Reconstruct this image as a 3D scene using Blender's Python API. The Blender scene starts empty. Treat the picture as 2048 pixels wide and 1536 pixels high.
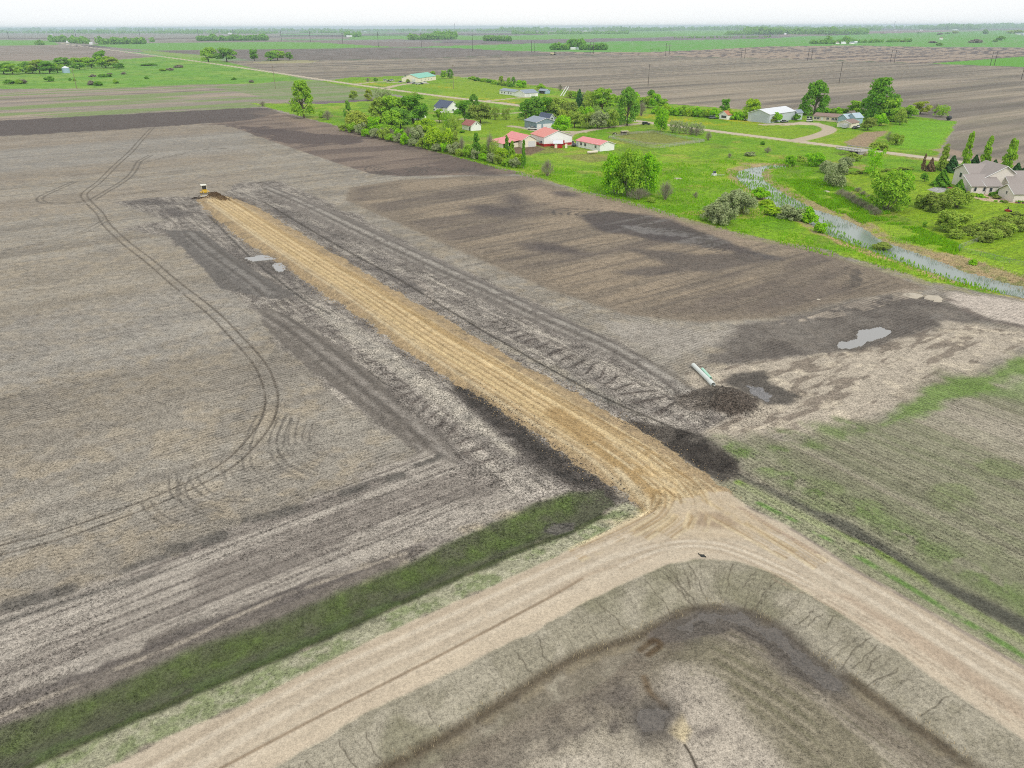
import bpy, math, random
import numpy as np
random.seed(7); RNG = np.random.RandomState(11)
scene = bpy.context.scene

# ------------------------------------------------------------ camera
F = 1450.0; H = 52.0                       # focal length in px of a 2048 px wide picture, height above ground in m
PITCH = math.atan((768-53.5)/F); ROLL = .0035
fw = np.array([0, math.cos(PITCH), -math.sin(PITCH)]); rt = np.array([1., 0, 0]); up = np.array([0, math.sin(PITCH), math.cos(PITCH)])
r2 = math.cos(ROLL)*rt-math.sin(ROLL)*up; u2 = math.cos(ROLL)*up+math.sin(ROLL)*rt
from mathutils import Matrix, Vector
cam = bpy.data.cameras.new('camera'); cam.sensor_width = 36; cam.lens = 36*F/2048; cam.clip_start = .5; cam.clip_end = 120000
co = bpy.data.objects.new('camera', cam); scene.collection.objects.link(co)
M = Matrix(((r2[0], u2[0], -fw[0], 0), (r2[1], u2[1], -fw[1], 0), (r2[2], u2[2], -fw[2], H), (0, 0, 0, 1)))
co.matrix_world = M; scene.camera = co

# ------------------------------------------------------------ light
world = bpy.data.worlds.new('World'); scene.world = world; world.use_nodes = True
nt = world.node_tree; bg = nt.nodes['Background']
sky = nt.nodes.new('ShaderNodeTexSky'); sky.sky_type = 'NISHITA'; sky.sun_disc = False
sky.sun_elevation = math.radians(46); sky.sun_rotation = math.radians(152)
mul = nt.nodes.new('ShaderNodeVectorMath'); mul.operation = 'SCALE'; mul.inputs[3].default_value = .10
nt.links.new(sky.outputs[0], mul.inputs[0])
# overcast deck: a nearly even white layer over the clear sky
tc = nt.nodes.new('ShaderNodeTexCoord'); mp = nt.nodes.new('ShaderNodeMapping'); mp.inputs[3].default_value = (1, 1, 5)
nz = nt.nodes.new('ShaderNodeTexNoise'); nz.inputs['Scale'].default_value = 1.6; nz.inputs['Detail'].default_value = 4
cr = nt.nodes.new('ShaderNodeValToRGB')
cr.color_ramp.elements[0].position = .3; cr.color_ramp.elements[0].color = (.95, .98, 1.01, 1)
cr.color_ramp.elements[1].position = .7; cr.color_ramp.elements[1].color = (1.06, 1.05, 1.03, 1)
nt.links.new(tc.outputs['Generated'], mp.inputs[0]); nt.links.new(mp.outputs[0], nz.inputs['Vector']); nt.links.new(nz.outputs[0], cr.inputs[0])
mixw = nt.nodes.new('ShaderNodeMixRGB'); mixw.inputs[0].default_value = .95
nt.links.new(mul.outputs[0], mixw.inputs[1]); nt.links.new(cr.outputs[0], mixw.inputs[2])
nt.links.new(mixw.outputs[0], bg.inputs[0]); bg.inputs[1].default_value = 1.0
sl = bpy.data.lights.new('sun', 'SUN'); sl.energy = 1.7; sl.angle = math.radians(12); sl.color = (1, .96, .9)
so = bpy.data.objects.new('sun', sl); scene.collection.objects.link(so)
so.rotation_euler = (math.radians(44), 0, math.radians(28))
vs = scene.view_settings; vs.view_transform = 'Standard'; vs.look = 'None'; vs.gamma = 1; vs.exposure = .07
scene.cycles.use_denoising = False; scene.cycles.pixel_filter_type = 'BLACKMAN_HARRIS'; scene.cycles.filter_width = 1.0; scene.cycles.max_bounces = 6; scene.cycles.volume_bounces = 0; scene.cycles.transparent_max_bounces = 8
try: scene.cycles.volume_max_steps = 32
except Exception: pass

E = 1.34                                   # light on level ground; a wanted sRGB value / E is the base colour
def lin(c):
    c = np.asarray(c, float)/255
    return np.where(c <= .04045, c/12.92, ((c+.055)/1.055)**2.4)
def A(*c): return np.clip(lin(c)/E, .004, .85)

# ------------------------------------------------------------ picture -> ground
def ray(x, y): return fw*F+r2*(x-1024)-u2*(y-768)
def P(x, y):
    d = ray(x, y); t = H/-d[2]; return np.array([d[0]*t, d[1]*t])
def PP(pts): return np.array([P(*q) for q in pts])
def hgt(x, y, h):                          # metres up of a thing standing at ground (x,y), h picture px tall
    R = np.linalg.norm(P(x, y)); d = ray(x, y-h); return H+d[2]/math.hypot(d[0], d[1])*R
def wid(x, y, w):                          # metres across of w px there
    p = P(x, y); return w*math.sqrt(p@p+H*H)*.97/F if True else 0
AZ = math.radians(-35); va = np.array([math.sin(AZ), math.cos(AZ)]); vb = np.array([va[1], -va[0]])

# ------------------------------------------------------------ noise
def vnoise(x, y, seed=0):
    ix = np.floor(x).astype(np.int64); iy = np.floor(y).astype(np.int64)
    fx = (x-ix).astype(np.float32); fy = (y-iy).astype(np.float32)
    fx = fx*fx*(3-2*fx); fy = fy*fy*(3-2*fy)
    def hh(a, b):
        n = ((a*374761393+b*668265263+seed*1442695041) & 0xffffffff).astype(np.uint32)
        n = (n ^ (n >> np.uint32(13)))*np.uint32(1274126177); n = n ^ (n >> np.uint32(16))
        return (n & np.uint32(0xffff)).astype(np.float32)/65535
    a = hh(ix, iy); b = hh(ix+1, iy); c = hh(ix, iy+1); d = hh(ix+1, iy+1)
    return (a+(b-a)*fx)*(1-fy)+(c+(d-c)*fx)*fy
def fbm(x, y, s, o=3, seed=0):
    r = 0; w = 1; t = 0
    for i in range(o):
        r = r+w*vnoise(x/s, y/s, seed+i*7); t += w; w *= .55; s *= .5
    return r/t
def sst(a, b, x):
    t = np.clip((x-a)/(b-a), 0, 1); return t*t*(3-2*t)

# ------------------------------------------------------------ ground grid
dep = np.concatenate([np.arange(64, 12, -.062), np.arange(12, 1.0, -.036), np.geomspace(1.0, .1, 46)])
rad = H/np.tan(np.radians(dep)); NC = 1840
azs = np.radians(np.linspace(-53, 53, NC)); NR = len(rad)
RR, TT = np.meshgrid(rad, azs, indexing='ij')
X = (RR*np.sin(TT)).ravel(); Y = (RR*np.cos(TT)).ravel(); R = RR.ravel()
Ua = X*va[0]+Y*va[1]; Ub = X*vb[0]+Y*vb[1]    # along the dirt road / across it
N = len(X)
n30 = fbm(X, Y, 45, 3, 1); n8 = fbm(X, Y, 8, 3, 2); n2 = fbm(X, Y, 2.2, 3, 3); n05 = vnoise(X/.5, Y/.5, 4)
sb = fbm(Ub/40, Ua/1.6, 1, 3, 5); sb2 = fbm(Ub/160, Ua/9, 1, 3, 6)      # streaks along the crop rows (vb)
sa = fbm(Ua/40, Ub/1.6, 1, 3, 8); sa2 = fbm(Ua/150, Ub/7, 1, 3, 9)      # streaks along the dirt road (va)
col = np.zeros((N, 3), np.float32); hz = np.zeros(N, np.float32)
rwc = Ua.copy().astype(np.float32); rwa = np.zeros(N, np.float32); gk = np.full(N, 1., np.float32); gr = np.zeros(N, np.float32)
cls = np.zeros(N, np.int8)
BIG = 1e6
def sel(w, m):
    return np.nonzero((X > w[:, 0].min()-m) & (X < w[:, 0].max()+m) & (Y > w[:, 1].min()-m) & (Y < w[:, 1].max()+m))[0]
def segd(px, py, a, b):
    d = b-a; L = max(d@d, 1e-9); t = np.clip(((px-a[0])*d[0]+(py-a[1])*d[1])/L, 0, 1)
    return np.hypot(px-a[0]-t*d[0], py-a[1]-t*d[1])
def sdp(pts, m=3, world=False):            # signed distance to a polygon (negative inside)
    w = np.array(pts, float) if world else PP(pts); i = sel(w, m); x = X[i]; y = Y[i]
    dd = np.full(len(i), BIG); ins = np.zeros(len(i), bool)
    for k in range(len(w)):
        a = w[k]; b = w[(k+1) % len(w)]
        dd = np.minimum(dd, segd(x, y, a, b))
        if a[1] != b[1]:
            c = ((a[1] > y) != (b[1] > y)) & (x < (b[0]-a[0])*(y-a[1])/(b[1]-a[1])+a[0]); ins ^= c
    return i, np.where(ins, -dd, dd)
def smooth(w, n=6):
    w = np.asarray(w, float)
    if len(w) < 3: return w
    q = np.vstack([2*w[0]-w[1], w, 2*w[-1]-w[-2]]); o = []
    for k in range(1, len(q)-2):
        for t in np.linspace(0, 1, n, endpoint=False):
            o.append(.5*((2*q[k])+(-q[k-1]+q[k+1])*t+(2*q[k-1]-5*q[k]+4*q[k+1]-q[k+2])*t*t+(-q[k-1]+3*q[k]-3*q[k+1]+q[k+2])*t**3))
    o.append(w[-1]); return np.array(o)
def offs(w, d):
    t = np.gradient(w, axis=0); t /= np.linalg.norm(t, axis=1)[:, None]+1e-9
    return w+np.stack([t[:, 1], -t[:, 0]], 1)*d
def dl(w, m):                              # distance to a polyline given in metres
    i = sel(w, m); x = X[i]; y = Y[i]; dd = np.full(len(i), BIG)
    for k in range(len(w)-1): dd = np.minimum(dd, segd(x, y, w[k], w[k+1]))
    return i, dd
def blend(i, m, c):
    m = np.clip(m, 0, 1)[:, None]; col[i] = col[i]*(1-m)+np.asarray(c, np.float32)*m
def poly(pts, c, soft=.5, warp=0, k=1, c2=None, nz=None, lo=.35, hi=.65):
    i, s = sdp(pts, soft+abs(warp)+2)
    s = s+warp*(n8[i]-.5)*2+warp*.5*(n2[i]-.5)*2
    m = (1-sst(-soft, soft, s))*k
    blend(i, m, c)
    if c2 is not None: blend(i, m*sst(lo, hi, nz[i]), c2)
    return i, s
def line(pts, c, w, soft=.15, k=1, sm=True, off=0, brk=0, world=False, dh=0, nzz=None):
    q = np.asarray(pts, float) if world else PP(pts)
    if sm: q = smooth(q)
    if off: q = offs(q, off)
    i, d = dl(q, w+soft+1); px = R[i]*.0007
    m = (1-sst(w-soft, w+soft+px, d))*k
    if brk: m = m*sst(brk-.12, brk+.12, (n2 if nzz is None else nzz)[i])
    blend(i, m, c)
    if dh: hz[i] += (dh*np.exp(-(d/max(w, .1))**2)).astype(np.float32)
    return i, d, q
def ell(cx, cy, rx, ry, c, k=1, ang=0, n=28, soft=.35, nzz=None, warp=.5):   # soft-edged patch, radii in picture px
    pts = [(cx+rx*math.cos(t)*math.cos(ang)-ry*math.sin(t)*math.sin(ang), cy+rx*math.cos(t)*math.sin(ang)+ry*math.sin(t)*math.cos(ang)) for t in np.linspace(0, 6.283, n, endpoint=False)]
    w = PP(pts); sz = math.sqrt(np.ptp(w[:, 0])*np.ptp(w[:, 1]))
    i, s = sdp(pts, sz*.5+2); m = 1-sst(-soft*sz, soft*sz*.4, s+warp*sz*.3*(n8[i]-.5)*2+warp*sz*.25*(n30[i]-.5)*2)
    if nzz is not None: m = m*sst(.3, .62, nzz[i])
    blend(i, m*k, c)

# ---- far country and base fields
col[:] = A(150, 143, 133)
far = fbm(X/900, Y/260, 1, 2, 31); far2 = fbm(X/2600, Y/700, 1, 2, 32)
m = sst(1300, 1700, R)
blend(np.arange(N), m, A(146, 138, 132)); blend(np.arange(N), m*sst(.5, .53, far), A(118, 160, 100)); blend(np.arange(N), m*sst(.62, .65, far2), A(108, 100, 100))
GREEN = A(116, 168, 72); BRN = A(150, 142, 130); PLUM = A(122, 114, 108)
poly([(-400, 92), (-400, 60), (300, 62), (560, 66), (560, 80), (250, 88), (130, 90), (0, 92)], A(150, 145, 135), 8)
poly([(-400, 80), (0, 80), (105, 81), (120, 91), (0, 92), (-400, 92)], GREEN, 5)
poly([(-300, 74), (300, 77), (560, 72), (560, 75), (300, 79), (-300, 77)], PLUM, 6)
poly([(180, 90), (310, 86), (620, 84), (790, 94), (700, 97), (420, 99), (330, 101), (250, 97)], GREEN, 5)
poly([(310, 84), (400, 81), (620, 81), (1040, 88), (1040, 92), (790, 94), (620, 84)], A(140, 128, 122), 5)
poly([(700, 71), (1024, 72), (1260, 62), (1500, 60), (1490, 68), (1260, 76), (1024, 80), (700, 78)], GREEN, 8)
poly([(760, 80), (1024, 80), (1260, 76), (1536, 70), (1600, 72), (1536, 77), (1200, 83), (1024, 88)], A(130, 122, 122), 5)
poly([(850, 93), (1024, 88), (1250, 83), (1536, 77), (1730, 68), (2048, 60), (2500, 52), (2500, 100), (2048, 95), (1900, 94), (1700, 91), (1536, 93), (1400, 100), (1300, 104), (1160, 104), (1024, 102), (930, 97)], A(104, 170, 62), 4, c2=A(120, 165, 90), nz=sb2)
poly([(1550, 66), (1700, 63), (1900, 60), (1900, 63), (1700, 68), (1560, 72)], A(150, 132, 128), 6)
poly([(290, 102), (420, 99), (620, 97), (800, 95), (930, 97), (1040, 103), (1260, 108), (1100, 112), (780, 117), (620, 121), (500, 120), (440, 112)], PLUM, 4, c2=A(135, 125, 120), nz=sb2)
poly([(1040, 104), (1300, 105), (1400, 100), (1536, 93), (1700, 91), (1900, 95), (2048, 96), (2600, 100), (2600, 150), (2048, 134), (1700, 122), (1536, 117), (1240, 110)], A(165, 148, 132), 4, c2=A(118, 107, 104), nz=sb2, lo=.45, hi=.62)
poly([(1860, 127), (2048, 113), (2500, 80), (2500, 140), (2048, 134)], A(104, 168, 48), 3)
FLD = [(430, 122), (620, 121), (1040, 111), (1240, 111), (1536, 117), (1700, 122), (2048, 134), (2600, 152), (2600, 420), (2048, 348), (1880, 316), (1915, 242), (1880, 240), (1800, 228), (1560, 225), (1300, 205), (1200, 190), (1100, 175), (980, 158), (870, 150), (700, 155), (640, 158), (512, 137)]
i, s = poly(FLD, A(154, 143, 128), 3, c2=A(135, 126, 116), nz=fbm(Ub/300, Ua/22, 1, 3, 41), lo=.4, hi=.6)
f1 = fbm(Ub/260, Ua/14, 1, 4, 42); f2 = fbm(Ub/70, Ua/5, 1, 3, 43); ins = (s < 0).astype(float)
blend(i, ins*sst(.55, .7, f1[i])*.6, A(110, 103, 97)); blend(i, ins*sst(.36, .28, f1[i])*.0, A(110, 103, 97)); blend(i, ins*(1-sst(.3, .42, f1[i]))*.5, A(176, 162, 144)); blend(i, ins*sst(.5, .75, f2[i])*.35, A(120, 118, 98))
line([(780, 118), (1040, 111), (1240, 111), (1536, 117), (1700, 122), (2048, 134), (2500, 150)], A(96, 118, 80), 3, 2, .8)
line([(512, 122), (640, 121), (780, 118)], A(96, 128, 80), 3, 2, .8)
for (x0, y0, x1, y1) in [(1300, 202, 1470, 216), (1100, 176, 1250, 192), (1540, 222, 1830, 226)]:
    line([(x0, y0), (x1, y1)], A(180, 165, 145), 2.2, 1, .7, brk=.4, nzz=n8)
poly([(0, 92), (130, 90), (330, 115), (240, 121), (0, 122), (-300, 124), (-300, 92)], A(156, 143, 134), 4, c2=A(140, 130, 120), nz=sb2)
i, s = poly([(-400, 122), (0, 122), (130, 121), (240, 119), (330, 112), (300, 100), (430, 118), (512, 138), (620, 160), (700, 168), (540, 172), (400, 172), (200, 178), (0, 180), (-400, 184)], A(116, 168, 56), 4, c2=A(136, 172, 70), nz=n30)
g = sst(.5, .68, n8[i])*.5*(s < 0); blend(i, g, A(90, 140, 52))
poly([(280, 100), (420, 112), (440, 118), (340, 112), (290, 106)], A(140, 165, 90), 3)
blend(*(lambda i, s: (i, (s < 0)*.7, A(170, 165, 120)))(*sdp([(560, 120), (640, 121), (620, 126), (480, 127)])))
# tan field beyond the near one
i, s = poly([(-500, 186), (0, 178), (200, 177), (400, 168), (512, 168), (560, 163), (640, 163), (740, 178), (800, 196), (560, 210), (490, 216), (0, 241), (-600, 275)], A(166, 152, 136), 2, c2=A(150, 140, 130), nz=sb2)
blend(i, (s < 0)*sst(.5, .7, f1[i])*.8, A(128, 118, 112)); blend(i, (s < 0)*sst(.52, .62, fbm(Ub[i]/120, Ua[i]/20, 1, 3, 44))*.8, A(128, 152, 88))
poly([(512, 170), (560, 163), (640, 163), (740, 178), (790, 190), (700, 200), (560, 200), (430, 175)], A(142, 150, 112), 3, .5, .75, c2=A(120, 150, 80), nz=f2)
poly([(520, 208), (780, 197), (790, 202), (640, 209), (540, 213)], A(128, 115, 118), 1)

# ---- the near ploughed field (everything left of the meadow)
NEAR = [(-600, 275), (0, 241), (490, 216), (530, 213), (640, 243), (740, 268), (860, 300), (960, 325), (1045, 345), (1150, 378), (1250, 400), (1330, 425), (1450, 458), (1530, 478), (1640, 498), (1760, 532), (1860, 562), (1960, 584), (2048, 600), (2600, 740), (2600, 2600), (-1500, 2600)]
i, s = sdp(NEAR, 5); edge = s+(n2[i]-.5)*1.5; m = 1-sst(-.4, .4, edge)
dirt = np.array(A(150, 143, 133)); blend(i, m, dirt)
blend(i, m*sst(.38, .7, n2[i])*.6, A(165, 152, 132)); blend(i, m*sst(.55, .7, n8[i])*.45, A(132, 126, 119))
blend(i, m*sst(.5, .62, sb2[i])*.35, A(166, 160, 150)); blend(i, m*(1-sst(.32, .45, sb2[i]))*.4, A(134, 126, 115))
blend(i, m*sst(.55, .75, sb[i])*.35, A(120, 113, 106)); rwa[i] = (m*.17*sst(.3, .7, n8[i])*np.clip(1.3-R[i]/330, 0, 1)).astype(np.float32)
gk[i] = 1.25
# brown bands in the far left of it
for (y0, y1, c) in [(275, 300, (148, 132, 116)), (300, 345, (150, 148, 146)), (345, 372, (146, 132, 116)), (400, 440, (156, 143, 128)), (455, 470, (140, 134, 126)), (540, 640, (156, 146, 131)), (640, 780, (158, 154, 149)), (860, 960, (156, 148, 136))]:
    sl_ = -.06-(y0-240)*.00035
    poly([(-300, y0-300*sl_), (500, y0+500*sl_), (500, y1+500*sl_), (-300, y1-300*sl_)], A(*c), 5, 5, .3)
# dark top band and the darker right half
poly([(-300, 258), (0, 241), (490, 216), (535, 216), (600, 240), (560, 238), (400, 248), (200, 262), (0, 272), (-300, 295)], A(100, 90, 88), 2.5, 4, .9)
D1 = [(400, 249), (455, 250), (540, 281), (686, 330), (740, 347), (800, 352), (940, 350), (1045, 347), (960, 326), (860, 301), (740, 269), (640, 244), (560, 226), (500, 240)]
i, s = poly(D1, A(138, 123, 112), .7); mm = (s < 0); blend(i, mm*sst(.45, .62, fbm(Ub[i]/60, Ua[i]/10, 1, 3, 51))*.7, A(108, 96, 92))
poly([(460, 250), (540, 279), (600, 290), (700, 288), (760, 275), (640, 268), (540, 255)], A(98, 87, 86), 2, 8, .8)
ell(590, 240, 60, 6, A(160, 140, 122), .8, .3); ell(700, 262, 60, 5, A(150, 132, 116), .6, .25); ell(900, 325, 80, 8, A(112, 100, 95), .8, .3); ell(960, 345, 60, 8, A(104, 95, 92), .8, .1)
D2 = [(690, 400), (832, 462), (965, 522), (1098, 579), (1250, 629), (1400, 645), (1560, 635), (1700, 600), (1860, 577), (1760, 542), (1640, 503), (1450, 462), (1250, 404), (1150, 383), (1050, 352), (940, 352), (800, 360), (700, 375)]
i, s = poly(D2, A(138, 126, 112), 1.2); mm = (1-sst(-6, 0, s))
q = fbm(Ub/45, Ua/9, 1, 4, 52); blend(i, mm*sst(.5, .66, q[i])*.6, A(114, 104, 98)); blend(i, mm*(1-sst(.33, .45, q[i]))*.6, A(160, 144, 124))
blend(i, mm*sst(.5, .75, fbm(Ub[i]/25, Ua[i]/1.1, 1, 2, 53))*.45, A(106, 98, 92))
poly([(1050, 372), (1150, 383), (1250, 404), (1400, 447), (1530, 482), (1480, 492), (1300, 440), (1150, 425), (1040, 400)], A(166, 148, 128), 4, 5, .55)
for e in [(1030, 400, 36, 13), (1080, 492, 60, 9), (1110, 500, 70, 10), (985, 420, 60, 12), (1130, 388, 32, 6)]: ell(*e, A(102, 94, 92), .85, .1)
poly([(1155, 430), (1200, 422), (1290, 427), (1360, 448), (1395, 462), (1450, 480), (1520, 505), (1560, 520), (1500, 512), (1400, 492), (1290, 478), (1200, 462)], A(92, 86, 87), 2, 2, .85, c2=A(126, 121, 118), nz=sb2, lo=.55, hi=.62)
for y0 in range(0, 5): line([(1250+y0*24, 452+y0*2), (1290+y0*26, 466+y0*2)], A(128, 124, 122), 1.2, .5, .8)
poly([(1270, 500), (1400, 510), (1500, 505), (1560, 515), (1500, 528), (1380, 545), (1300, 556), (1240, 545), (1330, 530)], A(98, 92, 90), 2, 2, .75, c2=A(120, 110, 102), nz=n2)
poly([(880, 610), (1000, 540), (1060, 560), (1180, 610), (1000, 560)], A(140, 130, 118), 3, 3, .0)
def arcs(cx, cy, rx, ry, n, c, t0=0, t1=6.28, ang=0, step=.13, w=.28, k=.75, brk=.42):
    for q_ in range(n):
        f_ = 1-q_*step; ts = np.linspace(t0, t1, 22)
        line([(cx+f_*(rx*math.cos(t)*math.cos(ang)-ry*math.sin(t)*math.sin(ang)), cy+f_*(rx*math.cos(t)*math.sin(ang)+ry*math.sin(t)*math.cos(ang))) for t in ts], c, w, .2, k, sm=False, brk=brk)
DK = A(96, 90, 86)
arcs(792, 341, 62, 12, 5, DK, -.9, 3.9, .05, .14, .45); arcs(895, 335, 52, 9, 3, DK, -.2, 3.1, .1, .2, .4)
arcs(1215, 437, 110, 16, 5, DK, .2, -3.4, .12, .14, .4); arcs(1360, 475, 95, 22, 7, DK, -2.9, .6, .22, .1, .4, .8)
arcs(1695, 555, 28, 24, 5, DK, -1.9, 1.8, .15, .17, .25); arcs(1480, 585, 160, 26, 6, A(110, 102, 96), -1.2, 1.1, .05, .1, .25, .5)
arcs(1210, 700, 150, 30, 6, A(108, 102, 98), -2.4, -.6, -.1, .1, .2, .5)
# pale and dark ground right of the dirt road
poly([(1180, 640), (1300, 645), (1420, 660), (1500, 655), (1540, 675), (1430, 690), (1330, 715), (1290, 700)], A(160, 153, 145), 1.5, 1.5, .7)
poly([(1480, 650), (1560, 640), (1700, 600), (1800, 590), (1880, 600), (1985, 640), (1860, 662), (1770, 700), (1680, 712), (1560, 726), (1400, 730), (1440, 700)], A(122, 115, 109), 2, 2.5, .85, c2=A(106, 99, 94), nz=n8)
poly([(1895, 582), (2048, 604), (2300, 660), (2300, 700), (2048, 652), (1960, 632), (1900, 605)], A(188, 177, 167), 1.5, 1.5, .9)
line([(1900, 600), (1960, 634), (2048, 654), (2200, 690)], A(118, 108, 103), 1, .5, .7, brk=.35)
poly([(1370, 745), (1440, 735), (1540, 720), (1660, 712), (1760, 690), (1900, 645), (2048, 655), (2300, 700), (2300, 800), (2048, 700), (1900, 760), (1760, 835), (1640, 870), (1520, 870), (1460, 890), (1380, 850)], A(178, 167, 152), 1.5, 2.5, .9)
i, s = sdp([(1370, 745), (1540, 720), (1760, 690), (1900, 645), (2300, 700), (2300, 800), (2048, 700), (1760, 835), (1520, 870), (1380, 850)]); blend(i, (s < 0)*sst(.5, .64, fbm(Ub[i]/5, Ua[i]/1.4, 1, 3, 61))*.65, A(118, 106, 96)); rwa[i] *= np.where(s < 0, .12, 1); blend(i, (s < 0)*sst(.55, .75, n2[i])*.5, A(204, 192, 172))
for off in range(6): line([(1560+off*10, 648-off*2), (1700, 628-off*4), (1830, 592-off*4)], A(172, 160, 146), .22, .2, .6, brk=.42)
poly([(1461, 746), (1534, 740), (1545, 768), (1600, 792), (1578, 810), (1527, 808), (1484, 784), (1450, 765)], A(98, 93, 88), .8, 1, .92)
# green sown field, lower right, rows along the dirt road
GF = [(1440, 880), (1520, 872), (1640, 868), (1760, 838), (1850, 790), (1950, 745), (2048, 698), (2500, 560), (3000, 900), (3000, 2400), (2048, 1332), (1900, 1246), (1800, 1188), (1700, 1133), (1600, 1067), (1494, 1013), (1455, 985), (1478, 945)]
i, s = sdp(GF, 5); m = 1-sst(-3, 3, s+4*(n8[i]-.5)*2)
blend(i, m, A(156, 148, 132)); blend(i, m*sst(.42, .62, sa[i])*.5, A(126, 130, 98)); blend(i, m*sst(.48, .62, sa2[i])*.45, A(122, 128, 98)); blend(i, m*(1-sst(.34, .5, sa2[i]))*.6, A(164, 156, 142)); blend(i, m*sst(.62, .75, n8[i])*.4, A(112, 132, 72)); blend(i, m*sst(.5, .7, fbm(Ua[i]/14, Ub[i]/.7, 1, 3, 63))*.4, A(116, 112, 96))
rwc[i] = np.where(m > .5, Ub[i], rwc[i]); rwa[i] = np.where(m > .5, .13*np.clip(1.3-R[i]/260, 0, 1), rwa[i])
poly([(1760, 850), (1800, 813), (1866, 782), (1949, 748), (2048, 712), (2300, 620), (2300, 680), (2048, 748), (1966, 788), (1893, 803), (1833, 832), (1790, 850)], A(110, 144, 60), 1.2, 2.2, .75)
poly([(1960, 790), (2048, 745), (2200, 700), (2300, 760), (2048, 800)], A(112, 148, 66), 2, 2, .5)
for e in [(1660, 862, 60, 12, .3), (1600, 880, 60, 14, .3), (1700, 850, 40, 8, .4), (1490, 905, 50, 12, .5), (1560, 900, 30, 8, .3)]: ell(e[0], e[1], e[2], e[3], A(104, 132, 62), .6, e[4], nzz=n2)
line([(1440, 885), (1530, 930), (1640, 985), (1760, 1040), (1850, 1090), (1960, 1150), (2048, 1200), (2300, 1350)], A(104, 130, 64), 1.6, 1.6, .6, brk=.46)
poly([(1484, 949), (1574, 984), (1700, 1043), (1833, 1128), (1933, 1180), (2048, 1230), (2400, 1420), (2400, 1480), (2048, 1268), (1899, 1184), (1766, 1101), (1667, 1054), (1584, 1014), (1510, 977)], A(110, 107, 96), .8, .8, .9, c2=A(92, 92, 82), nz=sa2)
line([(1478, 962), (1584, 1018), (1667, 1060), (1766, 1108), (1899, 1192), (2048, 1278), (2300, 1420)], A(118, 146, 56), .55, .3, .85, brk=.3)
line([(1500, 985), (1600, 1040), (1700, 1100), (1800, 1158), (1900, 1216), (2048, 1304)], A(150, 150, 122), 2.2, .8, .8); line([(1520, 1005), (1650, 1072), (1800, 1160), (1900, 1222), (2048, 1310)], A(104, 142, 66), .45, .3, .8, brk=.45)

# ---- worked ground round the dirt road
WK = [(230, 404), (330, 395), (450, 388), (480, 365), (560, 362), (700, 425), (892, 522), (1098, 618), (1230, 680), (1310, 725), (1380, 775), (1500, 820), (1400, 860), (1380, 900), (1200, 990), (1060, 1000), (930, 960), (830, 905), (680, 790), (560, 690), (515, 625), (470, 590), (415, 545), (370, 500), (320, 470), (240, 458), (330, 440), (290, 425)]
i, s = sdp(WK, 6); m = 1-sst(-1.2, 1.2, s+2.5*(n8[i]-.5)*2)
blend(i, m, A(143, 136, 129)); blend(i, m*sst(.45, .65, fbm(Ub[i]/7, Ua[i]/2.2, 1, 3, 71))*.7, A(118, 111, 106)); blend(i, m*(1-sst(.33, .47, fbm(Ua[i]/9, Ub[i]/2, 1, 3, 72)))*.6, A(170, 162, 152)); rwa[i] *= (1-m*.9).astype(np.float32)
hz[i] += (m*.16*(fbm(X[i], Y[i], 1.6, 3, 73)-.5)).astype(np.float32); gk[i] = 1.35+.75*m; blend(i, m*sst(.56, .7, fbm(Ua[i]/6, Ub[i]/.45, 1, 3, 74))*.55, A(104, 97, 91)); blend(i, m*sst(.6, .74, fbm(Ub[i]/4, Ua[i]/.5, 1, 3, 75))*.5, A(106, 99, 93)); blend(i, m*sst(.62, .75, fbm(Ua[i]/12, Ub[i]/.8, 1, 3, 76))*.5, A(178, 170, 158))
for e in [(300, 405, 60, 7, 0), (345, 425, 40, 10, .1), (480, 400, 46, 8, .15), (500, 405, 40, 8, .3), (560, 425, 24, 9, .2), (600, 450, 36, 9, .4), (640, 465, 40, 9, .45), (690, 520, 46, 11, .5), (760, 520, 34, 9, .4), (800, 560, 40, 10, .5), (570, 560, 40, 10, .5), (620, 580, 30, 8, .5), (430, 445, 40, 6, .5), (520, 525, 70, 16, .35), (750, 540, 20, 6, .4)]:
    ell(e[0], e[1], e[2], e[3], A(100, 94, 92), .8, e[4])
# washboard: strokes left by the blade
def wash(pts, per=3.1, bend=.012, c=(98, 90, 85), k=.8, seed=0):
    i, s = sdp(pts, 2); w = PP(pts); cb = (w@vb).mean()
    ph = Ua[i]+bend*(Ub[i]-cb)**2+2.6*(vnoise(Ub[i]/8, Ua[i]/9, 81+seed)-.5)*2
    t = np.sin(ph*6.2832/per+.9*(n2[i]-.5)); m = sst(.55, .97, t)*(1-sst(-2, 0, s))*sst(.2, .42, n8[i])
    blend(i, m*k, A(*c)); blend(i, (1-sst(-.9, -.0, t))*(1-sst(-2, 0, s))*.4*sst(.4, .6, n2[i]), A(166, 158, 149)); hz[i] += (.1*t*(1-sst(-2, 0, s))).astype(np.float32)
wash([(560, 600), (640, 612), (700, 668), (800, 745), (900, 830), (1000, 905), (1060, 975), (930, 930), (896, 890), (813, 815), (746, 750), (680, 690), (590, 625)])
wash([(780, 555), (900, 600), (1000, 640), (1150, 700), (1290, 770), (1375, 800), (1385, 862), (1290, 830), (1200, 775), (1012, 670), (880, 600)], 3.0, -.01, seed=3)
poly([(628, 600), (680, 640), (760, 690), (832, 742), (960, 838), (1040, 905), (1025, 912), (950, 862), (820, 768), (700, 678), (636, 620)], A(176, 168, 156), .8, 1.2, .85, c2=A(150, 144, 136), nz=n2)
poly([(880, 640), (1012, 700), (1112, 752), (1195, 800), (1290, 842), (1280, 826), (1195, 782), (1112, 735), (1000, 680)], A(158, 150, 136), .8, 1.5, .7, c2=A(118, 116, 112), nz=n2)
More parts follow.
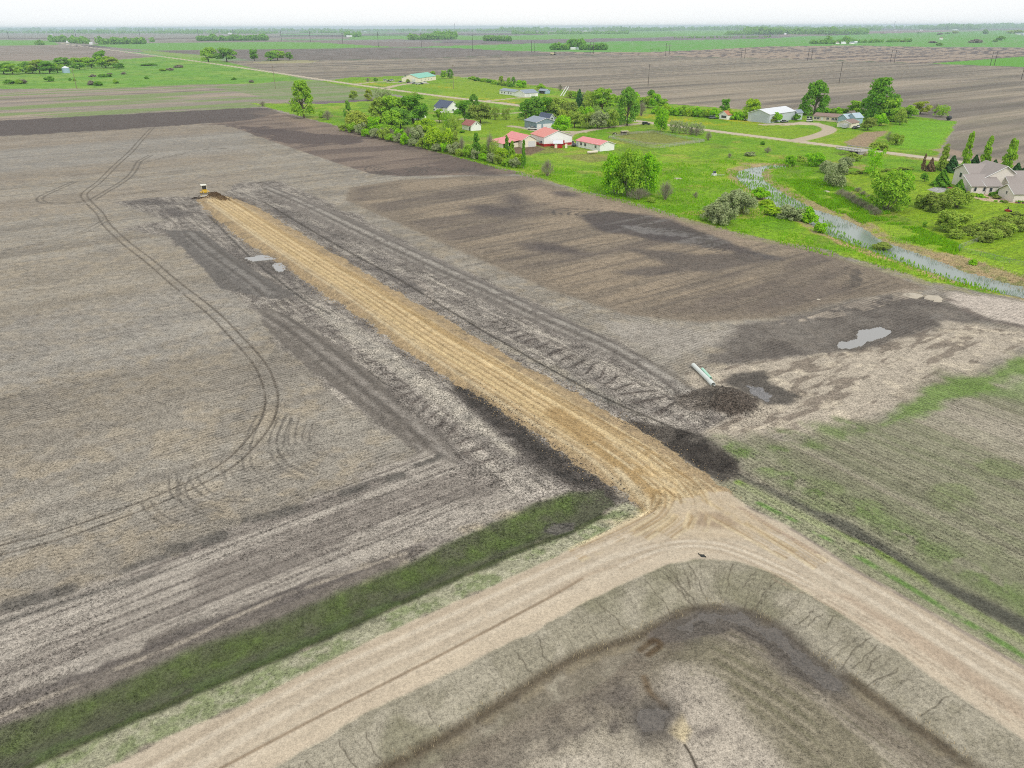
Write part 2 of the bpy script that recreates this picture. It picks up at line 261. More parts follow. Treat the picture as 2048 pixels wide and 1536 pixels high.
# berms of scraped topsoil
def berm(pts, crest, hh, c=(126, 119, 112), cc=(152, 145, 138)):
    i, s = sdp(pts, 2); m = 1-sst(-.3, .4, s+(n2[i]-.5)*1.0); blend(i, m, A(*c)); blend(i, m*sst(.45, .7, sa[i])*.35, A(110, 104, 98)); gk[i] = np.where(m > .5, 1.0, gk[i])
    hz[i] += (hh*sst(0, 3.5, -s)).astype(np.float32); rwa[i] *= (1-m).astype(np.float32)
    line(crest, A(*cc), .8, .7, .8, brk=.35); line(crest, A(*cc), .35, .3, .6, off=2.2, brk=.4); line(crest, A(104, 98, 93), .4, .4, .55, off=1.3, brk=.2); line(crest, A(104, 98, 93), .4, .4, .5, off=-1.6, brk=.25)  # pale lines paint a highlight on the crest, darker lines run alongside
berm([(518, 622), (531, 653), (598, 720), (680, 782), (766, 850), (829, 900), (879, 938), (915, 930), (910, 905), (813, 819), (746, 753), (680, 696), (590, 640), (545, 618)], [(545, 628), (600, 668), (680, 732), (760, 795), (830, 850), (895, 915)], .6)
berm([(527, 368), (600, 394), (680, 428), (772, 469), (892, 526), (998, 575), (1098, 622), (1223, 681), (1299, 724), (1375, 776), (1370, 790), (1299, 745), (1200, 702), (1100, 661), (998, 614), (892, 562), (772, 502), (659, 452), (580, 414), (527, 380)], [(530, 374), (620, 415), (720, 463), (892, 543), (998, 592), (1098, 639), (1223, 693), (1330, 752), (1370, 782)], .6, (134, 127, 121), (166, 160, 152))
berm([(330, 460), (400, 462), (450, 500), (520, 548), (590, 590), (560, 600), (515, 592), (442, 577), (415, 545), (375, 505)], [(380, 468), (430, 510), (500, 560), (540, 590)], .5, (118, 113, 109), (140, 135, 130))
line([(530, 405), (659, 482), (800, 560), (900, 622), (1012, 688), (1178, 780), (1300, 836), (1360, 862), (1395, 872)], A(82, 76, 70), .22, .2, .85)
line([(418, 432), (498, 512), (598, 592), (660, 628)], A(82, 78, 74), .25, .2, .75, brk=.3); line([(590, 520), (700, 575), (840, 645), (1000, 740)], A(98, 92, 88), .6, .4, .0)
arcs(810, 575, 60, 26, 3, A(160, 150, 140), -1.3, 1.0, .4, .13, .2, .6); arcs(700, 545, 40, 16, 2, A(155, 148, 140), -1.4, .7, .4, .2, .2, .5)
# wet black soil on both sides of the lower end
i, s = poly([(908, 766), (1012, 822), (1112, 900), (1211, 962), (1256, 1000), (1225, 1002), (1198, 984), (1128, 968), (1045, 910), (962, 836), (925, 795)], A(94, 88, 84), 1.0, 1.6, .95, c2=A(76, 72, 69), nz=n2); hz[i] -= (.35*(1-sst(-3, 0, s))).astype(np.float32)
i, s = poly([(1240, 833), (1294, 845), (1360, 860), (1400, 869), (1481, 921), (1478, 947), (1445, 958), (1401, 935), (1368, 915), (1300, 878)], A(96, 90, 84), .7, .8, .95, c2=A(74, 69, 65), nz=n2); hz[i] -= (.3*(1-sst(-3, 0, s))).astype(np.float32)
arcs(1400, 905, 26, 16, 3, A(60, 55, 52), 0, 5.4, .3, .25, .14, .8, .3); arcs(1440, 925, 22, 13, 3, A(62, 57, 54), 1, 6.4, .2, .25, .12, .8, .3)

# ---- striped headland (tyre marks) beside the green strip
HL = [(-300, 1290), (0, 1210), (133, 1180), (332, 1114), (465, 1060), (598, 1010), (680, 970), (760, 935), (850, 905), (930, 935), (1060, 985), (1140, 975), (1050, 1010), (830, 1098), (680, 1156), (564, 1192), (400, 1262), (232, 1340), (0, 1435), (-300, 1560)]
i, s = sdp(HL, 5); m = 1-sst(-1, 1, s+1.5*(n2[i]-.5)*2); blend(i, m*.92, A(166, 158, 149)); rwa[i] *= (1-m*.8).astype(np.float32)
dirh = P(930, 900)-P(0, 1250); dirh /= np.linalg.norm(dirh); nh = np.array([-dirh[1], dirh[0]])
pa = X[i]*dirh[0]+Y[i]*dirh[1]; pb = X[i]*nh[0]+Y[i]*nh[1]
t = np.sin(pb*6.2832/1.5+2.2*(vnoise(pa/18, pb/6, 91)-.5)); tick = sst(-.1, .6, np.sin(pa*6.2832/.55+pb*2))
band = sst(.35, .9, t); blend(i, m*band*(.4+.6*tick*np.clip(1.2-R[i]/120, 0, 1))*sst(.25, .55, vnoise(pa/25, pb/3, 92)), A(104, 97, 92)); blend(i, m*sst(.55, .7, fbm(pa/5, pb/.5, 1, 3, 94))*.5, A(122, 114, 108)); blend(i, m*sst(.55, .7, fbm(pa/9, pb/.8, 1, 3, 95))*.4, A(178, 170, 160))
blend(i, m*sst(.56, .7, vnoise(pa/14, pb/2.2, 93))*.6, A(124, 116, 110)); hz[i] -= (m*.05*band).astype(np.float32)
for (a_, b_, w_) in [((20, 1210), (135, 1180), 1.0), ((350, 1098), (440, 1072), 1.1), ((500, 1040), (590, 1018), .9), ((690, 985), (800, 950), .8), ((250, 1140), (330, 1112), .5), ((830, 930), (880, 915), .6), ((0, 1245), (300, 1150), .3)]:
    line([a_, b_], A(104, 100, 95), w_, .5, .85, sm=False, brk=.3)
poly([(-300, 1560), (-300, 1520), (0, 1412), (66, 1380), (206, 1345), (215, 1325), (286, 1308), (299, 1283), (400, 1250), (500, 1212), (618, 1168), (680, 1152), (840, 1092), (850, 1098), (733, 1160), (680, 1180), (564, 1236), (398, 1292), (232, 1371), (0, 1458)], A(108, 101, 97), .5, 1.2, .9, c2=A(128, 120, 112), nz=sb)
line([(0, 1432), (200, 1350), (350, 1290), (480, 1228), (620, 1172), (840, 1095)], A(168, 158, 145), .22, .15, .7, brk=.35)
# green strip with the pool, and its grassy shoulder
SH = [(-500, 1820), (0, 1560), (50, 1536), (299, 1424), (564, 1311), (600, 1300), (832, 1190), (1015, 1110), (1144, 1060), (1215, 1020), (1256, 1005), (1300, 1025), (1247, 1046), (1164, 1091), (992, 1171), (832, 1240), (680, 1313), (498, 1407), (332, 1476), (216, 1538), (-300, 1800)]
i, s = sdp(SH, 5); m = 1-sst(-.4, .4, s+.8*(n2[i]-.5)*2); blend(i, m, A(160, 158, 134)); blend(i, m*sst(.4, .62, n2[i])*.6, A(122, 138, 88)); blend(i, m*sst(.55, .75, n05[i])*.3, A(190, 185, 165)); rwa[i] *= (1-m).astype(np.float32)
UG = [(-500, 1660), (0, 1458), (232, 1371), (398, 1292), (564, 1238), (680, 1182), (832, 1120), (949, 1062), (1065, 1010), (1138, 980), (1205, 980), (1222, 1003), (1207, 1032), (1144, 1062), (1015, 1112), (832, 1192), (600, 1302), (299, 1424), (50, 1536), (-500, 1800)]
i, s = sdp(UG, 5); m = 1-sst(-.5, .5, s+1.0*(n2[i]-.5)*2); blend(i, m, A(98, 100, 80)); blend(i, m*sst(.5, .65, sb2[i])*.5, A(104, 102, 90)); rwa[i] = np.where(m > .3, .045*m, rwa[i]); hz[i] -= (.45*sst(0, 3, -s)).astype(np.float32)
ug = [(-500, 1650), (0, 1462), (232, 1373), (398, 1295), (564, 1240), (680, 1184), (832, 1121), (949, 1064), (1065, 1012), (1140, 985), (1190, 990), (1120, 1040), (1065, 1072), (899, 1134), (680, 1225), (398, 1345), (232, 1405), (0, 1497), (-500, 1700)]
i, s = sdp(ug, 3); m = 1-sst(-1, 1, s+.5*(n8[i]-.5)*2); blend(i, m*.75*sst(.1, .6, n2[i]), A(92, 106, 62)); blend(i, m*sst(.52, .75, n2[i])*.4, A(104, 128, 62)); rwa[i] *= (1-.5*m)
line([(50, 1532), (299, 1420), (564, 1306), (832, 1188), (1015, 1108), (1144, 1058), (1207, 1028)], A(74, 84, 48), .35, .3, .75); line([(0, 1540), (299, 1408), (564, 1296), (832, 1178)], A(92, 116, 60), .7, .7, .5, brk=.45)
poly([(1083, 1056), (1105, 1036), (1152, 1038), (1150, 1057), (1112, 1068)], A(108, 104, 98), .3, .3, .95); arcs(1115, 1050, 26, 12, 1, A(66, 64, 60), 1.5, 5.5, .1, .1, .1, .8, .2)

# ---- sprayer tracks
TR = [(305, 255), (282, 280), (262, 303), (232, 330), (200, 362), (186, 373), (168, 389), (179, 406), (199, 426), (213, 449), (252, 486), (299, 522), (349, 565), (422, 623), (478, 680), (518, 726), (538, 769), (543, 806), (531, 846), (498, 889), (455, 929), (382, 969), (299, 1005), (199, 1042), (100, 1075), (0, 1100), (-200, 1155)]
for o_ in (-.95, .95): line(TR, A(102, 94, 85), .15, .12, .75, off=o_, dh=-.1, brk=.22)
for q_, kk, oo in [([(150, 363), (113, 379), (80, 396), (93, 406), (140, 406), (180, 400)], .6, .9), ([(302, 310), (279, 323), (269, 340), (250, 360), (186, 399)], .6, .9), ([(621, 351), (498, 366), (380, 378), (266, 386)], .45, 1.0), ([(0, 505), (150, 470), (213, 440)], .4, .9), ([(266, 322), (300, 322), (400, 300), (470, 296)], .5, .9)]:
    for o_ in (-oo, oo): line(q_, A(96, 90, 84), .26, .2, kk, off=o_)
for q_ in [[(564, 833), (545, 886), (565, 929), (615, 956)], [(591, 836), (583, 880), (606, 918), (640, 930)], [(575, 835), (560, 886), (585, 925), (630, 945)], [(345, 950), (350, 985), (375, 1002), (432, 1022)], [(385, 952), (399, 975), (432, 995), (498, 999)], [(292, 1005), (306, 1025), (346, 1049)], [(492, 912), (498, 939), (532, 965), (550, 975)], [(452, 939), (465, 962), (508, 969)], [(372, 955), (362, 980), (380, 1010), (440, 1030)], [(520, 830), (505, 860), (490, 900)], [(618, 850), (612, 880), (640, 905), (660, 900)]]:
    for o_ in (-.5, .5): line(q_, A(112, 106, 99), .13, .12, .6, off=o_, brk=.3)
arcs(655, 880, 44, 44, 5, A(122, 115, 108), 1.9, 4.2, .2, .14, .12, .45, .3)

# ---- dirt road
TL = [(395, 400), (432, 439), (491, 485), (583, 539), (649, 590), (732, 642), (819, 705), (882, 748), (965, 796), (1045, 849), (1112, 899), (1178, 945), (1244, 979), (1304, 1025)]
TRR = [(1455, 985), (1430, 960), (1360, 912), (1261, 846), (1195, 813), (1112, 763), (1012, 713), (898, 642), (782, 579), (699, 526), (626, 482), (566, 446), (511, 412), (458, 394), (420, 388)]
TAN = TL+[(1350, 1050), (1420, 1045)]+TRR
CEN = [(440, 402), (480, 428), (520, 455), (620, 520), (740, 595), (865, 680), (998, 762), (1112, 832), (1200, 885), (1275, 935), (1340, 985), (1370, 1020)]
i, s = sdp(TAN, 6); e_ = s+.9*(n2[i]-.5)*2+.5*(n8[i]-.5)*2+.5*(n05[i]-.5); m = 1-sst(-.2, .25, e_)
blend(i, m, A(181, 162, 130)); sd = fbm(Ua/30, Ub/.9, 1, 3, 101)
blend(i, m*sst(.45, .62, n2[i])*.5, A(204, 186, 150)); blend(i, m*sst(.45, .65, n8[i])*.5, A(170, 154, 130)); blend(i, m*(1-sst(.3, .5, sd[i]))*.5, A(204, 184, 142))
gk[i] = np.where(m > .5, .85, gk[i]); rwa[i] *= (1-m).astype(np.float32); cls[i[e_ < 0]] = 1
hz[i] += (.55*sst(0, 2.2, -s)).astype(np.float32)+(m*.1*(n05[i]-.5)).astype(np.float32)
ob = (e_ < 0)*sst(-4.2, -2.2, s+1.5*(n8[i]-.5)); blend(i, ob*.8, A(166, 144, 112)); blend(i, ob*sst(.5, .7, n05[i])*.5, A(196, 172, 132)); blend(i, ob*sst(.55, .7, n2[i])*.5, A(132, 118, 98))
ci, cd, cq = line(CEN, A(200, 176, 134), 3.5, .7, .8)
blend(ci, (cd < 4.2)*sst(.55, .68, fbm(Ua[ci]/22, Ub[ci]/.33, 1, 3, 105))*.55, A(164, 138, 98)); blend(ci, (cd < 4.2)*sst(.58, .7, fbm(Ua[ci]/30, Ub[ci]/.4, 1, 3, 106))*.55, A(224, 204, 162))
for o_, w_, c_, k_ in [(-3.6, .25, (160, 130, 84), .6), (-2.6, .5, (168, 140, 94), .8), (-1.7, .45, (220, 196, 150), .8), (-.9, .22, (166, 136, 88), .7), (-.3, .3, (218, 192, 146), .7), (.3, .12, (140, 112, 72), .8), (.9, .4, (214, 190, 144), .8), (1.5, .12, (150, 122, 80), .7), (2.1, .3, (214, 190, 140), .6), (2.7, .16, (166, 138, 96), .6), (3.3, .2, (220, 200, 160), .6), (4.4, .3, (226, 210, 174), .5)]:
    line(CEN, A(*c_), w_*.85, .13, k_*.78, off=o_, dh=-.06 if c_[0] < 200 else .04, brk=.3, nzz=sa)
line([(1112, 832), (1200, 900), (1270, 955), (1300, 1000), (1310, 1030)], A(168, 140, 96), 1.6, .8, .8); line([(1235, 945), (1275, 985), (1300, 1015)], A(198, 182, 150), .5, .3, .8)

# ---- gravel road
GR = [(-600, 2050), (-300, 1800), (216, 1538), (332, 1475), (498, 1406), (680, 1312), (832, 1239), (992, 1170), (1164, 1090), (1247, 1046), (1304, 1025), (1350, 1010), (1420, 990), (1455, 985), (1494, 1012), (1600, 1066), (1700, 1132), (1800, 1187), (1900, 1245), (2048, 1332), (2700, 1720), (2700, 1960), (2048, 1478), (1880, 1364), (1781, 1294), (1698, 1238), (1615, 1182), (1549, 1145), (1466, 1122), (1399, 1118), (1333, 1126), (1280, 1152), (1164, 1207), (1065, 1264), (949, 1319), (832, 1379), (716, 1435), (600, 1502), (540, 1538), (0, 1850), (-300, 2050)]
i, s = sdp(GR, 16); eg = s+.35*(n2[i]-.5)*2; m = 1-sst(-.25, .25, eg)
# verges, ditch and the wedge inside the bend
win = P(1500, 1500); inside = np.zeros(len(i), bool)
i3, s3 = sdp([(1399, 1130), (1466, 1132), (1549, 1155), (1698, 1250), (2700, 1900), (2700, 3000), (-300, 3000), (-300, 2060), (540, 1548), (832, 1392), (1065, 1280), (1280, 1170)], 1); wi = np.zeros(N, bool); wi[i3[s3 < 1.5]] = 1
wd = wi[i].astype(float)
i4 = i3; m4 = (s3 < 1.0).astype(float)
blend(i4, m4, A(164, 155, 140)); q4 = fbm(X[i4], Y[i4], 9, 4, 111); blend(i4, m4*sst(.5, .62, q4)*.6, A(118, 109, 98)); blend(i4, m4*(1-sst(.33, .45, q4))*.6, A(182, 173, 160)); rwa[i4] = .03; gk[i4] = .85
poly([(1580, 1360), (1500, 1290), (1400, 1262), (1330, 1290), (1290, 1330), (1380, 1340), (1460, 1400), (1560, 1500), (1650, 1600), (1850, 1600), (1720, 1450)], A(140, 132, 115), 1, 2.5, .6, c2=A(126, 120, 100), nz=sa2)
poly([(1340, 1330), (1440, 1340), (1540, 1480), (1620, 1600), (1300, 1600), (1340, 1480)], A(180, 170, 158), 1.5, 2, .7)
poly([(700, 1600), (1000, 1450), (1230, 1320), (1320, 1300), (1260, 1400), (1100, 1480), (950, 1600)], A(150, 140, 126), 1.5, 2, .5, c2=A(124, 115, 105), nz=sb2)
for e in [(1240, 1380, 40, 26), (1160, 1450, 50, 14), (1230, 1440, 20, 20), (1060, 1500, 60, 14), (1420, 1450, 30, 12)]: ell(*e, A(112, 104, 98), .75, -.3)
for o_ in range(-6, 7): line([(1420, 1290), (1560, 1370), (1700, 1470), (1900, 1620)], A(114, 112, 86) if o_ % 2 else A(166, 156, 138), .14, .15, .45, off=o_*.7, brk=.48)
for o_ in range(7): line([(1250-o_*6, 1330+o_*14), (1000, 1480+o_*14), (800, 1600+o_*14)], A(112, 104, 96), .25, .2, .5, brk=.42)
dm = (1-sst(6.6, 7.4, s+1.0*(n8[i]-.5)*2))*(s > -.5)*wd
blend(i, dm, A(165, 158, 142)); blend(i, dm*sst(.45, .65, n2[i])*.5, A(142, 136, 118)); rwc[i] = np.where(dm > .3, s, rwc[i]); rwa[i] = np.where(dm > .3, .048, rwa[i]); gk[i] = np.where(dm > .3, .65, gk[i]); blend(i, dm*sst(.56, .7, n8[i])*.5, A(120, 118, 92))
hz[i] += (wd*np.where(s > 0, -1.25*sst(.3, 6.8, s)+.5*sst(7.2, 11, s), 0)).astype(np.float32)
hz[i] += ((1-wd)*np.where(s > 0, -.25*sst(.3, 3, s)+.25*sst(6, 12, s), 0)).astype(np.float32)
hz[i] -= .35*(s > 0)*sst(0, 1.5, s)*sst(16, 9, s) if False else 0
hz[i] += (.12*sst(0, 3.5, -s)).astype(np.float32)
sR = np.full(N, 99., np.float32); sR[i] = s
# erosion cracks down the inner slope
edge_in = smooth(PP([(540, 1538), (600, 1502), (716, 1435), (832, 1379), (949, 1319), (1065, 1264), (1164, 1207), (1280, 1154), (1333, 1127), (1399, 1119), (1466, 1123), (1549, 1146), (1615, 1183), (1698, 1239), (1781, 1295), (1880, 1365), (2048, 1479)]), 5)
nin = offs(edge_in, 1.0)-edge_in
rr = random.Random(5)
for _ in range(120):
    k = rr.randrange(2, len(edge_in)-2); p = edge_in[k]+nin[k]*rr.uniform(.4, 1.6); L = rr.uniform(2, 5.6); pts = [p]; d = nin[k]
    for j in range(9):
        side = np.array([-d[1], d[0]]); pts.append(pts[-1]+d*L/9+side*rr.uniform(-.22, .22))
    big = rr.random() < .22
    line(pts, A(104, 97, 84), .035 if big else .015, .05, .75 if big else .4, world=True, sm=False, brk=.25)
# ditch bottom
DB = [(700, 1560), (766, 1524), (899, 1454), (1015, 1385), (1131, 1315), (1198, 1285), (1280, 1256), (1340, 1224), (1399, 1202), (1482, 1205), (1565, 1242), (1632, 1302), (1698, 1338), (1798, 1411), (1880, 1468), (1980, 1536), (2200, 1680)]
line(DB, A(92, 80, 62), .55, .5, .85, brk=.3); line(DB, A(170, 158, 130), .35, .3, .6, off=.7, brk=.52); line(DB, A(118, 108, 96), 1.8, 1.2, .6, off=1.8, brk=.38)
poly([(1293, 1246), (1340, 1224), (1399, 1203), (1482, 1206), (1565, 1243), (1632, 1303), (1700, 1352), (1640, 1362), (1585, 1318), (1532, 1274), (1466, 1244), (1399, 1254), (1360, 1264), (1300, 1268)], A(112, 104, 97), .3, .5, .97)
WETD = [(1355, 1238), (1372, 1222), (1399, 1208), (1478, 1210), (1560, 1247), (1626, 1304), (1690, 1352), (1650, 1352), (1600, 1322), (1550, 1272), (1500, 1240), (1440, 1222), (1399, 1228), (1372, 1244)]
line([(1362, 1242), (1385, 1236), (1410, 1222), (1440, 1216), (1470, 1222), (1492, 1245), (1530, 1262), (1565, 1282), (1600, 1286)], A(66, 60, 56), .09, .06, .9, brk=.35, nzz=n05)
poly([(1273, 1411), (1300, 1404), (1339, 1401), (1346, 1418), (1326, 1451), (1286, 1464), (1268, 1436)], A(104, 98, 92), .3, .5, .95)
poly([(1335, 1450), (1365, 1420), (1385, 1450), (1375, 1480), (1350, 1465)], A(205, 188, 150), .4, .8, .7); line([(1372, 1478), (1385, 1500), (1400, 1536), (1410, 1570)], A(84, 76, 66), .1, .08, .9)
line([(1330, 1400), (1300, 1370), (1290, 1340)], A(110, 90, 66), .3, .3, .7, brk=.4); line([(1283, 1280), (1310, 1262), (1322, 1272), (1300, 1290)], A(96, 78, 56), .35, .25, .8)
# the road surface
i, s = sdp(GR, 2); eg = s+.35*(n2[i]-.5)*2; m = 1-sst(-.25, .25, eg)
blend(i, m, A(201, 187, 165)); blend(i, m*sst(.5, .75, n2[i])*.3, A(188, 174, 154)); blend(i, m*sst(.5, .7, n30[i])*.3, A(208, 190, 164)); rwa[i] *= (1-m).astype(np.float32); gk[i] = np.where(m > .5, .42, gk[i]); cls[i[eg < 0]] = 2
GC = [(0, 1790), (600, 1425), (832, 1310), (1010, 1225), (1164, 1150), (1280, 1100), (1380, 1072), (1470, 1075), (1560, 1110), (1650, 1160), (1760, 1222), (1900, 1312), (2048, 1405), (2400, 1630)]
for o_, w_, c_, k_ in [(3.4, .3, (178, 162, 140), .5), (2.6, .25, (214, 202, 182), .6), (1.8, .3, (180, 166, 146), .55), (1.1, .2, (186, 172, 152), .5), (.5, .35, (212, 200, 180), .6), (-.2, .25, (182, 168, 148), .5), (-.9, .2, (188, 176, 156), .5), (-1.5, .35, (212, 198, 176), .5), (-3.0, .3, (208, 192, 168), .5)]:
    line(GC, A(*c_), w_, .2, k_, off=-o_, brk=.22)
line([(300, 1614), (600, 1454), (750, 1378), (899, 1302), (1032, 1232), (1110, 1190), (1164, 1159)], A(146, 128, 106), .14, .12, .85); line([(1100, 1192), (1180, 1150), (1280, 1118)], A(170, 152, 130), .2, .2, .5)
poly([(1640, 1180), (1700, 1210), (1780, 1260), (1880, 1325), (2048, 1440), (2048, 1418), (1890, 1306), (1790, 1246), (1700, 1190)], A(182, 162, 140), .5, .5, .7)
for o_ in (-.6, 0, .6): line([(1560, 1130), (1700, 1196), (1900, 1316), (2048, 1412)], A(160, 142, 122), .12, .1, .5, off=o_+2, brk=.5, nzz=n05)
poly([(1200, 1040), (1304, 1022), (1455, 990), (1560, 1060), (1500, 1075), (1400, 1080), (1300, 1090)], A(196, 178, 150), 1.2, 1.2, .65)
poly([(1378, 1050), (1400, 1032), (1440, 1030), (1475, 1050), (1440, 1057)], A(166, 146, 122), .5, .6, .8)
for q_ in [[(1200, 885), (1290, 945), (1330, 985), (1325, 1020), (1260, 1060), (1150, 1110)], [(1230, 905), (1310, 960), (1345, 1000), (1335, 1030), (1280, 1070)], [(1240, 890), (1330, 950), (1370, 1000), (1372, 1035), (1330, 1070)], [(1270, 910), (1360, 970), (1400, 1010), (1470, 1050), (1580, 1110)], [(1290, 905), (1390, 970), (1440, 1010), (1540, 1065), (1640, 1130)], [(1250, 940), (1310, 985), (1316, 1020)], [(1390, 1060), (1400, 1010), (1370, 960)]]:
    for o_ in (-.8, .8): line(q_, A(170, 146, 110), .15, .12, .65, off=o_, dh=-.05, brk=.36); line(q_, A(218, 200, 162), .2, .16, .55, off=o_*1.5, brk=.36); line(q_, A(176, 154, 118), .12, .1, .5, off=o_*.4, brk=.42)
for j in range(5): line([(1240, 1105+j*9), (1340, 1082+j*5), (1440, 1084+j*5), (1560, 1128+j*6), (1650, 1180+j*3)], A(176, 160, 138) if j % 2 == 0 else A(216, 204, 184), .2, .15, .55, brk=.3)
line([(1494, 1013), (1600, 1068), (1700, 1134), (1800, 1190), (1900, 1248), (2048, 1336)], A(122, 112, 106), .2, .15, .6, brk=.35)
for j in range(26):
    a_ = j/26; x_ = 1475+a_*160; y_ = 1015+a_*95
    line([(x_, y_), (x_+10, y_+1)], A(168, 146, 128), .1, .08, .7, sm=False)

# ---- meadow
MEAD = [(530, 213), (500, 207), (560, 207), (640, 208), (780, 200), (830, 196), (740, 180), (640, 163), (700, 155), (870, 150), (980, 158), (1100, 175), (1200, 190), (1300, 205), (1560, 225), (1800, 228), (1880, 240), (1915, 242), (1880, 300), (1876, 322), (2048, 352), (2600, 430), (2600, 740), (2048, 600), (1960, 584), (1860, 562), (1760, 532), (1640, 498), (1530, 478), (1450, 458), (1330, 425), (1250, 400), (1150, 378), (1045, 345), (960, 325), (860, 300), (740, 268), (640, 243)]
i, s = sdp(MEAD, 5); em = s+(n2[i]-.5)*2.5+(n8[i]-.5)*3; m = 1-sst(-.4, .4, em); MI, MM = i, m
blend(i, m, A(110, 162, 36)); blend(i, m*sst(.5, .62, n30[i])*.6, A(134, 174, 58)); blend(i, m*sst(.48, .62, n8[i])*.6, A(84, 144, 16)); blend(i, m*sst(.55, .7, n2[i])*.4, A(122, 174, 36)); blend(i, m*sst(.62, .72, fbm(X[i], Y[i], 14, 3, 121))*.55, A(150, 158, 96)); blend(i, m*sst(.62, .75, fbm(X[i], Y[i], 20, 3, 122))*.4, A(92, 116, 60))
gk[i] = np.where(m > .5, 1.5, gk[i]); rwa[i] *= (1-m).astype(np.float32); gr[i] = m; cls[i[em < 0]] = 3
hz[i] += (m*.25*(fbm(X[i], Y[i], 3, 3, 123))).astype(np.float32)
LW = A(126, 168, 40); LW2 = A(112, 158, 34)
def lawn(pts, k=.9): poly(pts, LW, .8, .5, k, c2=LW2, nz=sb)
lawn([(1640, 335), (1700, 345), (1830, 345), (1920, 350), (2048, 370), (2300, 420), (2300, 540), (2048, 500), (1910, 490), (1840, 450), (1780, 420), (1720, 380), (1690, 350)])
lawn([(1930, 490), (2048, 455), (2300, 480), (2300, 600), (2048, 528)], .95)
lawn([(1400, 250), (1500, 246), (1560, 252), (1620, 258), (1645, 265), (1620, 276), (1560, 277), (1470, 265)]); lawn([(1645, 275), (1700, 262), (1720, 262), (1700, 290), (1640, 284)])
lawn([(820, 170), (1000, 162), (1060, 180), (1050, 205), (940, 190)]); lawn([(720, 168), (800, 170), (790, 174)]); lawn([(860, 245), (1040, 230), (1050, 262), (1000, 268), (900, 268)])
poly([(1080, 200), (1100, 250), (1240, 250), (1250, 215)], A(84, 118, 44), 3, 3, .6)
for pts in [[(1210, 265), (1300, 262), (1400, 285), (1300, 290)], [(1020, 295), (1110, 290), (1130, 305), (1040, 312)], [(1120, 312), (1180, 308), (1260, 320), (1180, 325)]]: poly(pts, A(128, 124, 100), 2, 2.5, .6)
poly([(1010, 296), (1075, 293), (1090, 300), (1060, 310), (1020, 308)], A(122, 98, 80), .8, 1.2, .9)
for e in [(1350, 240, 90, 5), (1480, 242, 50, 4), (930, 197, 60, 3), (885, 174, 30, 2), (745, 168, 40, 2), (1010, 203, 60, 4)]: ell(*e, A(190, 180, 30), .75, .1, nzz=n2)
poly([(1690, 285), (1730, 265), (1775, 262), (1760, 275), (1730, 296), (1700, 292)], A(168, 142, 118), 1.2, 1.5, .9); poly([(1810, 318), (1875, 310), (1900, 316), (1880, 324), (1850, 322)], A(160, 140, 120), 1.2, 1.5, .5)
poly([(1790, 240), (1915, 243), (1870, 300), (1770, 296), (1780, 265)], A(104, 172, 32), 1.5, 1.5, .75); poly([(1860, 300), (1900, 310), (2048, 340), (2048, 330), (1890, 296)], A(166, 146, 128), 1.5, 2, .8)
for e in [(1590, 318, 60, 5), (1640, 325, 50, 6), (1500, 330, 30, 5), (1720, 335, 34, 6), (1440, 345, 16, 4)]: ell(*e, A(172, 152, 108), .8, .1, nzz=n2)
# field-margin fringe
line([(1060, 350), (1150, 382), (1250, 404), (1330, 429), (1450, 462), (1530, 482), (1640, 503), (1760, 537), (1860, 567), (1960, 588)], A(150, 146, 108), 1.6, 1.2, .7, brk=.42)

# ---- creek
CN = [(1568, 331), (1537, 330), (1498, 335), (1478, 340), (1472, 351), (1482, 364), (1501, 378), (1527, 392), (1548, 407), (1566, 419), (1615, 443), (1650, 464), (1693, 482), (1732, 494), (1769, 509), (1843, 535), (1921, 562), (1980, 578), (2048, 593), (2400, 670)]
CF = [(2400, 640), (2048, 572), (1941, 545), (1863, 515), (1804, 494), (1757, 477), (1734, 458), (1677, 432), (1634, 418), (1591, 397), (1552, 375), (1527, 358), (1521, 345), (1533, 336), (1580, 333)]
CR = CN+CF
i, s = sdp(CR, 12); ec = s+.6*(n2[i]-.5)*2; tan_ = (1-sst(2.2, 4.5, s+2.6*(n8[i]-.5)*2))*(s > -1)
blend(i, tan_*.85*sst(.2, .45, n2[i]), A(176, 154, 116)); hz[i] -= (.5*(1-sst(-1, 4, s))+hz[i]*(1-sst(-1, 3, s))).astype(np.float32)
poly([(1655, 468), (1693, 484), (1732, 496), (1769, 511), (1796, 522), (1760, 520), (1712, 503), (1673, 489)], A(186, 158, 112), .5, .8, .9, c2=A(120, 140, 70), nz=n2, lo=.5)
poly([(1858, 507), (1900, 508), (1960, 525), (2048, 556), (2300, 620), (2300, 640), (2048, 578), (1941, 549), (1863, 519)], A(176, 152, 116), .8, 1.2, .85, c2=A(132, 138, 80), nz=n2, lo=.5)
m = 1-sst(-.3, .3, ec); blend(i, m, A(120, 128, 118)); cls[i[ec < -.1]] = 4
bp_ = P(1712, 307); ib_ = sel(np.array([bp_]), 16); db_ = np.hypot((X[ib_]-bp_[0])/11, (Y[ib_]-bp_[1])/7)+.5*(n2[ib_]-.5); tb_ = 1-sst(.5, 1.1, db_); hz[ib_] -= (1.5*tb_).astype(np.float32); blend(ib_, tb_*.9, A(84, 86, 70))
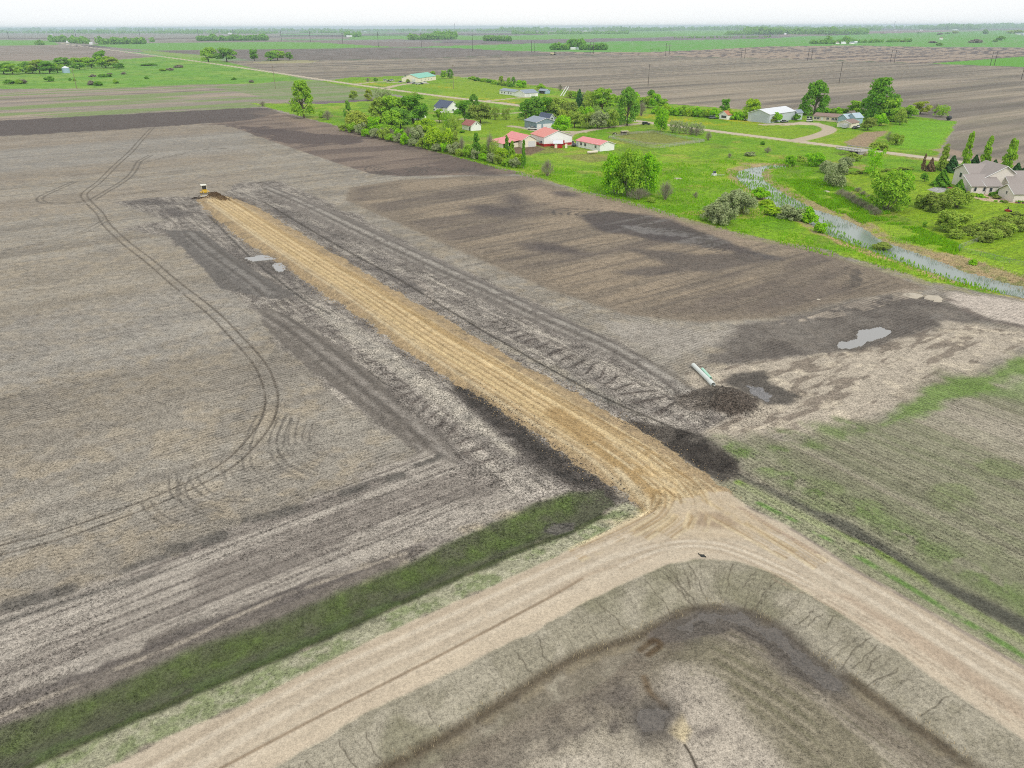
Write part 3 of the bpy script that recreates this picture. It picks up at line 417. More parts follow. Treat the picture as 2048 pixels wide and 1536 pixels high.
# country road, drives
def road(pts, w, c=(204, 190, 168), k=1, cl=5, sh=1.6):
    q = smooth(PP(pts)); i, d = dl(q, w+5); px = R[i]*.0009; blend(i, (1-sst(w+sh*.3, w+sh+px, d))*.45, A(140, 150, 90))
    e = d-w+.4*(n2[i]-.5); m = (1-sst(-.3, .3+px, e))*k; blend(i, m, A(*c)); blend(i, m*sst(.4, .6, np.abs(d-w*.5)/w+0*d)*.15, A(180, 166, 142))
    cls[i[e < 0]] = cl; hz[i] = np.where(d < w+1.2, hz[i]*(1-sst(w+1.2, w+.3, d))+.3*sst(w+1.2, w+.3, d), hz[i]); gk[i[e < 0]] = .4; rwa[i[e < w]] = 0
CRD = [(120, 86), (137, 89), (330, 114), (512, 140), (700, 168), (860, 190), (1024, 210), (1260, 241), (1420, 262), (1580, 282), (1700, 297), (1872, 319), (1960, 330), (2048, 342), (2500, 400)]
road(CRD, 3.4)
for pts, w in [([(715, 168), (760, 164), (800, 166), (850, 167)], 3), ([(770, 177), (795, 171), (820, 168), (850, 167)], 4), ([(1300, 246), (1262, 250), (1215, 256), (1165, 264), (1140, 270), (1134, 282), (1140, 291)], 2.4), ([(1165, 265), (1125, 264), (1080, 262), (1050, 257), (1022, 253)], 2.6), ([(1590, 283), (1635, 272), (1658, 262), (1650, 254), (1620, 248), (1580, 248), (1530, 250)], 3.6), ([(960, 203), (1000, 200), (1040, 196), (1065, 196)], 2.4), ([(870, 243), (905, 240), (960, 236), (990, 229), (1040, 226)], 1.8), ([(1000, 205), (1040, 211), (1080, 220)], 1.5)]: road(pts, w, (198, 182, 160), .95, 6, .3)
poly([(1560, 252), (1600, 244), (1640, 246), (1650, 252), (1600, 250)], A(206, 190, 168), .8, .5, .9); poly([(1135, 283), (1130, 292), (1152, 292), (1150, 285)], A(198, 176, 150), .6, .4, .9)
poly([(1040, 257), (1060, 262), (1110, 264), (1125, 258), (1100, 254), (1075, 258)], A(205, 195, 178), .6, .4, .8)
poly([(1938, 391), (1995, 388), (2030, 400), (2100, 410), (2048, 408), (1990, 405), (1955, 400)], A(214, 188, 160), .3, .2, .95); poly([(1855, 380), (1870, 374), (1900, 373), (1905, 383), (1875, 386)], A(176, 172, 172), .3, .2, .95)
# puddles
def puddle(pts, c=(170, 168, 162), cl=7, w=.5):
    i, s = sdp(pts, 3); e = s+w*(n2[i]-.5)*2+w*.5*(n05[i]-.5); blend(i, (1-sst(-.1, 2.2, e))*.75, A(108, 102, 96)); m = e < 0; cls[i[m]] = cl; blend(i, m.astype(float), A(*c)); 
    if m.any(): tq = 1-sst(0, 1.6, e); hz[i] = (hz[i]*(1-tq)+(hz[i[m]].mean()-.03)*tq).astype(np.float32)
puddle([(1710, 669), (1720, 660), (1760, 656), (1783, 663), (1773, 673), (1733, 683), (1727, 691), (1700, 698), (1677, 696), (1677, 686), (1713, 678)])
ell(1815, 653, 22, 5, A(152, 148, 144), .8, -.2, nzz=n2); ell(1868, 634, 22, 5, A(148, 144, 140), .7, -.2, nzz=n2)
puddle([(489, 517), (531, 511), (546, 518), (520, 522), (500, 523)], w=1); puddle([(538, 530), (561, 526), (570, 543), (556, 544), (548, 535)], w=1)
puddle(WETD, (100, 93, 85), 8, 1.1); puddle([(1278, 1416), (1300, 1408), (1335, 1406), (1340, 1418), (1322, 1446), (1288, 1456), (1274, 1436)], (106, 99, 91), 8, .6); puddle([(1490, 770), (1520, 775), (1548, 795), (1530, 802), (1500, 788)], (116, 113, 112), 8, .8)
# soil heaps are part of the ground's relief
def heap(cx, cy, rx, ry, h, ang=0, c=(108, 98, 88), seed=0, k=.9):
    p = P(cx, cy); i = sel(np.array([p]), max(rx, ry)*1.8); dx = X[i]-p[0]; dy = Y[i]-p[1]; ca, sa_ = math.cos(ang), math.sin(ang)
    d = np.hypot((dx*ca+dy*sa_)/rx, (-dx*sa_+dy*ca)/ry)+.35*(fbm(X[i], Y[i], 3.2, 3, 131+seed)-.5)*2
    t = 1-sst(0, 1, d); hz[i] += (h*t*(1+.25*(n05[i]-.5))+.12*h*(t > 0)*(fbm(X[i], Y[i], .9, 2, 141)-.5)).astype(np.float32); blend(i, sst(.05, .3, t)*k, A(*c)); blend(i, sst(.1, .5, t)*sst(.5, .7, n2[i])*.5, A(84, 76, 68)); rwa[i] *= (1-sst(0, .2, t)).astype(np.float32)
heap(1420, 800, 8, 4.5, .5, .5, (122, 114, 106), 3); heap(1468, 815, 5.2, 3.6, 2.3, .2, (96, 87, 80), 1, .97); heap(1440, 800, 5, 3, 1.0, .4, (112, 104, 96), 2)
heap(432, 396, 7.0, 2.6, 1.5, 2.2, (92, 70, 46), 4, .97); heap(446, 402, 4.5, 2.2, .9, 2.2, (104, 82, 54), 5, .95); heap(410, 392, 3, 2, .8, .2, (98, 76, 50), 6, .9); heap(392, 398, 2.0, 1.4, .7, .2, (72, 62, 56), 7, .95)
hz[R > 1500] = 0
hz += (.03*(n05-.5)*np.clip(1.4-R/200, 0, 1)*(cls == 0)).astype(np.float32)
dc = X, Y
def gz(x, y):                              # ground height at a world point
    r_ = math.hypot(x, y); th = math.atan2(x, y); k = int(np.argmin(np.abs(rad-r_))); c = int(round((th-azs[0])/(azs[1]-azs[0])))
    return float(hz[k*NC+c]) if 0 <= c < NC else 0.
# --- fade sub-cell brightness noise far away: none needed, cells are world-sized

# ------------------------------------------------------------ materials
def mat(name, c=(.5, .5, .5), rough=.8, spec=.3, metal=0, var=0, scale=3, bump=0):
    m = bpy.data.materials.new(name); m.use_nodes = True; t = m.node_tree; b = t.nodes['Principled BSDF']
    b.inputs['Base Color'].default_value = (*[float(v) for v in c], 1); b.inputs['Roughness'].default_value = rough; b.inputs['Specular IOR Level'].default_value = spec; b.inputs['Metallic'].default_value = metal
    if var:
        g = t.nodes.new('ShaderNodeNewGeometry'); n = t.nodes.new('ShaderNodeTexNoise'); n.inputs['Scale'].default_value = scale; n.inputs['Detail'].default_value = 4
        r = t.nodes.new('ShaderNodeMapRange'); r.inputs[3].default_value = 1-var; r.inputs[4].default_value = 1+var
        v = t.nodes.new('ShaderNodeVectorMath'); v.operation = 'SCALE'; v.inputs[0].default_value = [float(q) for q in c]
        t.links.new(g.outputs['Position'], n.inputs['Vector']); t.links.new(n.outputs[0], r.inputs[0]); t.links.new(r.outputs[0], v.inputs[3]); t.links.new(v.outputs[0], b.inputs['Base Color'])
    return m
def ground_mat(name, rough=.95, spec=.15, bump=.5, water=False):
    m = bpy.data.materials.new(name); m.use_nodes = True; t = m.node_tree; L = t.links; b = t.nodes['Principled BSDF']
    at = t.nodes.new('ShaderNodeAttribute'); at.attribute_name = 'Col'; ar = t.nodes.new('ShaderNodeAttribute'); ar.attribute_name = 'rw'
    sp = t.nodes.new('ShaderNodeSeparateXYZ'); L.new(ar.outputs['Vector'], sp.inputs[0]); g = t.nodes.new('ShaderNodeNewGeometry')
    def noise(s, d=3, st=None):
        n = t.nodes.new('ShaderNodeTexNoise'); n.inputs['Scale'].default_value = s; n.inputs['Detail'].default_value = d; n.inputs['Roughness'].default_value = .65; L.new(g.outputs['Position'], n.inputs['Vector']); return n.outputs[0]
    def math_(op, a, b_=None, c=None):
        n = t.nodes.new('ShaderNodeMath'); n.operation = op
        for k, v in enumerate((a, b_, c)):
            if v is None: continue
            if isinstance(v, (int, float)): n.inputs[k].default_value = v
            else: L.new(v, n.inputs[k])
        return n.outputs[0]
    n1 = noise(3.2, 4); n2_ = noise(.7, 4); n3 = noise(.11, 3)
    n0 = noise(9, 2); a = math_('ADD', math_('MULTIPLY', math_('SUBTRACT', n1, .5), 2.2), math_('MULTIPLY', math_('SUBTRACT', n0, .5), 2.2)); c = math_('SUBTRACT', n2_, .5); c = math_('MULTIPLY', c, 1.1); d = math_('MULTIPLY', math_('SUBTRACT', n3, .5), .35)
    tot = math_('MULTIPLY', math_('ADD', math_('ADD', a, c), d), sp.outputs[2])
    ph = math_('ADD', math_('MULTIPLY', sp.outputs[0], 6.2832/.76), math_('MULTIPLY', n2_, 3.4)); row = math_('MULTIPLY', math_('SINE', ph), sp.outputs[1])
    fac = math_('ADD', math_('ADD', tot, row), 1.0); fac = math_('MAXIMUM', fac, .25)
    v = t.nodes.new('ShaderNodeVectorMath'); v.operation = 'SCALE'; L.new(at.outputs['Color'], v.inputs[0]); L.new(fac, v.inputs[3])
    # crop residue: small pale straw specks
    nv = t.nodes.new('ShaderNodeTexNoise'); nv.inputs['Scale'].default_value = 5.5; nv.inputs['Detail'].default_value = 2; L.new(g.outputs['Position'], nv.inputs['Vector'])
    th = t.nodes.new('ShaderNodeMapRange'); th.inputs[1].default_value = .62; th.inputs[2].default_value = .7; L.new(nv.outputs[0], th.inputs[0])
    k = math_('MULTIPLY', th.outputs[0], math_('MULTIPLY', math_('GREATER_THAN', sp.outputs[1], .05), .38))
    mx = t.nodes.new('ShaderNodeMixRGB'); L.new(k, mx.inputs[0]); L.new(v.outputs[0], mx.inputs[1]); mx.inputs[2].default_value = (.34, .29, .21, 1)
    L.new(mx.outputs[0], b.inputs['Base Color']); b.inputs['Roughness'].default_value = rough; b.inputs['Specular IOR Level'].default_value = spec
    if bump:
        bp = t.nodes.new('ShaderNodeBump'); bp.inputs['Strength'].default_value = bump; bp.inputs['Distance'].default_value = .12; L.new(math_('ADD', n1, math_('MULTIPLY', row, .8)), bp.inputs['Height']); L.new(bp.outputs[0], b.inputs['Normal'])
    return m
GM = ground_mat('soil'); GRV = ground_mat('gravel', bump=.25); GRS = ground_mat('meadow', bump=.8)
def wmat(name, c, rough, spec=.5):
    m = mat(name, c, rough, spec); t = m.node_tree; n = t.nodes.new('ShaderNodeTexNoise'); n.inputs['Scale'].default_value = 1.5; g = t.nodes.new('ShaderNodeNewGeometry'); t.links.new(g.outputs['Position'], n.inputs['Vector'])
    bp = t.nodes.new('ShaderNodeBump'); bp.inputs['Strength'].default_value = .15; bp.inputs['Distance'].default_value = .05; t.links.new(n.outputs[0], bp.inputs['Height']); t.links.new(bp.outputs[0], t.nodes['Principled BSDF'].inputs['Normal']); return m
WAT = wmat('creek_water', A(132, 146, 136), .2, .6); PUD = wmat('puddle_water', A(150, 148, 144), .08, .8); MUD = ground_mat('wet_mud', .35, .5, .3)
HAZE = True

# ------------------------------------------------------------ build ground objects from the grid
Cl = scene.collection
def link(o): Cl.objects.link(o); return o
cg = cls.reshape(NR, NC); fc = cg[:-1, :-1]
idx = np.arange(N, dtype=np.int32).reshape(NR, NC)
quads = np.stack([idx[:-1, :-1], idx[:-1, 1:], idx[1:, 1:], idx[1:, :-1]], -1).reshape(-1, 4); fcl = fc.reshape(-1)
def mesh_np(name, V, Q, mt, col_=None, rw=None, smooth_=True):
    me = bpy.data.meshes.new(name); me.vertices.add(len(V)); me.vertices.foreach_set('co', np.ascontiguousarray(V, np.float32).ravel())
    n = Q.shape[1]; me.loops.add(Q.size); me.loops.foreach_set('vertex_index', np.ascontiguousarray(Q, np.int32).ravel()); me.polygons.add(len(Q))
    me.polygons.foreach_set('loop_start', np.arange(0, Q.size, n, dtype=np.int32)); me.polygons.foreach_set('loop_total', np.full(len(Q), n, np.int32))
    me.update(calc_edges=True); me.materials.append(mt)
    if smooth_: me.polygons.foreach_set('use_smooth', np.ones(len(Q), bool))
    if col_ is not None:
        a = me.attributes.new('Col', 'FLOAT_COLOR', 'POINT'); c4 = np.ones((len(V), 4), np.float32); c4[:, :3] = col_; a.data.foreach_set('color', c4.ravel())
    if rw is not None:
        a = me.attributes.new('rw', 'FLOAT_VECTOR', 'POINT'); a.data.foreach_set('vector', np.ascontiguousarray(rw, np.float32).ravel())
    return me
c0 = (cls == 0) & (gr < .5); col[c0] *= np.array([1.0, 1.0, .97], np.float32)*(np.clip(col[c0].mean(1)/.185, .3, 2)[:, None]**.2).astype(np.float32); c3 = (cls == 3) & (col[:, 1] > col[:, 0]*1.12); col[c3] *= np.array([1.25, 1.02, .7], np.float32)
V3 = np.stack([X, Y, hz], 1); RW = np.stack([rwc, rwa, gk*np.clip(1.35-R/1500, .3, 1.)], 1)
def ground_obj(name, classes, mt, kind='structure', label=None):
    f = quads[np.isin(fcl, classes)]; u, inv = np.unique(f, return_inverse=True)
    me = mesh_np(name, V3[u], inv.reshape(-1, 4).astype(np.int32), mt, np.clip(col[u], .003, .85), RW[u])
    o = link(bpy.data.objects.new(name, me)); o['kind'] = kind
    if label: o['label'] = label
    return o
ground_obj('ground', [0], GM); ground_obj('dirt_road', [1], GM); ground_obj('gravel_road', [2], GRV)
o = ground_obj('grass', [3], GRS, 'stuff', 'bright green meadow and lawn grass between the ploughed field and the farmyards'); o['category'] = 'grass'
ground_obj('water', [4], WAT); ground_obj('road', [5], GRV); ground_obj('path', [6], GRV); ground_obj('puddle', [7], PUD); ground_obj('mud', [8], MUD)
# the rest of the plain, all round and below
ths = np.radians(np.linspace(53, 307, 90)); rr_ = np.concatenate([[rad[0]], rad[40::60], [rad[-1]]])
RB, TB = np.meshgrid(rr_, ths, indexing='ij'); VB = np.stack([(RB*np.sin(TB)).ravel(), (RB*np.cos(TB)).ravel(), np.zeros(RB.size)], 1)
ib = np.arange(RB.size).reshape(RB.shape); qb = np.stack([ib[:-1, :-1], ib[:-1, 1:], ib[1:, 1:], ib[1:, :-1]], -1).reshape(-1, 4)
nb = len(VB); dth = np.linspace(0, 2*math.pi, 65)[:-1]; VD = np.stack([rad[0]*np.sin(dth), rad[0]*np.cos(dth), np.full(64, -.02)], 1)
VB2 = np.vstack([VB, [[0, 0, -.02]], VD]); qd = np.array([[nb, nb+1+k, nb+1+(k+1) % 64, nb+1+(k+1) % 64] for k in range(64)])
me = mesh_np('terrain', VB2, qb, GM, np.tile(A(150, 143, 130), (len(VB2), 1)), np.tile([0, .0, 1], (len(VB2), 1))); o = link(bpy.data.objects.new('terrain', me)); o['kind'] = 'structure'
me = bpy.data.meshes.new('terrain'); me.from_pydata([tuple(map(float, v)) for v in np.vstack([[[0, 0, -.02]], VD])], [], [(0, 1+k, 1+(k+1) % 64) for k in range(64)]); me.materials.append(mat('soil_plain', A(150, 143, 130))); o = link(bpy.data.objects.new('terrain', me)); o['kind'] = 'structure'

#@@OBJECTS
# ------------------------------------------------------------ mesh helpers
class MB:
    def __init__(s): s.v = []; s.f = []
    def add(s, vs, fs): n = len(s.v); s.v += [tuple(map(float, q)) for q in vs]; s.f += [tuple(k+n for k in f) for f in fs]; return s
    def box(s, x0, y0, z0, x1, y1, z1, M=None):
        v = [(x, y, z) for z in (z0, z1) for y in (y0, y1) for x in (x0, x1)]
        if M is not None: v = [tuple(M @ Vector(q)) for q in v]
        return s.add(v, [(0, 2, 3, 1), (4, 5, 7, 6), (0, 1, 5, 4), (2, 6, 7, 3), (0, 4, 6, 2), (1, 3, 7, 5)])
    def tube(s, a, b, r0, r1=None, n=8, caps=True):
        r1 = r0 if r1 is None else r1; a = np.array(a, float); b = np.array(b, float); d = b-a; d /= np.linalg.norm(d)+1e-9
        u = np.cross(d, [0, 0, 1] if abs(d[2]) < .9 else [1, 0, 0]); u /= np.linalg.norm(u); w = np.cross(d, u)
        v = []
        for p, r in ((a, r0), (b, r1)): v += [tuple(p+r*(math.cos(t)*u+math.sin(t)*w)) for t in np.linspace(0, 2*math.pi, n, endpoint=False)]
        f = [(k, (k+1) % n, n+(k+1) % n, n+k) for k in range(n)]
        if caps: f += [tuple(range(n))[::-1], tuple(range(n, 2*n))]
        return s.add(v, f)
    def prism(s, pts, y0, y1):               # outline in x,z pushed along y
        n = len(pts); v = [(x, y0, z) for x, z in pts]+[(x, y1, z) for x, z in pts]
        return s.add(v, [tuple(range(n)), tuple(range(n, 2*n))[::-1]]+[(k, n+k, n+(k+1) % n, (k+1) % n) for k in range(n)])
    def build(s, name, m, parent=None, bevel=0, sm=False):
        me = bpy.data.meshes.new(name); me.from_pydata(s.v, [], s.f); me.materials.append(m); me.update()
        o = bpy.data.objects.new(name, me); link(o)
        if parent: o.parent = parent
        if bevel: b = o.modifiers.new('bevel', 'BEVEL'); b.width = bevel; b.segments = 2; b.limit_method = 'ANGLE'
        if sm:
            for p_ in me.polygons: p_.use_smooth = True
        return o
def tag(o, label, cat, group=None, kind=None):
    o['label'] = label; o['category'] = cat
    if group: o['group'] = group
    if kind: o['kind'] = kind
    return o
def thing(name, label, cat, loc=(0, 0, 0), rz=0, group=None):
    o = link(bpy.data.objects.new(name, None)); o.location = loc; o.rotation_euler = (0, 0, rz); return tag(o, label, cat, group)
def at(x, y): p = P(x, y); return (float(p[0]), float(p[1]), gz(p[0], p[1]))

# ------------------------------------------------------------ trees
def leaf_mat(name, c, tr=.3, var=.22):
    m = bpy.data.materials.new(name); m.use_nodes = True; t = m.node_tree; L = t.links; t.nodes.remove(t.nodes['Principled BSDF'])
    g = t.nodes.new('ShaderNodeNewGeometry'); oi = t.nodes.new('ShaderNodeObjectInfo')
    n = t.nodes.new('ShaderNodeTexNoise'); n.inputs['Scale'].default_value = .55; n.inputs['Detail'].default_value = 3; L.new(g.outputs['Position'], n.inputs['Vector'])
    r = t.nodes.new('ShaderNodeMapRange'); r.inputs[1].default_value = .3; r.inputs[2].default_value = .7; r.inputs[3].default_value = 1-var; r.inputs[4].default_value = 1+var; L.new(n.outputs[0], r.inputs[0])
    hs = t.nodes.new('ShaderNodeHueSaturation'); hs.inputs['Color'].default_value = (*[float(q) for q in c], 1); L.new(r.outputs[0], hs.inputs['Value'])
    ri = t.nodes.new('ShaderNodeMapRange'); ri.inputs[3].default_value = .485; ri.inputs[4].default_value = .51; L.new(g.outputs['Random Per Island'], ri.inputs[0]); L.new(ri.outputs[0], hs.inputs['Hue'])
    a = t.nodes.new('ShaderNodeBsdfDiffuse'); b = t.nodes.new('ShaderNodeBsdfTranslucent'); x = t.nodes.new('ShaderNodeMixShader'); x.inputs[0].default_value = tr
    L.new(hs.outputs[0], a.inputs[0]); L.new(hs.outputs[0], b.inputs[0]); L.new(a.outputs[0], x.inputs[1]); L.new(b.outputs[0], x.inputs[2]); L.new(x.outputs[0], t.nodes['Material Output'].inputs[0]); return m
LM = {k: leaf_mat('leaf_'+k, np.minimum(A(*c)*np.array([1.85, 1.6, 1.25]), .8), .42) for k, c in dict(mid=(134, 182, 66), dark=(104, 160, 60), bright=(132, 192, 48), lime=(146, 188, 56), olive=(142, 176, 84), yellow=(150, 176, 84), silver=(146, 168, 136), spruce=(70, 118, 76), teal=(112, 164, 72), brown=(130, 158, 84), grass=(112, 168, 34)).items()}
LM['twig'] = leaf_mat('twigs', A(176, 170, 148), .35, .2); LM['rust'] = leaf_mat('rust_needles', A(150, 128, 98), .1, .2)
BARK = mat('bark', A(104, 92, 80), .95, .1, var=.3, scale=4); PALE = mat('pale_bark', A(168, 160, 146), .9, .1, var=.2, scale=4)
def cards(C_, Nn, size, rs, asp=1.0):       # one quad per centre, facing roughly Nn
    n = len(C_); t = rs.normal(size=(n, 3)); Nn = Nn+.55*rs.normal(size=(n, 3)); Nn /= np.linalg.norm(Nn, axis=1)[:, None]+1e-9
    u = np.cross(Nn, t); u /= np.linalg.norm(u, axis=1)[:, None]+1e-9; w = np.cross(Nn, u); s = (size*rs.uniform(.55, 1.35, n))[:, None]
    V = np.stack([C_-u*s-w*s*asp*.6, C_+u*s*.7-w*s*asp, C_+u*s+w*s*asp*.7, C_-u*s*.6+w*s*asp], 1).reshape(-1, 3)
    return V, np.arange(4*n).reshape(-1, 4)
def crown(kind, seed, nf=4200):
    rs = np.random.RandomState(seed); C_ = []; Nn = []
    def blob(c, r, n, flat=1):
        d = rs.normal(size=(n, 3)); d /= np.linalg.norm(d, axis=1)[:, None]; d[:, 2] = np.where(d[:, 2] < -.3, -d[:, 2], d[:, 2])
        rad_ = r*rs.uniform(.55, 1.08, n)[:, None]; C_.append(np.array(c)+d*rad_*[1, 1, flat]); Nn.append(d)
    if kind == 'round':
        K = 22
        for k in range(K):
            z = rs.uniform(.16, .86); e = math.sqrt(max(0, 1-((z-.48)/.46)**2))*.4; a = rs.uniform(0, 6.28); q = e*math.sqrt(rs.uniform(.15, 1)); blob((q*math.cos(a), q*math.sin(a), z), rs.uniform(.12, .21), nf//K, .85)
    elif kind == 'tall':
        K = 30
        for k in range(K):
            z = rs.uniform(.08, .93); e = .42*(1-abs(z-.36)/.66)**.7; a = rs.uniform(0, 6.28); q = e*math.sqrt(rs.uniform(.1, 1)); blob((q*math.cos(a), q*math.sin(a), z), rs.uniform(.09, .16), nf//K, 1.15)
    elif kind == 'poplar':
        K = 80
        for k in range(K):
            z = rs.uniform(.08, .94); e = .36*(1-z)**.5*min(1, z*6); a = rs.uniform(0, 6.28); q = e*rs.uniform(.2, 1); blob((q*math.cos(a), q*math.sin(a), z), .06+.08*(1-z)*rs.uniform(.6, 1.2), nf//K, .8)
    elif kind == 'cone':
        for k in range(15):
            z = .06+k*.062; e = .48*(1-z)**.9; n = int(nf*(.012+.12*(1-z)))
            a = rs.uniform(0, 6.28, n); q = e*np.sqrt(rs.uniform(.1, 1, n))*(1+.22*np.sin(a*6+k)); C_.append(np.stack([q*np.cos(a), q*np.sin(a), z+.03*(1-q/e)-.02+rs.normal(0, .012, n)], 1)); Nn.append(np.stack([np.cos(a)*.6, np.sin(a)*.6, np.ones(n)], 1))
    elif kind == 'bush':
        K = 14
        for k in range(K):
            a = rs.uniform(0, 6.28); q = .34*math.sqrt(rs.uniform(0, 1)); z = rs.uniform(.12, .72)*(1-q*.9); blob((q*math.cos(a), q*math.sin(a), z), rs.uniform(.15, .24), nf//K, 1.15)
    elif kind == 'clump':
        K = 70
        for k in range(K):
            a = rs.uniform(0, 6.28); q = .42*math.sqrt(rs.uniform(0, 1)); z = rs.uniform(.12, .9)*(1-q*.4); blob((q*math.cos(a), q*math.sin(a), z), rs.uniform(.07, .13), nf//K, 1.6)
    elif kind == 'willow':
        K = 26
        for k in range(K):
            a = rs.uniform(0, 6.28); q = .4*math.sqrt(rs.uniform(0, 1)); z = rs.uniform(.12, .8)*(1-q*.6); blob((q*math.cos(a), q*math.sin(a), z), rs.uniform(.09, .17), nf//K, 1.5)
    C_ = np.vstack(C_); Nn = np.vstack(Nn); C_[:, 2] = np.clip(C_[:, 2], .015, 1)
    sz = {'round': .026, 'tall': .022, 'poplar': .026, 'cone': .034, 'bush': .036, 'clump': .02, 'willow': .025}[kind]
    return cards(C_, Nn, sz, rs)
def twigs(seed, n=420, spread=.45, wdt=.0045):
    rs = np.random.RandomState(seed); V = []; Fq = []
    def br(p, d, L, w):
        q = p+d*L; s = np.cross(d, rs.normal(size=3)); s /= np.linalg.norm(s)+1e-9; k = len(V); V.extend([p-s*w, p+s*w, q+s*w*.4, q-s*w*.4]); Fq.append((k, k+1, k+2, k+3)); return q
    for k in range(n//14):
        a = rs.uniform(0, 6.28); t = rs.uniform(.05, 1); d = np.array([math.cos(a)*t*spread*2.2, math.sin(a)*t*spread*2.2, 1-.55*t]); d /= np.linalg.norm(d); q = br(np.array([0, 0, 0.]), d, rs.uniform(.22, .38), wdt*1.7)
        for j in range(3):
            d2 = d+rs.normal(0, .28, 3); d2[2] = abs(d2[2]); d2 /= np.linalg.norm(d2); q2 = br(q, d2, rs.uniform(.18, .3), wdt)
            for l in range(4): d3 = d2+rs.normal(0, .42, 3); d3[2] = abs(d3[2])*.8+.1; d3 /= np.linalg.norm(d3); br(q2-d2*rs.uniform(0, .12), d3, rs.uniform(.12, .24), wdt*.75)
    V = np.array(V); V[:, 2] *= 1/max(V[:, 2].max(), .1); m = max(np.abs(V[:, :2]).max(), .1); V[:, :2] *= .5/m
    return V, np.array(Fq)
PROTO = {}
def proto(kind, color, seed):
    key = (kind, color, seed)
    if key in PROTO: return PROTO[key]
    if kind == 'bare': V, Q = twigs(seed, 1100)
    elif kind == 'sparse':
        V, Q = crown('clump', seed, 2000)
    else: V, Q = crown(kind, seed, 6500 if kind == 'clump' else 4200)
    mc = mesh_np('crown', V, Q, LM[color], smooth_=False)
    tb = MB(); rs = random.Random(seed)
    if kind in ('bush', 'willow', 'clump', 'bare', 'sparse'):
        for k in range(5):
            a = k*1.257+.3; r_ = .16 if kind != 'clump' else .24; tb.tube((math.cos(a)*r_*.25, math.sin(a)*r_*.25, 0), (math.cos(a)*r_, math.sin(a)*r_, .5), .012, .005, 5, False)
    else:
        hh = {'cone': .9, 'poplar': .85}.get(kind, .55); r0 = {'cone': .02, 'poplar': .03, 'tall': .035}.get(kind, .032); tb.tube((0, 0, 0), (.01, 0, hh*.6), r0, r0*.7, 7, False); tb.tube((.01, 0, hh*.6), (0, .01, hh), r0*.7, r0*.25, 6, False)
        if kind in ('round', 'tall'):
            for k in range(6):
                a = k*1.05+rs.random(); z0 = rs.uniform(.2, .45); tb.tube((0, 0, z0), (math.cos(a)*.26, math.sin(a)*.26, z0+rs.uniform(.16, .3)), r0*.45, r0*.15, 5, False)
    mt_ = bpy.data.meshes.new('trunk'); mt_.from_pydata(tb.v, [], tb.f); mt_.materials.append(PALE if kind in ('bare', 'clump', 'poplar') else BARK)
    PROTO[key] = (mc, mt_); return PROTO[key]
NAMES = {'round': ('broadleaf_tree', 'tree'), 'tall': ('cottonwood_tree', 'tree'), 'poplar': ('poplar_tree', 'tree'), 'cone': ('spruce_tree', 'tree'), 'bush': ('bush', 'bush'), 'clump': ('tree_clump', 'tree'), 'willow': ('willow_shrub', 'shrub'), 'bare': ('bare_shrub', 'shrub'), 'sparse': ('young_tree', 'tree')}
tcount = 0
def tree(x, y, h, w, kind, color, label, group=None, ww=1.0):
    global tcount; tcount += 1
    mc, mt_ = proto(kind, color, 10+tcount % 3); nm, cat = NAMES[kind]; loc = at(x, y); hh = hgt(x, y, h*1.1); wm = wid(x, y, w)*1.22
    o = thing(nm, label, cat, (loc[0], loc[1], loc[2]-.1), random.uniform(0, 6.28), group)
    for n_, m_ in (('crown', mc), ('trunk', mt_)):
        c = link(bpy.data.objects.new(n_, m_)); c.parent = o; c.scale = (wm*ww, wm, hh)
    return o
ORD = ['first', 'second', 'third', 'fourth', 'fifth', 'sixth', 'seventh', 'eighth', 'ninth', 'tenth', 'eleventh', 'twelfth', 'thirteenth', 'fourteenth', 'fifteenth', 'sixteenth', 'seventeenth', 'eighteenth', 'nineteenth', 'twentieth', 'twenty-first', 'twenty-second', 'twenty-third', 'twenty-fourth', 'twenty-fifth', 'twenty-sixth', 'twenty-seventh', 'twenty-eighth']
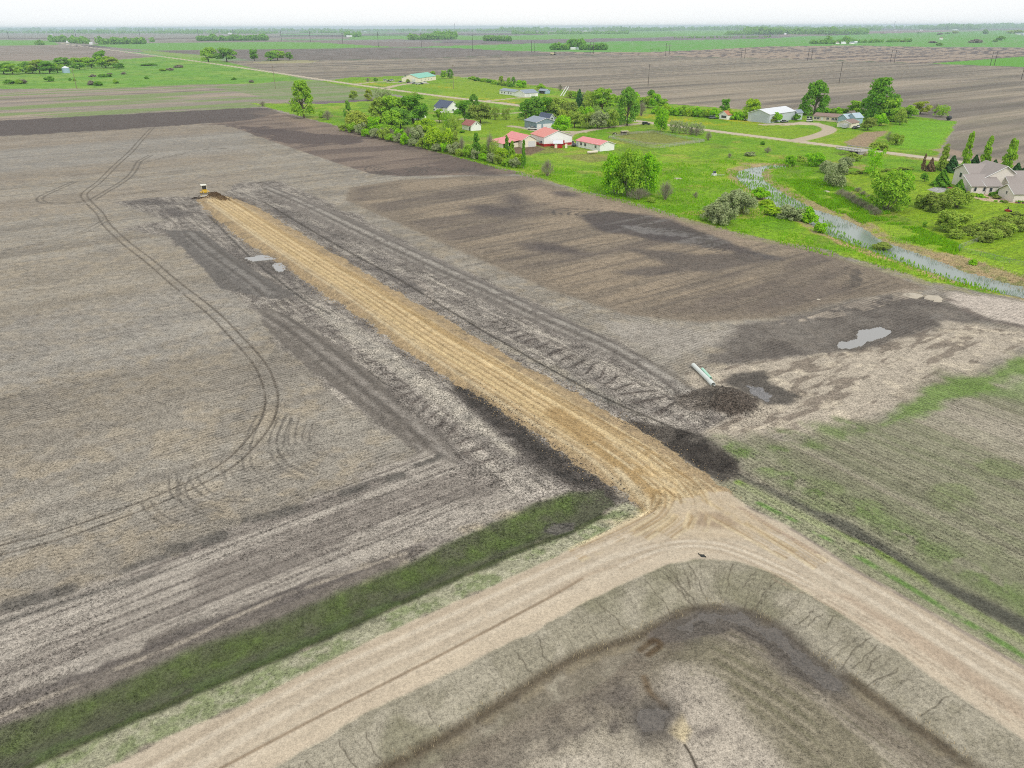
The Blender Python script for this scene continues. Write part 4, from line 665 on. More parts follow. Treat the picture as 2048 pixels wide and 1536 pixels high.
# main trees, each (base x, base y, height px, width px, kind, colour, label)
G1 = 'trees and shrubs along the edge of the ploughed field'
for t_ in [
 (608, 236, 68, 44, 'tall', 'mid', 'tall dense green tree alone at the dark field corner'),
 (526, 213, 12, 14, 'bare', 'twig', 'small leafless bush at the very tip of the meadow'),
 (643, 236, 14, 14, 'bush', 'mid', 'low green bush just beside the lone tall tree'),
 (656, 240, 22, 22, 'bare', 'twig', 'grey leafless shrub right of the lone tall tree'),
 (698, 246, 40, 15, 'tall', 'teal', 'narrow green tree left of the yellow willow'),
 (722, 260, 44, 48, 'willow', 'yellow', 'large yellow-green willow at the field edge'),
 (735, 268, 22, 28, 'bush', 'olive', 'dull green bush below the yellow willow'),
 (750, 270, 34, 28, 'round', 'bright', 'round bright green tree between willow and grey shrubs'),
 (760, 246, 48, 40, 'tall', 'olive', 'olive green tree behind the round bright tree'),
 (790, 246, 54, 48, 'round', 'mid', 'broad green tree in the middle of the big grove'),
 (826, 246, 52, 52, 'round', 'dark', 'broad dark tree in front of the hidden white shed'),
 (782, 263, 40, 38, 'round', 'mid', 'rounded mid green tree at the front of the grove'),
 (802, 258, 42, 40, 'round', 'teal', 'rounded bluish green tree beside the dark forked one'),
 (708, 200, 18, 15, 'round', 'olive', 'small round olive tree on the far field edge'),
 (738, 201, 22, 15, 'tall', 'yellow', 'small pale yellowish tree on the far field edge'),
 (766, 202, 26, 32, 'sparse', 'silver', 'thin greyish tree behind the grove'),
 (824, 205, 22, 24, 'sparse', 'olive', 'thin olive tree by the road behind the grove'),
 (765, 273, 20, 16, 'bare', 'twig', 'leafless grey shrub right of the round bright tree'),
 (783, 277, 22, 20, 'bare', 'twig', 'leafless grey shrub under the front grove tree'),
 (800, 284, 25, 22, 'round', 'bright', 'small round bright tree standing among grey shrubs'),
 (818, 284, 32, 28, 'bare', 'twig', 'tall grey twiggy shrub right of the small bright tree'),
 (835, 288, 38, 28, 'willow', 'silver', 'silvery shrub between grey twigs and yellow-green tree'),
 (850, 264, 28, 34, 'willow', 'lime', 'low yellow-green bush behind the lime trees'),
 (872, 298, 50, 40, 'willow', 'lime', 'larger of the two rounded yellow-green trees at the field edge'),
 (897, 302, 46, 34, 'willow', 'lime', 'smaller of the two rounded yellow-green trees at the field edge'),
 (879, 246, 26, 18, 'round', 'mid', 'small green tree left of the blue-roofed white house'),
 (896, 260, 38, 20, 'sparse', 'mid', 'slender open tree in front of the white house'),
 (910, 263, 34, 22, 'sparse', 'olive', 'slender open tree left of the red-roofed white cottage'),
 (930, 246, 42, 34, 'round', 'dark', 'dense dark tree at the corner of the white house'),
 (948, 222, 32, 20, 'tall', 'teal', 'narrow tree rising behind the dark dense one'),
 (961, 247, 40, 38, 'round', 'brown', 'brownish green round tree above the white cottage'),
 (925, 266, 6, 10, 'bush', 'dark', 'small dark bush at the corner of the white cottage'),
 (912, 305, 42, 20, 'poplar', 'olive', 'thin olive poplar right of the yellow-green pair'),
 (924, 308, 38, 18, 'bare', 'twig', 'tall leafless grey sapling in the edge row'),
 (938, 313, 26, 22, 'bush', 'mid', 'green bush at the foot of the leafless saplings'),
 (953, 318, 50, 22, 'poplar', 'dark', 'dark narrow poplar in the edge row before the cottage'),
 (968, 318, 32, 20, 'willow', 'mid', 'mid green shrub between two poplars'),
 (980, 318, 56, 20, 'bare', 'twig', 'tallest bare grey tree of the edge row'),
 (990, 322, 40, 20, 'sparse', 'olive', 'open greyish green tree right of the tallest bare one'),
 (1002, 326, 32, 28, 'willow', 'lime', 'yellow-green shrub in front of the cream barn'),
 (1014, 320, 46, 14, 'poplar', 'dark', 'narrow poplar left of the dark barn bay'),
 (1024, 324, 40, 16, 'poplar', 'mid', 'narrow green poplar before the dark barn bay'),
 (1034, 330, 24, 24, 'willow', 'lime', 'low lime bush at the end of the edge row'),
 (1047, 338, 54, 13, 'poplar', 'dark', 'single thin dark poplar at the end of the edge row'),
 (1095, 353, 36, 28, 'bare', 'twig', 'round leafless grey shrub alone on the meadow edge'),
 (990, 240, 28, 18, 'sparse', 'brown', 'brownish thin tree left of the farm lane'),
 (1012, 240, 24, 16, 'sparse', 'brown', 'brownish thin tree close to the farm lane'),
 (1052, 240, 40, 32, 'round', 'dark', 'dark tree at the left end of the homestead wood'),
 (1070, 242, 44, 34, 'tall', 'teal', 'tall bluish green tree in the homestead wood'),
 (1090, 240, 42, 36, 'round', 'dark', 'dark rounded tree behind the grey workshop'),
 (1110, 240, 42, 40, 'round', 'olive', 'olive rounded tree behind the grey workshop'),
 (1133, 240, 38, 34, 'round', 'brown', 'brownish rounded tree at the right of the homestead wood'),
 (1082, 224, 26, 46, 'round', 'lime', 'yellow-green tree top at the back of the homestead wood'),
 (1121, 270, 38, 36, 'round', 'bright', 'vivid green maple right of the grey workshop'),
 (1128, 246, 26, 24, 'round', 'yellow', 'pale yellowish tree behind the vivid maple'),
 (1149, 256, 32, 26, 'round', 'olive', 'small olive tree right of the vivid maple'),
 (1172, 256, 36, 34, 'willow', 'olive', 'wide olive shrubby tree beside the farm drive'),
 (1196, 258, 38, 32, 'willow', 'silver', 'silvery green shrubby tree beside the farm drive'),
 (1218, 256, 38, 32, 'willow', 'olive', 'dull green shrubby tree where the drive meets the road'),
 (1158, 222, 42, 20, 'cone', 'spruce', 'dark spruce standing behind the olive trees'),
 (1180, 224, 42, 28, 'sparse', 'olive', 'open pale green tree right of the dark spruce'),
 (1204, 224, 44, 42, 'round', 'mid', 'big green tree left of the tall leaning cottonwood'),
 (1254, 252, 72, 42, 'tall', 'teal', 'tall leaning cottonwood beside the road junction'),
 (1268, 238, 46, 18, 'sparse', 'mid', 'thin upright tree right of the leaning cottonwood'),
 (1282, 232, 32, 22, 'bare', 'twig', 'bare forked tree near the country road'),
 (1302, 205, 24, 20, 'tall', 'teal', 'small twin-topped tree on the brown field edge'),
 (1322, 264, 44, 24, 'clump', 'bright', 'upright light green clump beside the country road'),
 (1448, 236, 36, 18, 'round', 'dark', 'dark upright tree behind the orange-roofed shed'),
 (1506, 233, 34, 28, 'round', 'lime', 'round yellow-green tree left of the metal barn'),
 (1543, 246, 13, 10, 'round', 'brown', 'small clipped round bush at the metal barn corner'),
 (1593, 241, 15, 12, 'bush', 'dark', 'dark bush at the right end of the metal barn'),
 (1628, 231, 66, 50, 'tall', 'dark', 'huge cottonwood behind the left end of the tan mobile home'),
 (1604, 229, 22, 22, 'bush', 'mid', 'green bush left of the huge cottonwood'),
 (1752, 240, 76, 56, 'tall', 'dark', 'tallest cottonwood behind the blue-roofed sheds'),
 (1734, 234, 42, 34, 'round', 'dark', 'dark tree between mobile home and tallest cottonwood'),
 (1712, 228, 26, 26, 'round', 'mid', 'mid green tree right of the mobile home roof'),
 (1775, 242, 44, 38, 'round', 'mid', 'lower green tree right of the tallest cottonwood'),
 (1735, 261, 25, 24, 'round', 'brown', 'brownish dark tree beside the parked black car'),
 (1760, 252, 26, 22, 'willow', 'bright', 'light green shrub under the tallest cottonwood'),
 (1788, 244, 32, 24, 'willow', 'mid', 'mid green shrub at the start of the grassy bank'),
 (1800, 250, 38, 20, 'willow', 'olive', 'pale green shrub at the head of the grassy bank'),
 (1818, 236, 26, 26, 'willow', 'mid', 'green shrub beside the brown field corner'),
 (1840, 228, 24, 26, 'round', 'yellow', 'round yellowish tree on the brown field corner'),
 (1880, 234, 24, 24, 'sparse', 'mid', 'thin scrubby tree beside the dark round bale'),
 (1870, 226, 22, 20, 'bare', 'twig', 'leafless scrub behind the dark round bale'),
 (1790, 290, 26, 20, 'willow', 'olive', 'olive willow shrub upstream of the bridge'),
 (1777, 285, 24, 18, 'bare', 'twig', 'grey twiggy shrub upstream of the bridge'),
 (1756, 300, 18, 30, 'bush', 'olive', 'dull bush just right of the bridge'),
 (1744, 352, 58, 28, 'sparse', 'bright', 'light airy tree hiding the road right of the bridge'),
 (1844, 343, 34, 9, 'poplar', 'rust', 'spindly brown tree at the left end of the windbreak'),
 (1859, 343, 27, 14, 'cone', 'rust', 'rust brown dead spruce in the windbreak'),
 (1882, 343, 52, 20, 'poplar', 'olive', 'thin olive poplar right of the rust brown spruce'),
 (1901, 344, 32, 24, 'cone', 'spruce', 'dark spruce left of the tallest windbreak poplar'),
 (1925, 345, 78, 19, 'poplar', 'mid', 'tallest poplar of the windbreak behind the beige house'),
 (1947, 336, 26, 18, 'cone', 'spruce', 'dark spruce between two tall poplars'),
 (1966, 338, 64, 20, 'poplar', 'mid', 'poplar rising behind the middle of the beige house roof'),
 (2012, 345, 66, 26, 'poplar', 'mid', 'rightmost poplar of the windbreak, behind the garage roof'),
 (1988, 334, 14, 12, 'cone', 'spruce', 'small dark spruce behind the house ridge'),
 (2030, 352, 26, 20, 'cone', 'spruce', 'dark spruce right of the rightmost poplar'),
 (2047, 354, 22, 22, 'cone', 'spruce', 'dark spruce cut by the right picture edge'),
 (1808, 354, 15, 13, 'bush', 'dark', 'small dark bush on the lawn near the windbreak'),
 (1848, 364, 17, 13, 'round', 'dark', 'small dark sapling on the lawn'),
 (1881, 373, 33, 27, 'cone', 'dark', 'pyramid shaped dark green conifer on the lawn'),
 (1772, 420, 76, 66, 'clump', 'mid', 'big spreading green tree on the near side of the lawn'),
 (1796, 402, 60, 34, 'clump', 'bright', 'bright leafy tree joined to the big spreading one'),
 (1841, 416, 28, 22, 'willow', 'olive', 'small round olive tree left of the brownish lawn tree'),
 (1874, 422, 38, 42, 'willow', 'brown', 'brownish green round tree in the middle of the lawn'),
 (1912, 416, 46, 40, 'willow', 'olive', 'olive tree on a clear trunk before the beige house'),
 (1901, 463, 44, 48, 'willow', 'olive', 'largest round olive tree at the lower lawn'),
 (1848, 454, 11, 8, 'sparse', 'dark', 'tiny sapling on the lower lawn'),
 (1916, 386, 27, 20, 'cone', 'dark', 'green conifer beside the beige house deck'),
 (1998, 391, 17, 13, 'bush', 'dark', 'dark climbing bush at the house wall'),
 (1665, 374, 56, 36, 'willow', 'silver', 'silver willow on the far creek bank'),
 (1652, 346, 30, 26, 'willow', 'silver', 'smaller silver willow behind the creek bank one'),
 (1690, 336, 24, 24, 'willow', 'silver', 'pale willow below the bridge'),
 (1708, 322, 18, 26, 'bush', 'olive', 'low olive bush below the bridge'),
 (1232, 388, 78, 52, 'clump', 'bright', 'left part of the tall light green clump by the field'),
 (1258, 393, 88, 56, 'clump', 'mid', 'tallest middle part of the light green clump by the field'),
 (1288, 390, 78, 50, 'clump', 'bright', 'right part of the tall light green clump by the field'),
 (1276, 400, 26, 48, 'bare', 'twig', 'grey brushwood at the foot of the tall clump'),
 (1302, 406, 13, 16, 'bush', 'olive', 'small dull bush right of the grey brushwood'),
 (1330, 400, 40, 34, 'bare', 'twig', 'fan shaped leafless tree on the meadow'),
 (1391, 396, 14, 12, 'bare', 'twig', 'tiny leafless bush alone on the meadow'),
 (1426, 440, 34, 46, 'willow', 'silver', 'left silver willow of the group by the field edge'),
 (1446, 448, 46, 46, 'willow', 'silver', 'front silver willow of the group by the field edge'),
 (1462, 420, 46, 52, 'willow', 'silver', 'back silver willow of the group by the field edge'),
 (1488, 428, 44, 40, 'willow', 'silver', 'right silver willow of the group by the field edge'),
 (1583, 438, 30, 42, 'willow', 'silver', 'silver shrub on the near creek bank'),
 (1616, 442, 36, 30, 'bush', 'bright', 'bright leafy bush leaning over the creek reeds'),
 (1640, 464, 24, 24, 'bush', 'bright', 'smaller bright bush on the near creek bank'),
 (1522, 398, 26, 34, 'bush', 'bright', 'bright bush at the creek bend'),
 (1536, 412, 14, 30, 'bush', 'lime', 'yellowish weeds at the creek bend'),
 (1545, 430, 18, 34, 'bush', 'lime', 'yellow-green bush left of the silver creek shrub'),
 (1766, 494, 16, 30, 'bush', 'brown', 'dull brown-green reeds bush in the creek'),
 (1947, 530, 12, 16, 'bush', 'bright', 'small bright bush on the dry reed bank'),
 (1580, 332, 22, 20, 'clump', 'bright', 'light green willow shoots left of the bridge'),
 (1628, 332, 26, 34, 'clump', 'bright', 'wider light green willow shoots left of the bridge'),
 (1600, 322, 12, 20, 'bush', 'olive', 'low olive bush by the country road bank'),
 (1525, 290, 9, 10, 'bush', 'dark', 'lone dark shrub by the country road'),
 (1416, 281, 20, 14, 'bare', 'twig', 'dark grey leafless shrub at the corral corner'),
 (1535, 306, 13, 16, 'bare', 'twig', 'pale leafless shrub on the far meadow'),
 (1500, 312, 10, 22, 'bush', 'silver', 'grey-green low scrub on the far meadow'),
 (1459, 316, 11, 10, 'bare', 'twig', 'single faint grey shrub on the far meadow'),
 (417, 124, 28, 28, 'round', 'mid', 'left tree of the pair beside the far road'),
 (454, 124, 28, 30, 'round', 'teal', 'right tree of the pair beside the far road'),
 (509, 122, 22, 16, 'round', 'dark', 'single tree right of the roadside pair'),
 (541, 122, 18, 22, 'round', 'teal', 'left tree of the three on the dark field strip'),
 (555, 121, 20, 24, 'round', 'mid', 'middle tree of the three on the dark field strip'),
 (579, 121, 16, 12, 'round', 'teal', 'small last tree of the dark field strip'),
 (811, 164, 14, 7, 'cone', 'spruce', 'narrow dark spruce at the green-roofed shed'),
 (816, 165, 8, 9, 'bush', 'olive', 'low bush at the gable of the green-roofed shed'),
 (752, 164, 9, 8, 'bush', 'dark', 'dark bush on the field side of the far yard'),
 (736, 164, 9, 10, 'bare', 'twig', 'leafless bush on the field side of the far yard'),
 (866, 150, 8, 8, 'round', 'mid', 'small tree behind the right end of the green-roofed shed'),
 (888, 158, 16, 12, 'round', 'mid', 'first tree right of the green-roofed shed'),
 (900, 157, 18, 14, 'tall', 'teal', 'second tree right of the green-roofed shed'),
 (1003, 172, 18, 12, 'tall', 'olive', 'first small tree behind the far mobile home'),
 (1018, 173, 16, 12, 'tall', 'mid', 'second small tree behind the far mobile home'),
 (1027, 172, 18, 9, 'tall', 'teal', 'third small tree behind the far mobile home'),
 (1042, 175, 17, 20, 'bush', 'bright', 'light green bush behind the far garage'),
 (1081, 180, 14, 16, 'bush', 'mid', 'green bush behind the small far shed'),
 (1120, 182, 16, 10, 'bare', 'twig', 'leafless bush near the leaning pale poles'),
 (1735, 233, 8, 12, 'bush', 'mid', 'small bush in the shade of the dark trees'),
]:
    tree(*t_[:6], t_[6])
# rows of shrubs, each one its own
def row(pts, kind, colors, lab, group, jit=2):
    for k, (x, y, h, w) in enumerate(pts):
        tree(x+random.uniform(-jit, jit)*.5, y+random.uniform(-.5, .5), h, w, kind, colors[k % len(colors)], lab.replace('#', ORD[k]), group)
row([(1345+k*13.5, 266+k*1.0, 26-k*.6, 15) for k in range(5)], 'sparse', ['silver'], '# from the left of the thin silver trees beside the road', 'thin silver trees beside the country road')
row([(1382+k*11, 270+k*2, 17, 13) for k in range(2)], 'bare', ['twig'], '# bare shrub right of the thin silver trees', 'bare shrubs right of the silver trees')
row([(1312+k*10.5, 228+k*.75, 17+3*(k % 3), 17) for k in range(24)], 'bush', ['bright', 'mid', 'lime', 'bright'], '# bush from the left in the hedge along the brown field', 'bushes of the hedge along the brown field')
row([(1240+k*14, 212+k*1.0, 20+4*(k % 3), 20) for k in range(7)], 'round', ['mid', 'olive', 'bright'], '# tree from the left behind the leaning cottonwood', 'trees between homestead wood and hedge')
row([(1140+k*13, 196+k*1.2, 15+3*(k % 2), 17) for k in range(8)], 'willow', ['olive', 'mid', 'silver'], '# scrub tree from the left along the field behind the wood', 'scrub along the brown field edge')
row([(1640+k*12, 226, 11+2*(k % 2), 15) for k in range(5)], 'bush', ['mid', 'bright'], '# low bush from the left behind the tan mobile home roof', 'low bushes behind the mobile home')
row([(945+k*11, 160+k*2.0, 8, 14) for k in range(8)], 'bush', ['mid', 'dark'], '# low bush from the left along the ditch by the brown field', 'low bushes along the field ditch')
row([(1683+k*11, 392+k*6.2, 17, 26) for k in range(7)], 'bare', ['twig'], '# grey shrub from the top in the broad leafless band', 'grey shrubs above the creek')
row([(1716+k*11, 384+k*7.6, 11, 15) for k in range(6)], 'bare', ['twig'], '# grey shrub from the top in the narrow row by the lawn', 'narrow row of grey shrubs by the lawn')
row([(1912+k*17, 476-k*5, 20, 26) for k in range(8)], 'bush', ['olive', 'brown'], '# bush from the left in the upper lawn hedge', 'bushes of the upper lawn hedge')
row([(1966+k*16, 484-k*6, 24, 30) for k in range(7)], 'bush', ['brown', 'olive'], '# bush from the left in the lower lawn hedge', 'bushes of the lower lawn hedge')
row([(1862-k*0+k*26, 338+k*3, 10, 18) for k in range(3)], 'bush', ['brown'], '# low brown scrub from the left under the windbreak', 'brown scrub under the windbreak')
row([(1690+k*14, 350-k*1.2, 7, 14) for k in range(10)], 'bush', ['brown', 'olive'], '# low weed bush from the left along the lawn fence line', 'weeds along the upper lawn edge')
row([(690+k*15.5, 262+k*3.35, 17+4*(k % 3), 22) for k in range(23)], 'willow', ['olive', 'mid', 'silver', 'bright', 'silver'], '# undergrowth bush from the left at the foot of the field-edge trees', 'undergrowth bushes along the ploughed field')
row([(770+k*17, 232+k*2.2, 24+5*(k % 2), 22) for k in range(5)], 'round', ['olive', 'mid'], '# back tree from the left in the big grove', 'back trees of the big grove')
row([(1148+k*16, 240+k*1.6, 26+4*(k % 3), 24) for k in range(6)], 'willow', ['olive', 'mid', 'bright'], '# shrub from the left filling the wood beside the farm drive', 'shrubs beside the farm drive')
# the left grove
gl = [(8, 148, 22, 26), (26, 149, 20, 24), (52, 146, 22, 24), (66, 147, 16, 18), (80, 147, 26, 24), (100, 147, 24, 24), (116, 146, 18, 20), (128, 136, 20, 26), (148, 134, 18, 26), (166, 133, 18, 26), (160, 140, 14, 18), (184, 136, 20, 22), (204, 134, 32, 20), (212, 136, 22, 26), (228, 136, 22, 22), (238, 138, 12, 16)]
for k, (x, y, h, w) in enumerate(gl): tree(x, y, h, w, 'round', ['dark', 'mid', 'teal', 'mid', 'olive'][k % 5], ORD[k]+' tree from the left in the grove round the silver bin', 'trees of the left grove')
bl = [(20, 168, 10, 20), (36, 168, 10, 14), (46, 167, 10, 14), (99, 163, 12, 14), (182, 170, 10, 14), (197, 171, 10, 16), (232, 167, 9, 10), (185, 154, 6, 10), (210, 154, 7, 22), (248, 149, 6, 8), (294, 158, 6, 8), (325, 142, 6, 14), (340, 141, 6, 12), (468, 160, 6, 8), (503, 165, 6, 10), (140, 162, 7, 6), (150, 162, 6, 6), (220, 150, 5, 8), (300, 131, 5, 24), (360, 135, 6, 18)]
for k, (x, y, h, w) in enumerate(bl): tree(x, y, h, w, 'bush', ['dark', 'mid', 'twig', 'dark', 'twig'][k % 5], ORD[k]+' nearest-to-farthest pasture bush below the left grove'.replace(' nearest-to-farthest', ' scattered'), 'scattered bushes on the left pasture')
fr = [(1861-24+k*22, 62+((k*7) % 9), 6+(k % 3), 12) for k in range(9)]
for k, (x, y, h, w) in enumerate([(1970, 68, 11, 10), (1880, 70, 5, 8), (1895, 68, 4, 7), (1910, 67, 6, 10), (2002, 81, 10, 12), (1952, 86, 9, 18), (1990, 84, 6, 8), (2030, 67, 8, 26), (1880, 91, 6, 12), (1865, 86, 5, 16), (1838, 67, 3, 8), (1800, 84, 5, 18), (1780, 84, 4, 14)]):
    tree(x, y, h, w, 'bush', ['teal', 'twig', 'teal', 'olive'][k % 4], ORD[k]+' of the scattered bushes on the far right grassland', 'far right grassland bushes')

# ------------------------------------------------------------ far woods as masses
def belt(name, label, segs, color, seed):    # segs: (x0,y0,x1,y1,height px,depth px,count)
    rs = np.random.RandomState(seed); Vs = []; Qs = []; n0 = 0
    for (x0, y0, x1, y1, h, dp, n) in segs:
        for k in range(n):
            t = rs.uniform(); p = P(x0+(x1-x0)*t, y0+(y1-y0)*t-rs.uniform(0, dp)); Rr = np.linalg.norm(p); hm = h*Rr/F*rs.uniform(.6, 1.1)*(.75+.5*float(vnoise(np.array([t*14+x0]), np.array([y0]), 77)[0])); wm = hm*rs.uniform(.7, 1.2)
            m = 26; d = rs.normal(size=(m, 3)); d /= np.linalg.norm(d, axis=1)[:, None]; c = np.stack([d[:, 0]*wm*.5, d[:, 1]*wm*.5, hm*.5+d[:, 2]*hm*.48], 1)*[1, 1, 1]
            V, Q = cards(c, d, hm*.17, rs); Vs.append(V+[p[0], p[1], 0]); Qs.append(Q+n0); n0 += len(V)
    me = mesh_np(name, np.vstack(Vs), np.vstack(Qs), LM[color], smooth_=False); tag(link(bpy.data.objects.new(name, me)), label, 'woods', kind='stuff')
belt('treeline', 'far woods on the horizon behind the left fields', [(0, 67, 560, 68, 4, 1.5, 420), (-200, 62, 1100, 64, 4, 2, 900), (45, 62, 82, 62, 4, .5, 60)], 'teal', 1)
belt('treeline', 'far woods on the horizon behind the right fields', [(1000, 63, 2100, 57, 5, 2.5, 1000), (1024, 69, 1255, 68, 5, 1, 260), (1240, 63, 1340, 62, 5, .6, 120), (1450, 70, 1600, 68, 6, 1.2, 120)], 'teal', 2)
belt('treeline', 'thick wood left of centre on the far right horizon', [(1490, 69, 1733, 69, 9, 1.5, 420), (1540, 62, 1760, 61, 5, 1, 200)], 'teal', 3)
belt('treeline', 'long wood at the right end of the horizon', [(1836, 59, 1960, 59, 6, 1, 180), (1960, 56, 2100, 54, 5, 1, 160)], 'teal', 4)
belt('grove', 'dark shelterbelt on the far plain right of the roadside farm', [(396, 82, 535, 81, 8, .6, 190)], 'dark', 5)
belt('grove', 'trees round the roadside farm at the far left', [(100, 84, 130, 84, 8, .4, 30), (138, 86, 176, 88, 9, .6, 50), (200, 89, 290, 88, 9, .6, 90), (70, 90, 88, 90, 7, .3, 12), (302, 84, 308, 84, 7, .2, 4)], 'teal', 6)
belt('grove', 'shelterbelt with white buildings at the middle distance', [(820, 80, 910, 79, 8, .6, 130), (870, 78, 910, 78, 12, .4, 50)], 'teal', 7)
belt('grove', 'small dark wood right of the middle shelterbelt', [(969, 82, 1020, 83, 8, .5, 90)], 'dark', 8)
belt('grove', 'farm grove standing in the bright green strip', [(1104, 100, 1136, 100, 9, .4, 60), (1140, 98, 1165, 98, 14, .4, 50), (1160, 100, 1212, 100, 10, .6, 90)], 'dark', 9)
belt('grove', 'thin hedge and farm trees on the far right green strip', [(1620, 88, 1700, 88, 6, .4, 60), (1650, 86, 1660, 86, 9, .3, 10), (1685, 85, 1700, 85, 9, .3, 14), (1700, 86, 1820, 84, 5, .3, 70)], 'teal', 10)
belt('grove', 'bush line on the far brown field behind the power line', [(1350, 77, 1540, 75, 3, .3, 90), (1300, 101, 1318, 101, 3, .2, 8)], 'teal', 11)
belt('grove', 'far farmstead trees below the left horizon', [(460, 67, 510, 67, 5, .4, 50), (690, 74, 720, 74, 7, .3, 30), (600, 66, 720, 67, 4, .5, 80)], 'teal', 12)

# ------------------------------------------------------------ reeds and rough grass
rs = np.random.RandomState(3)
def inpoly(w, p):
    x, y = p[:, 0], p[:, 1]; ins = np.zeros(len(p), bool)
    for k in range(len(w)):
        a = w[k]; b = w[(k+1) % len(w)]
        if a[1] != b[1]: ins ^= ((a[1] > y) != (b[1] > y)) & (x < (b[0]-a[0])*(y-a[1])/(b[1]-a[1])+a[0])
    return ins
def blades(name, label, w, n, h, bw, color, cat, zz=None, nzs=None, maxr=900, thr=.4):
    lo = w.min(0); hi = w.max(0); p = rs.uniform(lo, hi, (n, 2)); p = p[inpoly(w, p)]; p = p[np.hypot(p[:, 0], p[:, 1]) < maxr]
    if nzs: p = p[fbm(p[:, 0], p[:, 1], nzs, 2, 201) > thr]
    z = np.array([gz(*q) for q in p]) if zz is None else np.full(len(p), zz); m = len(p); a = rs.uniform(0, 3.14, m); hh = h*rs.uniform(.5, 1.2, m); ww = bw*rs.uniform(.6, 1.3, m); le = rs.normal(0, .18, (m, 2))*hh[:, None]
    c, s = np.cos(a)*ww, np.sin(a)*ww
    V = np.stack([np.stack([p[:, 0]-c, p[:, 1]-s, z], 1), np.stack([p[:, 0]+c, p[:, 1]+s, z], 1), np.stack([p[:, 0]+c*.3+le[:, 0], p[:, 1]+s*.3+le[:, 1], z+hh], 1), np.stack([p[:, 0]-c*.3+le[:, 0], p[:, 1]-s*.3+le[:, 1], z+hh], 1)], 1).reshape(-1, 3)
    tag(link(bpy.data.objects.new(name, mesh_np(name, V, np.arange(4*m).reshape(-1, 4), LM[color], smooth_=False))), label, cat, kind='stuff')
LM['reed'] = leaf_mat('reeds', A(184, 198, 182), .2, .12); LM['reedg'] = leaf_mat('green_reeds', A(156, 182, 140), .35, .1); LM['straw'] = leaf_mat('straw', A(226, 210, 172), .35, .15)
crw = PP(CR[:])
blades('reeds', 'pale grey-blue reeds standing in the creek', PP([(1550, 392), (1566, 419), (1615, 443), (1650, 464), (1693, 482), (1732, 494), (1769, 509), (1843, 535), (1921, 562), (1980, 578), (2048, 593), (2400, 670), (2400, 640), (2048, 572), (1941, 545), (1863, 515), (1804, 494), (1757, 477), (1734, 458), (1677, 432), (1634, 418), (1580, 395)]), 14000, .5, .05, 'reed', 'reeds', -.47, 5, thr=.47)
blades('reeds', 'green reeds standing in the creek', crw, 16000, .45, .06, 'reedg', 'reeds', -.47, 5, thr=.52)
blades('dry_reeds', 'dry straw coloured reeds on the creek banks', offs(smooth(PP(CF), 3), 0)if False else PP([(1521, 338), (1540, 345), (1560, 372), (1600, 393), (1640, 412), (1690, 432), (1750, 458), (1810, 486), (1870, 503), (1960, 522), (2048, 552), (2100, 570), (2048, 580), (1941, 549), (1863, 519), (1804, 498), (1757, 481), (1677, 436), (1591, 400), (1552, 378)]), 9000, .5, .06, 'straw', 'reeds')
blades('tall_grass', 'tufts of tall rough grass over the meadow', PP([(900, 312), (1150, 340), (1300, 330), (1460, 320), (1640, 325), (1600, 400), (1700, 470), (1850, 530), (2048, 590), (2100, 615), (2048, 604), (1760, 536), (1530, 482), (1330, 429), (1150, 382), (960, 328)]), 60000, .55, .16, 'grass', 'grass', nzs=7, thr=.42)
blades('tall_grass', 'rough grass along the far creek bank', PP([(1560, 360), (1680, 360), (1720, 385), (1800, 440), (1930, 495), (1910, 512), (1800, 478), (1640, 412)]), 26000, .6, .16, 'grass', 'grass', nzs=5, thr=.42)
LM['sedge'] = leaf_mat('weeds', A(110, 126, 76), .2, .3)
blades('weeds', 'green crop weeds in the roadside strip', PP(ug), 30000, .13, .04, 'sedge', 'weeds', nzs=1.1, thr=.36, maxr=140)
blades('dry_weeds', 'dry straw stalks along the ditch bottom', PP([(766, 1530), (899, 1460), (1015, 1391), (1131, 1321), (1198, 1290), (1280, 1262), (1340, 1230), (1399, 1200), (1482, 1202), (1565, 1238), (1640, 1298), (1700, 1334), (1800, 1406), (1980, 1530), (1960, 1500), (1800, 1385), (1700, 1315), (1600, 1255), (1490, 1185), (1400, 1180), (1330, 1205), (1200, 1268), (1000, 1370), (880, 1440), (740, 1510)]), 12000, .3, .025, 'straw', 'weeds', nzs=1.3, thr=.5)

# ------------------------------------------------------------ loose clods
def clods(name, label, polyline, n, spread, size, mt_, off=0, maxr=500):
    w = smooth(PP(polyline)); w = offs(w, off) if off else w; seg = np.linalg.norm(np.diff(w, axis=0), axis=1); cum = np.concatenate([[0], np.cumsum(seg)]); t = rs.uniform(0, cum[-1], n)
    k = np.clip(np.searchsorted(cum, t)-1, 0, len(seg)-1); f = (t-cum[k])/seg[k]; p = w[k]+(w[k+1]-w[k])*f[:, None]+rs.normal(0, spread, (n, 2)); z = np.array([gz(*q) for q in p])
    d = np.array([[1, 0, 0], [0, 1, 0], [-1, 0, 0], [0, -1, 0], [0, 0, .8], [0, 0, -.4]], float); sz = size*rs.uniform(.4, 1, n)**2*1.6
    V = (d[None]*(sz[:, None, None]*rs.uniform(.6, 1.3, (n, 6, 1))))+np.stack([p[:, 0], p[:, 1], z+sz*.2], 1)[:, None]
    fa = np.array([[0, 1, 4], [1, 2, 4], [2, 3, 4], [3, 0, 4], [1, 0, 5], [2, 1, 5], [3, 2, 5], [0, 3, 5]]); Q = (fa[None]+(np.arange(n)*6)[:, None, None]).reshape(-1, 3)
    tag(link(bpy.data.objects.new(name, mesh_np(name, V.reshape(-1, 3), Q, mt_, smooth_=False))), label, 'clods', kind='stuff')
